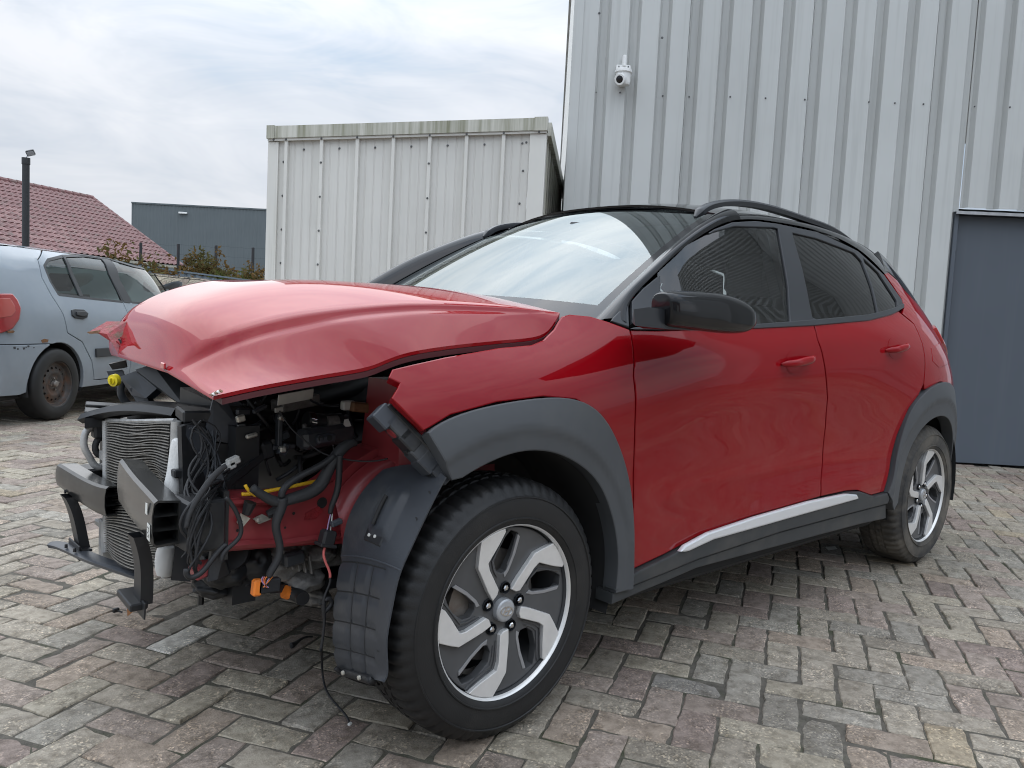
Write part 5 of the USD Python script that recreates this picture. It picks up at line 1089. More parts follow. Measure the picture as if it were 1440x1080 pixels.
plate([((186, 556), .30), ((204, 553), .25), ((214, 575), .22), ((200, 578), .25)], 0.02, "plastic_grey", name="headlamp_bracket")
yc = Y((162, 534.5), .33); yd = np.array([-0.75, -0.45, -0.1]); yd /= np.linalg.norm(yd); ya = np.cross([0, 0, 1.0], yd); ya /= np.linalg.norm(ya)
put("yellow_cap", frame_to(join(lathe([(0.0001, 0.016), (0.010, 0.016), (0.011, 0.012), (0.018, 0.011), (0.019, -0.004), (0.0001, -0.005)], 20), bx((-0.003, 0.0165, -0.009), (0.003, 0.024, 0.009), 0.001)), yc, ya, yd, np.cross(ya, yd)), "yellow_cap", G, 40)
put("coolant_hose", tube([Y(p, .36) for p in ((172, 536), (170, 546), (172, 558), (180, 568), (186, 574))], 0.012, 8, 5), "plastic_grey", G, True)
put("bracket_strut", tube([Y(p, .30) for p in ((184, 545), (190, 556), (196, 572))], 0.006, 6, 3), "plastic_grey", G, True)

# bumper beam, broken in two
def beam(path, hgt, deep, mat_, wall=0.004):
    """A hollow box section along a path: outer face towards the front, both ends open, two webs inside."""
    p = spline(np.asarray(path, float), 5); t = np.gradient(p, axis=0); t[:, 2] = 0; t /= np.linalg.norm(t, axis=1, keepdims=True); n = np.c_[-t[:, 1], t[:, 0], 0*t[:, 0]]
    n = np.where((n[:, :1] > 0), -n, n)                      # towards the front
    h = np.broadcast_to(hgt, (2,)); hh = np.linspace(h[0], h[1], len(p))[:, None]; z = np.array([0, 0, 1.0])
    c = lambda a, b, i=0.0: p+n*(a*deep+ (i if a == 0 else -i if a == 0 else 0))+z*(b*hh)
    o = [p-z*hh*0.5+z*0.006, p+n*0.006*-1-z*hh*0.5, p-n*(deep)-z*hh*0.46, p-n*deep+z*hh*0.46, p-n*0.008+z*hh*0.5, p+z*hh*0.5-z*0.006, p+z*hh*0.16+n*0.004, p-z*hh*0.16+n*0.004]
    o = [o[0], o[1], o[2], o[3], o[4], o[5], o[6], o[7]]
    outer = np.stack(o, 1); cen = outer.mean(1, keepdims=True); inner = cen+(outer-cen)*np.array([0.90, 0.90, 0.90])
    web = [grid(np.stack([p-z*hh*k, p-n*deep*0.97-z*hh*k], 1)) for k in (0.15, -0.15)]
    b = put("bumper_beam", join(grid(outer, wrap=True), grid(inner, wrap=True, flip=True), *[grid(np.stack([outer[e], inner[e]], 0), wrap=True) for e in (0, -1)]), mat_, G, 40)
    put("web", join(web), mat_, b)
    return b
nz = (Y((216, 710), -.50)+Y((214, 768), -.50))/2
b1 = [nz, Y((197, 726), -.38), Y((182, 704), -.25), Y((172, 688), -.14), Y((167, 676), -.07)]
pA = [( (216, 738), -.50), ((198, 716), -.37), ((183, 700), -.25), ((173, 690), -.15), ((167, 686), -.08)]
P_ = np.array([Y(a, b) for a, b in pA]); P_[:, 2] = [P_[0, 2], P_[0, 2]+0.004, P_[0, 2]+0.008, P_[0, 2]+0.012, P_[0, 2]+0.014]
nearb = beam(P_, (0.105, 0.115), 0.055, "beam_paint")
pB = [((149, 706), .145), ((125, 697), .26), ((102, 683), .38), ((86, 672), .47), ((80, 668), .51)]
Q_ = np.array([Y(a, b) for a, b in pB]); farb = beam(Q_, (0.088, 0.072), 0.055, "beam_paint")
for px in ((95, 691),): put("bolt", frame_to(lathe([(0.0001, 0.006), (0.006, 0.005), (0.006, 0)], 10), Y(px, .43)+[-0.004, 0, 0], (0, 1, 0), (-1, 0, 0), (0, 0, 1)), "plastic_black", farb)
# sticker with printed lines on the near beam
def onface(path, hgt, s, dz, off=0.0055):
    p = spline(np.asarray(path, float), 5); i = np.interp(s, [0, 1], [0, len(p)-1]); a = np.array([np.interp(i, np.arange(len(p)), p[:, k]) for k in range(3)])
    j = int(min(max(round(i), 1), len(p)-2)); t = p[j+1]-p[j-1]; t[2] = 0; t /= np.linalg.norm(t); n = np.array([-t[1], t[0], 0]); n = -n if n[0] > 0 else n
    return a+n*off+np.array([0, 0, dz]), t, n
c, t, n = onface(P_, 0.11, 0.05, -0.022)
lab = put("sticker", obox(c, (0.026, 0.0015, 0.036), t, n, 0.0003), "label_paper", nearb)
put("sticker_print", join([obox(c+n*0.0009+t*a+np.array([0, 0, b]), (w, 0.0006, h), t, n, 0) for a, b, w, h in ((0.0, 0.010, 0.016, 0.002), (-0.004, 0.004, 0.003, 0.006), (0.003, -0.002, 0.010, 0.002), (-0.004, -0.008, 0.004, 0.007), (0.004, -0.010, 0.007, 0.0015))]), "label_ink", lab)
c, t, n = onface(P_, 0.11, 0.10, 0.024); put("sticker", hull([c+t*a+np.array([0, 0, b])+n*d for a, b in ((-0.010, 0.014), (0.008, 0.012), (-0.010, -0.012), (0.010, -0.012)) for d in (0, 0.001)]), "label_paper", nearb)
# crash box and front plate behind the near half
put("crash_box", join(bx((-0.66, -0.555, 0.485), (-0.575, -0.455, 0.60), 0.006)), "plastic_black", G)
put("mounting_plate", hull([(x, y, z) for x in (-0.575, -0.562) for y in (-0.535, -0.42) for z in (0.455, 0.612)]), "plastic_black", G)
put("crash_box", bx((-0.64, 0.42, 0.40), (-0.52, 0.52, 0.50), 0.006), "plastic_black", G)
# legs hanging from the beam and the lower stiffener
def leg(px, ys, w, d):
    P = spline(np.array([Y(p, y) for p, y in zip(px, ys)]), 5); z = np.stack([P+np.array([a, b, 0]) for a, b in ((-d, -w), (-d, w), (d, w), (d, -w))], 1)
    return join(grid(z, wrap=True), hull(z[-1]), hull(z[0])) if False else grid(z, wrap=True)
put("beam_leg", leg([(192, 752), (199, 776), (202, 800), (201, 846)], [-.36]*4, 0.024, 0.014), "plastic_black", G, 30)
put("leg_foot", obox(Y((190, 846), -.36)+[0, .02, 0], (0.04, 0.10, 0.018), (1, 0, 0), (0, 1, 0.1), 0.003), "plastic_black", G)
put("leg_foot", obox(Y((197, 852), -.37), (0.004, 0.07, 0.04), (1, 0, 0), (0, 1, 0.1), 0.001), "plastic_black", G)
put("beam_leg", leg([(95, 697), (106, 722), (112, 748), (117, 770)], [.40]*4, 0.030, 0.014), "plastic_black", G, 30)
put("leg_foot", join(obox(Y((115, 768), .40), (0.03, 0.12, 0.008), (1, 0, 0), (0, 1, 0), 0.002), obox(Y((115, 775), .40)+[-0.02, 0, 0.01], (0.006, 0.12, 0.045), (1, 0, 0), (0, 1, 0), 0.002)), "plastic_black", G)
SK = [Zp(p, .262) for p in ((68, 766), (84, 770), (115, 784), (150, 797), (180, 807), (197, 812))]
SKB = [Zp(p, .262) for p in ((74, 763), (92, 764), (125, 776), (158, 789), (186, 799), (200, 804))]
sa_, sb_ = spline(np.array(SK), 6), spline(np.array(SKB), 6)
put("lower_stiffener", solid(np.stack([sa_+[0, 0, -0.010], sa_+[-0.004, 0, 0.0], sa_*0.7+sb_*0.3+[0, 0, 0.006], sb_+[0, 0, 0.004], sb_+[0.012, 0, -0.008]], 0), 0.004), "plastic_slate", G, 30)
for px in ((93, 770), (105, 776)): put("stiffener_peg", frame_to(lathe([(0.0001, 0.012), (0.004, 0.011), (0.005, 0.0)], 8), Zp(px, .268), (1, 0, 0), (0, 0, 1), (0, -1, 0)), "plastic_black", G)
put("undertray_bracket", tube([Y((283, 820), -.30), Y((282, 850), -.30)], 0.008, 6), "plastic_black", G)
put("undertray", hull([(x, y, z) for x, z in ((-0.40, 0.33), (-0.40, 0.31), (-0.05, 0.27), (-0.05, 0.30)) for y in (-0.42, 0.36)]), "plastic_black", G)

# front side member (red), apron and strut tower
def polysheet(pts, y, th, mat_, name, parent=None, smooth=False):
    """A pressed sheet in a plane of constant y, its outline as seen, th thick inwards."""
    q = np.array([Y(p, y)[[0, 2]] for p in pts]); v, f = extrude(Polygon(q).buffer(0), th); return put(name, (np.c_[v[:, 0], y+v[:, 2], v[:, 1]], f[:, ::-1]), mat_, parent if parent is not None else G, smooth)
MB = [(312, 702), (345, 699), (400, 697), (450, 690), (470, 676), (497, 650), (523, 634), (556, 622), (565, 634), (545, 655), (522, 676), (500, 706), (487, 740), (480, 765), (440, 766), (398, 769), (312, 776)]
mem = polysheet(MB, -.52, 0.09, "red_primer", "side_member")
rib = np.array([Y(p, -.526) for p in ((306, 768), (350, 764), (400, 763), (440, 757), (478, 752))]); put("flange", solid(np.stack([rib+[0, 0, 0.006], rib+[0, -0.008, 0.0], rib+[0, 0, -0.008]], 0), 0.003), "red_primer", mem)
rib = np.array([Y(p, -.524) for p in ((318, 707), (360, 706), (392, 706))]); put("flange", solid(np.stack([rib+[0, 0, 0.004], rib+[0, -0.006, 0.0], rib+[0, 0, -0.005]], 0), 0.003), "red_primer", mem)
for px, r in (((334, 746), .0035), ((401, 742), .003), ((413, 722), .004), ((453, 707), .014)):
    c = Y(px, -.5215); put("hole", frame_to(lathe([(0.0001, 0.0), (r, 0.0)], 14), c, (1, 0, 0), (0, -1, 0), (0, 0, 1)), "underbody", mem)
put("patch", polysheet([(430, 722), (448, 708), (455, 718), (444, 730), (428, 732)], -.5225, 0.002, "rust_paint", "scuff", mem) and bx((0, 0, -5), (0.01, 0.01, -4.99)), "rust_paint", mem) if False else polysheet([(430, 722), (448, 712), (455, 718), (444, 730), (428, 731)], -.5225, 0.002, "rust_paint", "scuff", mem)
APR = [(470, 690), (497, 656), (530, 632), (552, 622), (585, 640), (600, 660), (560, 668), (520, 700), (500, 740), (480, 750)]
put("apron", grid(np.stack([spline(np.array([Y(p, -.53) for p in ((470, 700), (500, 664), (530, 643), (556, 630))]), 5), spline(np.array([Y(p, -.60) for p in ((478, 735), (505, 690), (535, 662), (570, 648))]), 5), spline(np.array([Y(p, -.58) for p in ((482, 775), (512, 730), (545, 700), (580, 680))]), 5)], 0)), "red_primer", G, True)
put("strut_tower", hull([(x, -y, z) for x in (-0.16, 0.16) for y, z in ((0.42, 0.55), (0.62, 0.55), (0.46, 0.86), (0.60, 0.86))]), "red_primer", G)
put("strut_tower", hull([(x, y, z) for x in (-0.16, 0.16) for y, z in ((0.42, 0.55), (0.62, 0.55), (0.46, 0.86), (0.60, 0.86))]), "red_primer", G)
put("side_member", bx((-0.52, 0.42, 0.42), (0.3, 0.52, 0.54), 0.01), "red_primer", G)
put("inner_wing", hull([(x, s*1, z) for x, z in ((-0.30, 0.56), (0.35, 0.56), (0.35, 0.95), (-0.1, 0.86)) for s in (0.60, 0.615)]), "underbody", G)
put("inner_wing", hull([(x, -s*1, z) for x, z in ((-0.10, 0.62), (0.35, 0.56), (0.35, 0.95), (-0.05, 0.86)) for s in (0.60, 0.615)]), "underbody", G)
for px in ((352, 706, 345, 726, 337, 738), (390, 718, 375, 727, 360, 733)):
    e = plate([((px[4]-4, px[5]-3), -.535), ((px[2]-6, px[3]-4), -.535), ((px[2]+7, px[3]+3), -.535), ((px[4]+4, px[5]+4), -.535)], 0.004, "bolt_zinc", mem, "cable_lug")
    put("lug_bolt", frame_to(lathe([(0.0001, 0.006), (0.005, 0.005), (0.007, 0.001), (0.007, 0)], 6), Y((px[4]+2, px[5]-2), -.541), (1, 0, 0), (0, -1, 0), (0, 0, 1)), "bolt_zinc", e)
    put("lug_boot", tube([Y((px[0], px[1]), -.545), Y((px[2]+1, px[3]-3), -.54)], [0.015, 0.010], 8), "wire_black", mem)

# engine bay: what can be made out in the dark
eng = UsdGeom.Xform.Define(stage, "/World/damaged_car/engine").GetPrim()
put("block", join(bx((-0.20, -0.24, 0.36), (0.15, 0.35, 0.70), 0.05), bx((-0.16, -0.24, 0.70), (0.10, 0.30, 0.82), 0.05)), "plastic_black", eng)
put("gearbox", hull([(-0.30, -0.44, 0.36), (-0.02, -0.44, 0.36), (-0.30, -0.42, 0.52), (0.0, -0.42, 0.52), (-0.32, -0.28, 0.30), (0.05, -0.25, 0.28), (0.0, -0.28, 0.55), (-0.30, -0.28, 0.55)]), "cast_alloy", eng)
blob = trimesh.creation.icosphere(3); vv = np.array(blob.vertices)
def lump(c, s, seed, m_="cast_alloy", name="casting", par=eng, facet=3.0):
    w = vv*(1+0.35*(meshkit.noise(vv*facet+seed, seed)-0.5))[:, None]; return put(name, (w*np.array(s)+c, np.array(blob.faces)), m_, par, 35)
lump(Y((392, 790), -.40), (0.065, 0.05, 0.050), 1); lump(Y((425, 815), -.40), (0.060, 0.05, 0.036), 2); lump(Y((450, 775), -.42), (0.05, 0.05, 0.03), 4)
lump(Y((400, 775), -.42), (0.04, 0.04, 0.03), 5); lump(Y((445, 838), -.36), (0.035, 0.04, 0.025), 7)
for k, (px, y, sc) in enumerate((((318, 800), -.40, (.06, .05, .045)), ((345, 812), -.36, (.07, .06, .035)), ((300, 822), -.34, (.05, .06, .03)), ((355, 790), -.40, (.05, .05, .05)))): lump(Y(px, y), sc, 20+k, "plastic_black", "lower_casting")
put("pulley", tube([Y((322, 775), -.44), Y((326, 776), -.41)], 0.045, 24), "plastic_black", eng, 40)
put("casting_rib", join([obox(Y((400+k*9, 786+k*2), -.462), (0.004, 0.012, 0.05), (1, 0, 0.2), (0, 1, 0), 0.001) for k in range(5)]), "cast_alloy", eng)
put("mount", join(obox(Y((412, 785), -.47), (0.055, 0.03, 0.035), (1, 0, 0.1), (0, 1, 0), 0.006)), "plastic_grey", eng)
put("pipe_stub", tube([Y((407, 833), -.43), Y((420, 838), -.45), Y((426, 842), -.47)], [0.016, 0.018, 0.018], 14, 3), "wire_black", eng, 40)
put("seal_ring", tube([Y((400, 832), -.43), Y((406, 834), -.43)], 0.017, 14), "orange_plastic", eng, 40)
put("air_duct", tube([Y((330, 585), -.30), Y((370, 575), -.28), Y((410, 570), -.26), (0.0, -0.15, 0.80)], [0.05, 0.055, 0.05, 0.05], 14, 6), "plastic_black", eng, 40)
put("control_unit", obox(Y((416, 566), -.36), (0.125, 0.05, 0.030), (1, 0.25, 0.10), (0, 1, 0), 0.003), "cast_alloy", eng)
put("unit_label", obox(Y((416, 558), -.392), (0.115, 0.003, 0.028), (1, 0.25, 0.10), (0, 1, 0.25), 0.0005), "label_paper", eng)
put("unit_base", obox(Y((413, 572), -.385), (0.12, 0.006, 0.012), (1, 0.25, 0.10), (0, 1, 0), 0.001), "label_paper", eng)
put("actuator", join(obox(Y((458, 612), -.44), (0.16, 0.05, 0.05), (1, 0.15, 0.08), (0, 1, 0), 0.010)), "plastic_grey", eng)
pl_ = put("plug", obox(Y((458, 617), -.475), (0.055, 0.02, 0.024), (1, 0.1, 0.05), (0, 1, 0), 0.006), "plastic_slate", eng)
put("plug_socket", join([frame_to(lathe([(0.0001, 0.0), (0.007, 0.0), (0.008, -0.002)], 12), Y((452+k*12, 617-k), -.4865), (1, 0, 0), (0, -1, 0), (0, 0, 1)) for k in range(2)]), "underbody", pl_)
put("throttle_pipe", tube([Y((430, 590), -.42), Y((455, 593), -.42), Y((480, 592), -.42)], 0.021, 14, 4), "plastic_black", eng, 40)
put("pipe_clamp", tube([Y((433, 592), -.425), Y((440, 592), -.425)], 0.0235, 16), "chrome", eng, 40)
put("metal_sleeve", tube([Y((458, 594), -.43), Y((474, 593), -.43)], 0.017, 14), "cast_alloy", eng, 40)
put("foil_tab", hull([Y(p, y) for p in ((484, 590), (490, 589), (494, 599), (487, 601), (483, 597)) for y in (-.455, -.452)]), "connector_white", eng)
put("connector", obox(Y((489, 570), -.44), (0.035, 0.02, 0.024), (1, 0, 0), (0, 1, 0), 0.003), "connector_white", eng)
put("bracket_rusty", obox(Y((512, 573), -.45), (0.085, 0.03, 0.026), (1, 0, -0.12), (0, 1, 0), 0.004), "rust_brown" if "rust_brown" in M else "leaf_dry", eng)
put("bracket_plate", join(obox(Y((392, 610), -.42), (0.012, 0.02, 0.10), (1, 0, 0), (0, 1, 0), 0.002), obox(Y((398, 628), -.42), (0.06, 0.02, 0.012), (1, 0, 0), (0, 1, 0), 0.002)), "bolt_zinc" if False else "plastic_grey", eng)
put("bolt", obox(Y((397, 632), -.44), (0.016, 0.016, 0.016), (1, 0, 0), (0, 1, 0), 0.003), "bolt_zinc", eng)
put("air_box", hull([(x, y, z) for x in (-0.50, -0.22) for y, z in ((-0.34, 0.66), (-0.34, 0.78), (-0.05, 0.66), (-0.05, 0.80))]), "plastic_black", eng)
plate([((300, 560), -.36), ((316, 556), -.36), ((318, 590), -.37), ((338, 604), -.38), ((342, 626), -.38), ((300, 620), -.37), ((290, 600), -.36)], 0.006, "plastic_slate", name="lamp_mount_panel")
plate([((296, 622), -.37), ((345, 628), -.38), ((350, 650), -.38), ((300, 655), -.37)], 0.02, "plastic_black", name="lamp_mount_panel")
plate([((255, 600), -.36), ((296, 585), -.35), ((300, 700), -.36), ((258, 700), -.37)], 0.02, "plastic_black", name="lamp_mount_panel")
put("brace_bar", join(obox((Y((296, 697), -.45)+Y((375, 634), -.40))/2, (np.linalg.norm(Y((296, 697), -.45)-Y((375, 634), -.40)), 0.026, 0.020), Y((375, 634), -.40)-Y((296, 697), -.45), (0, 1, 0), 0.003)), "plastic_black", G)
put("brace_end", obox(Y((375, 632), -.41), (0.03, 0.03, 0.045), (1, 0, 0.3), (0, 1, 0), 0.006), "plastic_black", G)
put("inner_bracket", join(obox(Y((298, 735), -.49), (0.04, 0.02, 0.10), (1, 0, 0.05), (0, 1, 0), 0.004), obox(Y((303, 795), -.47), (0.05, 0.03, 0.07), (1, 0, 0.35), (0, 1, 0), 0.006)), "plastic_black", G)
put("inner_bracket", polysheet([(300, 705), (315, 700), (318, 740), (312, 790), (306, 815), (292, 818), (298, 770)], -.515, 0.012, "plastic_grey", "edge_bracket") and obox(Y((268, 730), -.45), (0.07, 0.03, 0.09), (1, 0, 0), (0, 1, 0), 0.004), "plastic_black", G)
put("side_member_end", obox(Y((285, 800), -.49), (0.05, 0.04, 0.03), (1, 0, 0.3), (0, 1, 0), 0.004), "red_primer", G)

# clutter in the dark of the bay: pipes, cables, clips
for k in range(30):
    a = rgf.uniform(0, 1, 10); x0 = 320+a[0]*190; y0 = 560+a[1]*90; dx = (a[2]-0.5)*120; dy = (a[3]-0.3)*70
    put("cable", tube([Y((x0, y0), -.40+a[4]*.06), Y((x0+dx*0.5, y0+dy*0.5+a[5]*16), -.42+a[6]*.06), Y((x0+dx, y0+dy), -.40+a[7]*.08)], 0.003+0.006*a[8]**2, 7, 5), ("wire_black", "plastic_grey", "wire_tape")[k % 3], eng, True)
for k in range(16):
    a = rgf.uniform(0, 1, 8); c = Y((330+a[0]*180, 575+a[1]*75), -.40-a[2]*.04)
    put("clip", obox(c, (0.012+0.03*a[3], 0.012, 0.010+0.016*a[4]), (1, 0.3*a[5], a[6]-0.5), (0, 1, 0), 0.003), ("plastic_slate", "cast_alloy", "plastic_grey", "bolt_zinc")[k % 4], eng)
for k in range(5):
    q = hp((300+k*3.0, 556.0-k*1.2), -.668-0.006*k); put("paint_chip", obox(q+np.array([-0.002, 0, 0.002]), (0.010, 0.008, 0.002), (1, 0.4*k, 0.4), (0, 1, 0.5), 0.0005), "connector_white" if k % 2 else "rust_brown", hd_)
# looms and hoses
def wire(pts, ys, r, m_="wire_black", name="wire", par=G, sides=7, n=6):
    ys = np.broadcast_to(ys, (len(pts),)); return put(name, tube([Y(p, y) for p, y in zip(pts, ys)], r, sides, n), m_, par, True)
for k in range(12):
    a = rgf.uniform(0, 1, 8)
    wire([(262+a[0]*50, 590+a[1]*30), (275+a[2]*40, 630+a[3]*20), (262+a[4]*55, 665+a[5]*25), (258+a[6]*40, 700+a[7]*15)], [-.415, -.43, -.45, -.50], 0.0018+0.0022*a[3], ("wire_black", "wire_tape", "plastic_grey")[k % 3], "cable", sides=6, n=4)
wire([(355, 686), (372, 698), (392, 706), (405, 703), (425, 697), (448, 684), (460, 664), (470, 645), (482, 630), (500, 622)], -.575, [.010, .011, .013, .014, .015, .016, .015, .015, .014, .010], "wire_tape", "loom", n=5)
wire([(470, 640), (450, 655), (425, 668), (402, 684), (396, 700)], -.58, .0085, "wire_black", "loom")
wire([(396, 700), (393, 720), (388, 740), (393, 765), (391, 785), (383, 800), (378, 812)], -.58, [.014, .012, .010, .009, .009, .009, .007], "wire_tape", "loom")
wire([(478, 640), (477, 660), (474, 690), (467, 710), (465, 722)], -.59, [.008, .008, .008, .007, .006], "wire_black", "loom")
for k, m_ in enumerate(("lilac_wire", "wire_black", "connector_white")): wire([(465+k, 722), (462+k*2, 735), (459+k*2.4, 752)], -.592, .0016, m_)
put("plug", obox(Y((460, 757), -.592), (0.035, 0.03, 0.04), (1, 0, -0.25), (0, 1, 0), 0.005), "wire_black", G); put("plug_rim", obox(Y((458, 766), -.592), (0.045, 0.036, 0.008), (1, 0, -0.25), (0, 1, 0), 0.002), "wire_black", G)
put("plug", obox(Y((473, 735), -.60), (0.03, 0.014, 0.014), (1, 0, 0.25), (0, 1, 0), 0.003), "plastic_slate", G)
wire([(457, 770), (456, 785), (462, 800), (464, 813)], -.60, .0032, "pink_wire"); wire([(464, 813), (462, 825), (456, 840), (455, 856), (456, 870), (454, 895), (451, 915)], -.61, [.003, .003, .004, .006, .004, .0035, .0035])
wire([(457, 845), (462, 842), (466, 847), (462, 855), (456, 860)], -.61, .006, "wire_black", "clip")
wire([(449, 850), (455, 848), (462, 843)], -.61, .003)
gp = [Y((451, 915), -.62), *[Zp(p, z) for p, z in (((453, 940), .05), ((456, 962), .012), ((468, 985), .008), ((484, 1003), .008), ((491, 1016), .008))]]
put("wire", tube(gp, .003, 6, 6), "wire_black", G, True); put("plug", obox(Zp((492, 1018), .010), (0.012, 0.008, 0.007), (1, 0.5, 0), (0, 1, 0), 0.002), "connector_white", G)
wire([(393, 578), (402, 592), (415, 608), (432, 622), (450, 635), (468, 642), (500, 648), (545, 645)], [-.46, -.47, -.49, -.50, -.52, -.55, -.58, -.64], .0022)
wire([(345, 682), (350, 690), (360, 697)], -.56, .004, "yellow_tube", "tube"); wire([(340, 695), (358, 694), (380, 690), (402, 686), (425, 681), (449, 676)], -.53, .0045, "yellow_tube", "tube")
oc = put("plug", obox(Y((361, 826), -.57), (0.022, 0.02, 0.038), (1, 0, -0.1), (0, 1, 0), 0.004), "orange_plastic", G)
put("plug_body", obox(Y((377, 823), -.57), (0.055, 0.02, 0.032), (1, 0, -0.05), (0, 1, 0), 0.003), "wire_black", oc)
for k in range(6): wire([(383-k*2.6, 811), (379-k*2.2, 816), (374+k*1.5-4, 826)], -.584, .0013, ("orange_plastic", "lilac_wire", "wire_black", "orange_plastic", "pink_wire", "lilac_wire")[k])
for k in range(14):
    a = rgf.normal(0, 1, 8)
    wire([(322-k*3+a[0]*3, 660+k*3+a[1]*4), (300+a[2]*6, 675+a[3]*5+k*2), (283+a[4]*7, 690+k*4), (268+a[5]*5, 720+k*6), (272+a[6]*8, 760+k*4)], [-.46, -.52, -.57, -.58, -.57], .0022+0.0010*(k % 3), "wire_black", "loom", sides=6, n=4)
wire([(262, 742), (270, 715), (285, 690), (302, 668), (318, 655)], -.585, [.005, .006, .007, .007, .006], "wire_tape", "loom")
wire([(312, 790), (322, 770), (338, 752), (332, 720), (318, 700)], -.60, .005, "wire_black", "loom"); wire([(262, 800), (268, 812), (282, 806), (296, 790), (318, 765)], -.59, .006, "wire_black", "loom")
for px in ((322, 655), (328, 648)): put("connector", obox(Y(px, -.45), (0.03, 0.02, 0.018), (1, 0, 0.4), (0, 1, 0), 0.003), "connector_white", G)
put("connector", obox(Y((304, 672), -.5), (0.03, 0.02, 0.024), (1, 0, 0.4), (0, 1, 0), 0.003), "plastic_grey", G)

# stepped lamp bracket along the fender's torn front edge
br = UsdGeom.Xform.Define(stage, "/World/damaged_car/fender_bracket").GetPrim()
bA, bB = Y((540, 574), -.765), Y((632, 668), -.845); bd = (bB-bA)/np.linalg.norm(bB-bA); bl = np.linalg.norm(bB-bA); bn = np.cross(bd, [0, 1.0, 0]); bn = bn/np.linalg.norm(bn); bn = -bn if bn[0] > 0 else bn; bw_ = np.cross(bd, bn)
def bb(s, o, w, ls, lo, lw, name="step", m_="plastic_grey", b=0.003): return put(name, obox(bA+bd*s*bl+bn*o+bw_*w, (ls, lo, lw), bd, bn, b), m_, br)
bb(0.5, -0.004, 0.0, bl*1.02, 0.012, 0.055, "back_strip", "plastic_black"); bb(0.06, 0.018, 0.0, 0.045, 0.045, 0.05, m_="plastic_slate"); bb(0.42, 0.016, 0.0, 0.05, 0.035, 0.05, "step", "plastic_black"); bb(0.58, 0.017, 0, 0.035, 0.04, 0.048, "step", "plastic_grey"); bb(0.72, 0.020, 0, 0.045, 0.040, 0.05, "step", "plastic_grey"); bb(0.90, 0.016, 0, 0.05, 0.036, 0.05, "step", "plastic_grey")
bb(0.24, 0.014, 0, 0.06, 0.03, 0.05, "eye", "plastic_grey"); put("eye_hole", frame_to(lathe([(0.0001, 0.0), (0.014, 0.0), (0.016, -0.002)], 18), bA+bd*bl*0.24+bn*0.0300, bd, bn, bw_), "red_primer", br)
for s in (0.13, 0.5, 0.66, 0.81): bb(s, 0.034, 0.005, 0.014, 0.006, 0.02, "tab", "plastic_black", 0.001)
# red edge flange of the fender behind it
put("fender_flange", tube([Y((548, 566), -.775), Y((590, 612), -.82), Y((636, 664), -.855)], 0.005, 6, 4), "red_paint", G, True)

# wheel-arch liner: a ribbed shell hanging loose before the tyre
lin = UsdGeom.Xform.Define(stage, "/World/damaged_car/arch_liner").GetPrim()
prof = [((540, 662), (592, 655), (628, 672)), ((513, 690), (562, 690), (607, 712)), ((497, 716), (545, 722), (588, 752)), ((487, 745), (532, 755), (574, 782)), ((481, 785), (520, 795), (562, 812)), ((474, 830), (512, 840), (552, 858)), ((470, 875), (508, 888), (545, 905)), ((471, 915), (508, 925), (546, 944)), ((478, 940), (512, 948), (540, 960))]
LP = []
for k, (a, b, c) in enumerate(prof):
    LP.append([Y(a, -.640), Y(b, -.765)+[-0.004, 0, 0], Y(c, -.885)])
LP = np.array(LP); nU = 41; LQ = np.stack([spline(LP[:, j], 5) for j in range(3)], 1)
tq = np.linspace(0, 1, 23); full = np.array([[(1-t)*(1-2*t)*r[0]+4*t*(1-t)*r[1]+t*(2*t-1)*r[2] for t in tq] for r in LQ])
# pressed grid of grooves on the lower part
for i in range(full.shape[0]):
    for j in range(full.shape[1]):
        low = i > 19
        if low and (j in (7, 13) or (i-20) % 5 == 0) and j < 18: full[i, j] += np.array([0.006, 0, 0])
        if not low and 9 <= j <= 14 and 6 <= i <= 14: full[i, j] += np.array([-0.007, 0, 0.004])
put("liner_shell", solid(full, 0.004), "plastic_grey", lin, 40)
cv = full[19]; put("lip", tube(cv+[-0.003, 0, 0.002], 0.0022, 6, 1, smooth=False), "plastic_slate", lin, True)
for j in (7, 13): put("rib", tube([full[i, j]+np.array([-0.0035, 0, 0.0008]) for i in range(20, full.shape[0], 2)], 0.0024, 6, 1, smooth=False), "underbody", lin, True)
for i in range(20, full.shape[0]-2, 5): put("rib", tube([full[i, j]+np.array([-0.0035, 0, 0.0008]) for j in range(0, 18)], 0.0022, 6, 1, smooth=False), "underbody", lin, True)
sl = [full[i, 10]*0.6+full[i, 11]*0.4+np.array([-0.0095, 0, 0.003]) for i in (7, 9, 11, 13)]; put("slot", tube(sl, 0.0045, 6, 3), "underbody", lin, True)
for ij in ((15, 9), (15, 11)): put("rivet", frame_to(lathe([(0.0001, 0.004), (0.004, 0.003), (0.005, 0)], 10), full[ij]+[-0.004, 0, 0.002], (0, 1, 0), (-0.9, 0, 0.4), (0.4, 0, 0.9)), "connector_white", lin)
put("clip_plate", obox((full[15, 9]+full[15, 12])/2+[-0.003, 0, 0], (0.07, 0.006, 0.03), (0, -1, 0), (-0.9, 0, 0.4), 0.004), "plastic_black", lin)
for ij in ((4, 20), (9, 20), (33, 19)): put("eyelet", frame_to(lathe([(0.0001, 0.0015), (0.006, 0.0015)], 12), full[ij]+[-0.002, 0, 0.001], (0, 1, 0), (-0.95, 0, 0.3), (0.3, 0, 0.95)), "underbody", lin)
put("bottom_rail", tube([full[-1, j]+[-0.006, 0, -0.004] for j in range(0, 20, 4)], 0.012, 6, 2), "plastic_black", lin, True)
for j in (4, 12): put("rivet", frame_to(lathe([(0.0001, 0.005), (0.005, 0.004), (0.006, 0)], 10), full[-1, j]+[-0.019, 0, -0.002], (0, 1, 0), (-1, 0, 0), (0, 0, 1)), "bolt_zinc", lin)
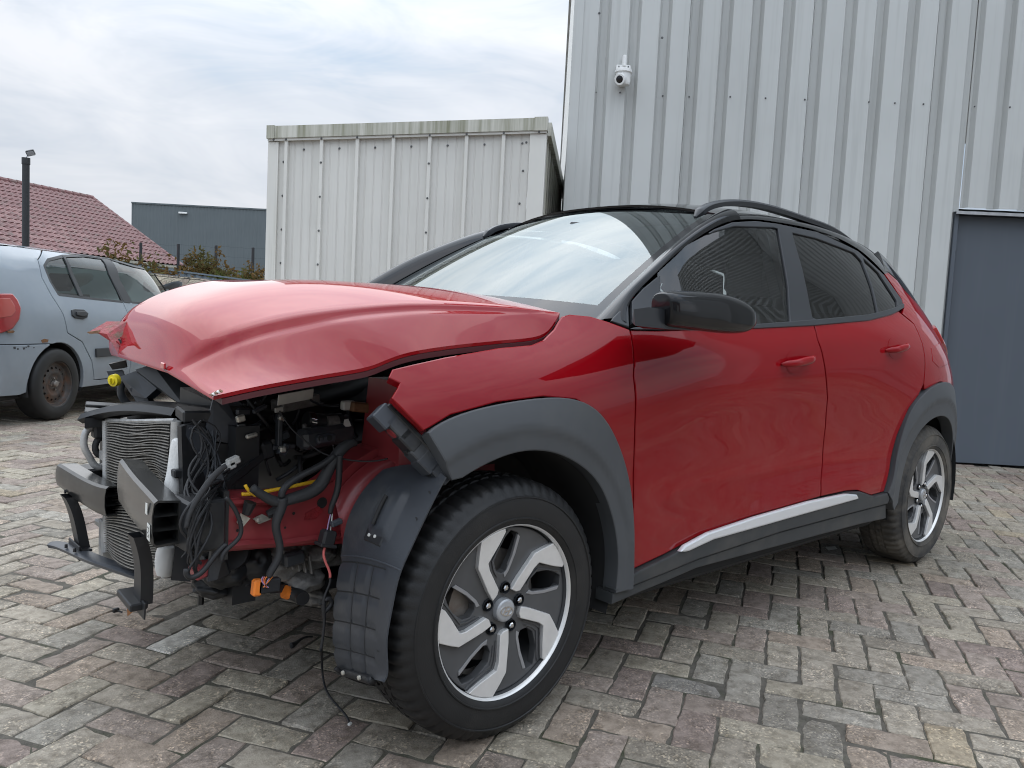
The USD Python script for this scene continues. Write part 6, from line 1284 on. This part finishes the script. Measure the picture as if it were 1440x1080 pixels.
wire([(472, 940), (500, 955), (530, 962)], -.66, .006, "wire_black", "edge_tail", lin)
for k in range(3): put("folded_edge", tube([hp((164+k*3.0, 480-k*3), .352), hp((170+k*2.4, 487), .338), hp((168+k*2.2, 497), .325)], 0.0030, 6, 4), "red_paint" if k != 1 else "underbody", hd_, True)
put("rust_patch", hull(np.array([hp(p, y)+o for p, y in (((126, 467), .468), ((141, 465), .44), ((143, 469), .435), ((130, 469.5), .46)) for o in (np.array([-0.010, -0.006, 0.0]), np.array([0.0, 0.0, 0.002]))])), "rust_brown", hd_)
put("red_tab", obox(hp((233, 514.5), -.245)+[-0.006, 0, 0], (0.035, 0.005, 0.016), (0.1, 1, 0.0), (-1, 0, 0), 0.002), "lamp_red", hd_)
# litter on the paving
lf = Zp((179, 872), .002); q = np.array([(0, 0), (0.020, 0.018), (0.028, 0.045), (0.012, 0.06), (-0.004, 0.05), (-0.008, 0.022)])
leafv = np.array([[a*0.9, b*0.5, 0.012+0.9*b] for a, b in q]); leafv = leafv@np.array([[.7, -.7, 0], [.7, .7, 0], [0, 0, 1.0]])
put("dry_leaf", hull(np.vstack([leafv+lf, leafv+lf+[0.001, 0.002, 0]])), "leaf_dry", None, label="dry orange-brown leaf standing on the paving below the bumper leg", cat="leaf")
put("black_clip", join(obox(Zp((163, 858), .012), (0.022, 0.012, 0.014), (1, 0.3, 0), (0, 1, 0), 0.003), tube([Zp((164, 858), .012), Zp((172, 861), .006)], 0.003, 6)), "wire_black", None, label="small black plastic clip lying on the paving beside the dry leaf", cat="clip")
put("plastic_stub", tube([Zp((409, 908), .012), Zp((415, 905), .012), Zp((425, 898), .010), Zp((440, 895), .008)], [0.010, 0.007, 0.004, 0.003], 8), "wire_black", None, True, label="black cable stub lying on the paving before the arch liner", cat="cable")
put("paper_scrap", hull(np.array([Zp(p, z) for p in ((1160, 769), (1174, 768), (1178, 772), (1165, 774)) for z in (.004, .008)])), "label_paper", None, label="small white scrap of paper on the paving under the red car", cat="litter")
# ---------------------------------------------------------------- silver hatchback
paint("silver_paint", (0.225, 0.258, 0.288), rough=0.34, dust=(0.26, 0.29, 0.315), metallic=0.25)
mat("steel_wheel", (0.060, 0.054, 0.050), 0.5, 0.3, 20, metallic=0.4, dirt=(0.11, 0.050, 0.025), dscale=14, damt=(0.45, 0.72))
mat("lamp_amber_red", (0.22, 0.010, 0.011), 0.10, 0.2, 6, coat_weight=1.0, coat_roughness=0.02)
mat("lamp_pale", (0.30, 0.045, 0.035), 0.14, coat_weight=1.0, coat_roughness=0.02)
mat("rust_spot", (0.16, 0.075, 0.03), 0.8, 0.4, 60)
mat("scuff_black", (0.03, 0.03, 0.032), 0.7)
mat("rub_black", (0.026, 0.028, 0.030), 0.55)
SH = math.radians(42.8); SF = np.array([math.cos(SH), math.sin(SH), 0]); SN = np.array([math.sin(SH), -math.cos(SH), 0])
_q = at_px([(81.5, 540.6)], 2, 0.30)[0]; SO = np.array([_q[0], _q[1], 0])-SN*0.845
def sp_(u, v, z): return SO+SF*np.asarray(u)[..., None]+SN*np.asarray(v)[..., None]+np.array([0, 0, 1.0])*np.asarray(z)[..., None]
silver = thing("silver_hatchback", "weathered pale silver-blue hatchback with rusty steel wheels parked in the yard", "car", loc=SO, rot=SH)
SS = {
 -0.80: [(.2,.50),(.45,.56),(.7,.57),(.9,.55),(1.05,.52),(1.2,.47),(1.4,.38)],
 -0.70: [(.2,.64),(.45,.69),(.7,.70),(.9,.68),(1.05,.64),(1.2,.58),(1.4,.47)],
 -0.55: [(.2,.75),(.45,.79),(.7,.80),(.9,.78),(1.05,.735),(1.2,.665),(1.4,.53)],
 -0.30: [(.2,.81),(.45,.835),(.7,.84),(.88,.825),(.98,.795),(1.1,.745),(1.25,.67),(1.38,.58),(1.45,.48)],
 0.0: [(.2,.83),(.45,.852),(.7,.853),(.86,.843),(.95,.815),(1.05,.770),(1.2,.70),(1.36,.61),(1.45,.50)],
 0.6: [(.2,.83),(.45,.853),(.7,.855),(.84,.845),(.92,.820),(1.0,.785),(1.2,.70),(1.38,.61),(1.46,.50)],
 1.3: [(.2,.83),(.45,.853),(.7,.855),(.82,.845),(.90,.820),(.97,.785),(1.2,.69),(1.38,.60),(1.46,.48)],
 1.9: [(.2,.83),(.45,.85),(.7,.852),(.80,.842),(.88,.815),(.94,.78),(1.1,.70),(1.3,.58),(1.45,.42)],
 2.6: [(.2,.82),(.45,.84),(.66,.842),(.76,.82),(.83,.76),(.88,.66),(.95,.50)],
 3.1: [(.2,.72),(.45,.75),(.62,.74),(.70,.70),(.76,.60),(.82,.45)],
 3.38: [(.2,.50),(.45,.52),(.60,.50),(.68,.44),(.74,.3)],
}
_sz = np.linspace(0.15, 1.5, 200); _sx = np.linspace(-0.8, 3.38, 220)
_r2 = np.array([PchipInterpolator([a for a, b in SS[k]], [b for a, b in SS[k]])(np.clip(_sz, SS[k][0][0], SS[k][-1][0]))-np.maximum(0, _sz-SS[k][-1][0])*1.2 for k in sorted(SS)])
_g2 = gaussian_filter(PchipInterpolator(sorted(SS), _r2, axis=0)(_sx), (2.2, 2.2), mode="nearest"); _S2 = RectBivariateSpline(_sx, _sz, _g2)
def SW(u, z): return _S2.ev(np.clip(u, -0.8, 3.38), np.clip(z, 0.15, 1.5))
def sflank(q): return np.c_[q[:, 0], -SW(q[:, 0], q[:, 1]), q[:, 1]]           # the thing's own frame: right flank at -y
def on_s(px):
    px = np.atleast_2d(np.asarray(px, float)); v = np.full(len(px), 0.8); d = ((px[:, :1]-720)/FPX)*RGT-((px[:, 1:]-540)/FPX)*UPV+FWD
    for _ in range(50):
        t = (v-(EYE-SO)@SN)/(d@SN); P = EYE+d*t[:, None]; u = (P-SO)@SF; v = 0.6*v+0.4*SW(u, P[:, 2])
    return np.c_[u, P[:, 2]]
zB = lambda p: [(a/2.5725, 200+b/2.5725) for a, b in p]
def spoly(p):
    g = Polygon(on_s(zB(p))).buffer(0); return g if g.geom_type == "Polygon" else max(g.geoms, key=lambda q: q.area)
def sboth(name, mesh, m_, parent=None, smooth=30, label=None):
    a = put(name, mesh, m_, parent if parent is not None else silver, smooth, label); put(name, mirror_y(mesh), m_, parent if parent is not None else silver, smooth); return a
arch = Point(0, 0.305).buffer(0.345, 40); archf = Point(2.535, 0.305).buffer(0.345, 40)
rd_edge = on_s(zB([(152, 385), (137, 425), (152, 490), (190, 560), (228, 620), (245, 690), (298, 722), (332, 790), (341, 852)]))
bump_top = on_s(zB([(8, 727), (90, 731), (182, 736)]))
win_r = spoly([(160, 448), (174, 425), (228, 411), (300, 409), (365, 418), (395, 475), (445, 578), (330, 566), (212, 552), (183, 505)])
q2 = on_s(zB([(388, 420), (480, 447), (560, 492), (605, 525)])); wf_ = Polygon(np.vstack([q2, [[q2[-1, 0]+0.05, q2[-1, 1]-0.03], [q2[-1, 0]+0.02, on_s(zB([(477, 580)]))[0, 1]-0.02]], on_s(zB([(477, 580), (432, 500)]))])).buffer(0)
wf_ = wf_ if wf_.geom_type == "Polygon" else max(wf_.geoms, key=lambda g: g.area)
roofl = on_s(zB([(30, 372), (150, 374), (250, 376), (350, 395), (450, 430), (540, 474), (600, 512)]))
rl = roofl.copy(); rl[:, 1] = np.clip(rl[:, 1], 0, 1.43)
beltf = on_s(zB([(477, 583)]))[0]
low = 0.24
whole = Polygon(np.vstack([[[-0.62, low], [3.30, low+0.02], [3.32, 0.62], [2.9, 0.74], [2.4, 0.84], [1.95, 0.93]], [[rl[-1, 0]+0.25, rl[-1, 1]-0.17]], rl[::-1], [[-0.45, rl[0, 1]-0.02], [-0.66, 1.05], [-0.74, 0.9], [-0.75, 0.5]]])).buffer(0).difference(arch).difference(archf)
whole = whole if whole.geom_type == "Polygon" else max(whole.geoms, key=lambda g: g.area)
glassed = win_r.buffer(0.004).union(wf_.buffer(0.004))
bar = spoly([(367, 421), (386, 422), (432, 502), (474, 579), (448, 576), (395, 475)])
def biggest(g): return g if g.geom_type == "Polygon" else max(g.geoms, key=lambda q: q.area)
doorcut = Polygon(np.vstack([rd_edge, [[rd_edge[-1, 0], 0.30], [3.5, 0.30], [3.5, 1.6], [rd_edge[0, 0], 1.6]]])).buffer(0)
bz = float(np.mean(bump_top[:, 1])); bumpcut = Polygon([(-0.9, 0.1), (-0.9, bz), (bump_top[-1, 0]+0.02, bz), (0.05, 0.5), (0.05, 0.1)])
quarter_s = biggest(whole.difference(doorcut).difference(bumpcut).difference(glassed)); bump_s = biggest(whole.intersection(bumpcut))
bp_x = float(on_s(zB([(448, 585)]))[0, 0]); front_cut = Polygon([(bp_x, 0.1), (bp_x, bz+0.5), (bp_x-0.07, 1.6), (3.6, 1.6), (3.6, 0.1)])
rear_door_s = biggest(whole.intersection(doorcut).difference(front_cut).difference(glassed)); front_s = biggest(whole.intersection(doorcut).intersection(front_cut).difference(glassed))
sboth("rear_quarter", panel(quarter_s, sflank, 0.05, 0.003, r=0.004, t=0.03), "silver_paint")
sboth("rear_door", panel(rear_door_s, sflank, 0.05, 0.003, r=0.004, t=0.03), "silver_paint")
fe = Polygon([(1.93, 0.1), (1.93, 1.0), (3.6, 1.0), (3.6, 0.1)])
sboth("front_door", panel(biggest(front_s.difference(fe)), sflank, 0.05, 0.003, r=0.004, t=0.03), "silver_paint"); sboth("front_fender", panel(biggest(front_s.intersection(fe)), sflank, 0.06, 0.003, r=0.004, t=0.03), "silver_paint")
sboth("bumper_side", panel(bump_s, lambda q: sflank(q)-[0, 0.006, 0], 0.05, 0.002, r=0.006, t=0.03), "silver_paint")
glass("silver_glass", (0.28, 0.36, 0.33), 1.55)
for w_, nm in ((win_r, "rear_window"), (wf_, "front_window")):
    pts, f, _ = fill(w_, 0.05); sboth(nm, (sflank(pts)+[0, 0.008, 0], f), "silver_glass", None, True)
    rim_ = w_.buffer(0.010).difference(w_.buffer(-0.012)); sboth("window_seal", panel(biggest(rim_), sflank, 0.02, 0.0, r=0.002, t=0.012, lift=0.001), "rub_black")
sboth("door_pillar", panel(bar.buffer(0.012), sflank, 0.03, 0.0, r=0.003, t=0.01, lift=0.003), "rub_black")
sboth("window_divider", panel(spoly([(224, 411), (233, 411), (262, 470), (301, 558), (288, 558), (250, 470)]), sflank, 0.02, 0.0, r=0.002, t=0.01, lift=0.003), "rub_black")
lamp = spoly([(-30, 552), (0, 548), (40, 548), (60, 572), (72, 602), (66, 642), (42, 676), (0, 692), (-30, 690)])
tl_ = sboth("tail_lamp", panel(lamp, sflank, 0.03, 0.0, r=0.012, t=0.05, lift=0.018), "lamp_amber_red")
put("reflector", panel(spoly([(-20, 570), (0, 566), (30, 568), (46, 592), (50, 612), (36, 630), (0, 636), (-20, 636)]), sflank, 0.03, 0.0, r=0.004, t=0.008, lift=0.0215), "lamp_pale", tl_, 30)
put("broken_clip", panel(spoly([(20, 684), (42, 680), (48, 684), (42, 690), (24, 690)]), sflank, 0.02, 0.0, r=0.002, t=0.008, lift=0.02), "rust_spot", tl_, 30)
hb = on_s(zB([(285, 622)]))[0]; w0 = SW(hb[0], hb[1])
dh = sboth("door_handle", panel(spoly([(256, 608), (268, 604), (300, 606), (315, 618), (314, 634), (298, 641), (270, 637), (258, 626)]), sflank, 0.02, 0.0, r=0.006, t=0.016, lift=0.012), "rub_black")
put("grip", panel(spoly([(268, 616), (300, 615), (312, 622), (308, 630), (290, 632), (270, 628)]), sflank, 0.02, 0.0, r=0.004, t=0.012, lift=0.026), "plastic_black", dh, 30)
rb_ = on_s(zB([(343, 746), (352, 778)])); zt, zb_ = rb_[0, 1], rb_[1, 1]
sboth("rub_strip", panel(Polygon([(rb_[0, 0], zt), (rb_[0, 0]+0.01, zb_), (bp_x-0.01, zb_+0.005), (bp_x-0.01, zt+0.005)]), sflank, 0.04, 0.0, r=0.006, t=0.02, lift=0.016), "rub_black")
sboth("rub_strip", panel(Polygon([(bp_x+0.01, zt+0.005), (bp_x+0.01, zb_+0.005), (1.9, zb_+0.005), (1.9, zt+0.005)]), sflank, 0.04, 0.0, r=0.006, t=0.02, lift=0.016), "rub_black")
for k, (a, b, s) in enumerate(((50, 744, 5), (62, 748, 3.5), (84, 746, 4.5), (100, 738, 4), (92, 742, 2.5), (120, 743, 2.5))):
    put("scuff", panel(spoly([(a-s, b-s*0.8), (a+s*0.8, b-s), (a+s, b+s*0.6), (a-s*0.6, b+s)]), lambda q: sflank(q)-[0, 0.006, 0], 0.02, 0.0, r=0.0005, t=0.001, lift=0.0012), "scuff_black", silver, False)
put("rust_spot", panel(spoly([(148, 716), (160, 711), (176, 714), (172, 724), (152, 726)]), sflank, 0.02, 0.0, r=0.0005, t=0.001, lift=0.0012), "rust_spot", silver, False)
# roof, hatch, tail, bonnet, screens, floor
RU = [-0.46, -0.2, 0.3, 0.9, 1.4]; rz_ = np.interp(RU, rl[:, 0], rl[:, 1])
def ledge(u): return float(np.interp(u, rl[:, 0], rl[:, 1]))
us_ = np.linspace(-0.46, 1.30, 24); yy_ = np.linspace(-1, 1, 17)
RS = np.array([[(u, -k*SW(u, ledge(u)-0.005), ledge(u)+0.045*(1-k*k)) for k in yy_] for u in us_]); put("roof", grid(RS, flip=True), "silver_paint", silver, True)
ue = np.linspace(1.30, rl[-1, 0]+0.25, 10); wz = [ledge(u) if u <= rl[-1, 0] else rl[-1, 1]-(u-rl[-1, 0])/0.25*0.17 for u in ue]
put("windscreen", grid(np.array([[(u+0.02*(1-k*k)*min(1, (u-1.3)/0.3), -k*SW(u, z-0.005), z+0.030*(1-k*k)*(1-(u-ue[0])/(ue[-1]-ue[0]))) for k in yy_] for u, z in zip(ue, wz)]), flip=True), "silver_glass", silver, True)
BN = np.array([[(u, -k*w, z+0.05*(1-k*k)) for k in yy_] for u, w, z in ((1.93, 0.74, 0.94), (2.3, 0.74, 0.88), (2.7, 0.72, 0.80), (3.1, 0.62, 0.71), (3.34, 0.45, 0.62))]); put("bonnet", grid(BN, flip=True), "silver_paint", silver, True)
zq = np.array([0.24, 0.5, bz, 0.9, 1.05, 1.2, rl[0, 1]-0.02]); xq = np.interp(zq, [0.24, 0.5, 0.9, 1.05, rl[0, 1]-0.02], [-0.62, -0.75, -0.74, -0.66, -0.45])
BK = np.array([[(x-0.09*(1-abs(k)**3), -k*(SW(x, z)+0.004), z) for k in yy_] for x, z in zip(xq, zq)])
put("tailgate", grid(BK[2:5]), "silver_paint", silver, True); put("rear_screen", grid(BK[4:]), "silver_glass", silver, True); put("rear_bumper", grid(BK[:3]), "silver_paint", silver, True)
put("front_bumper", grid(np.array([[(3.42-0.10*abs(k)**3, -k*0.60, z) for k in yy_] for z in (0.22, 0.4, 0.62)]), flip=True), "silver_paint", silver, True)
put("floor_pan", bx((-0.6, -0.74, 0.20), (3.2, 0.74, 0.28), 0.02), "underbody", silver)
put("lining", bx((0.36, -0.74, 0.30), (1.9, 0.74, 0.62)), "seat_cloth", silver); put("parcel_shelf", bx((-0.7, -0.60, 0.82), (-0.02, 0.60, 0.87)), "seat_cloth", silver)
for y in (-0.36, 0.36):
    s_ = UsdGeom.Xform.Define(stage, numbered(str(silver.GetPath())+"/seat")).GetPrim()
    put("backrest", hull([(x, y+d, z) for d in (-0.23, 0.23) for x, z in ((0.92, 0.5), (1.05, 0.5), (0.72, 1.05), (0.82, 1.07))]), "seat_cloth", s_); put("headrest", bx((0.68, y-0.13, 1.09), (0.78, y+0.13, 1.25), 0.04), "seat_cloth", s_)
put("rear_bench", hull([(x, y, z) for y in (-0.60, 0.60) for x, z in ((0.30, 0.5), (0.10, 0.5), (-0.02, 0.98), (0.08, 1.0))]), "seat_cloth", silver)
put("dashboard", bx((1.55, -0.66, 0.60), (1.85, 0.66, 0.82), 0.05), "seat_cloth", silver)
def steel_wheel(x, s, rot):
    w_ = UsdGeom.Xform.Define(stage, numbered(str(silver.GetPath())+"/wheel")); w_.AddTranslateOp().Set(Gf.Vec3d(x, s*0.835, 0.303)); w_.AddRotateYOp().Set(float(rot)); p = w_.GetPrim()
    def add(n, m, mt, par=None, sm=35):
        v, f = m
        if s > 0: v, f = np.asarray(v)*[1, -1, 1], tris(f)[:, ::-1]
        return put(n, (v, f), mt, par if par is not None else p, sm)
    add("tyre", lathe([(0.188, 0.0), (0.196, -0.012), (0.22, -0.018), (0.25, -0.019), (0.275, -0.013), (0.291, -0.002), (0.299, 0.012), (0.303, 0.03), (0.303, 0.14), (0.295, 0.17), (0.25, 0.19), (0.188, 0.17)], 72), "tyre")
    r_ = add("rim", lathe([(0.194, -0.002), (0.190, -0.006), (0.185, -0.002), (0.181, 0.015), (0.172, 0.030), (0.160, 0.034)], 64), "steel_wheel")
    web_ = Point(0, 0).buffer(0.161, 40)
    for k in range(16): a = 2*math.pi*k/16; web_ = web_.difference(shapely.affinity.rotate(shapely.affinity.scale(Point(0.136, 0).buffer(0.013, 8), 0.8, 1.0), math.degrees(a), origin=(0, 0)))
    fn = lambda q: np.c_[q[:, 0], 0.018+0.016*np.clip((np.hypot(q[:, 0], q[:, 1])-0.10)/0.06, 0, 1)+0.012*np.clip((0.095-np.hypot(q[:, 0], q[:, 1]))/0.02, 0, 1), q[:, 1]]
    add("disc", panel(web_, fn, 0.010, 0.0, r=0.001, t=0.01), "steel_wheel", r_); add("hub", lathe([(0.0001, -0.004), (0.020, -0.002), (0.028, 0.006), (0.030, 0.03), (0.05, 0.03)], 24), "brake_iron", r_)
    for k in range(4): a = 2*math.pi*k/4+0.4; c = np.array([0.05*math.cos(a), 0, 0.05*math.sin(a)]); m = lathe([(0.0001, 0.014), (0.008, 0.015), (0.009, 0.03)], 6); add("nut", (m[0]+c, m[1]), "brake_iron", r_, False)
    add("drum", lathe([(0.0001, 0.06), (0.17, 0.06)], 24), "underbody", r_, False)
for x, s, r in ((0, -1, 12), (2.535, -1, 40), (0, 1, 0), (2.535, 1, 70)): steel_wheel(x, s, r)
for cx in (0, 2.535):
    for s in (-1, 1):
        t = np.linspace(-0.25, math.pi+0.25, 22); sh = np.array([[(cx+0.352*math.cos(a), s*y, 0.305+0.352*math.sin(a)) for a in t] for y in (0.5, 0.66, 0.83)]); put("wheel_housing", grid(sh), "underbody", silver, True)
        put("housing_wall", (np.vstack([sh[0], [[cx, s*0.5, 0.305]]]), np.array([[i, i+1, len(t)] for i in range(len(t)-1)])), "underbody", silver)
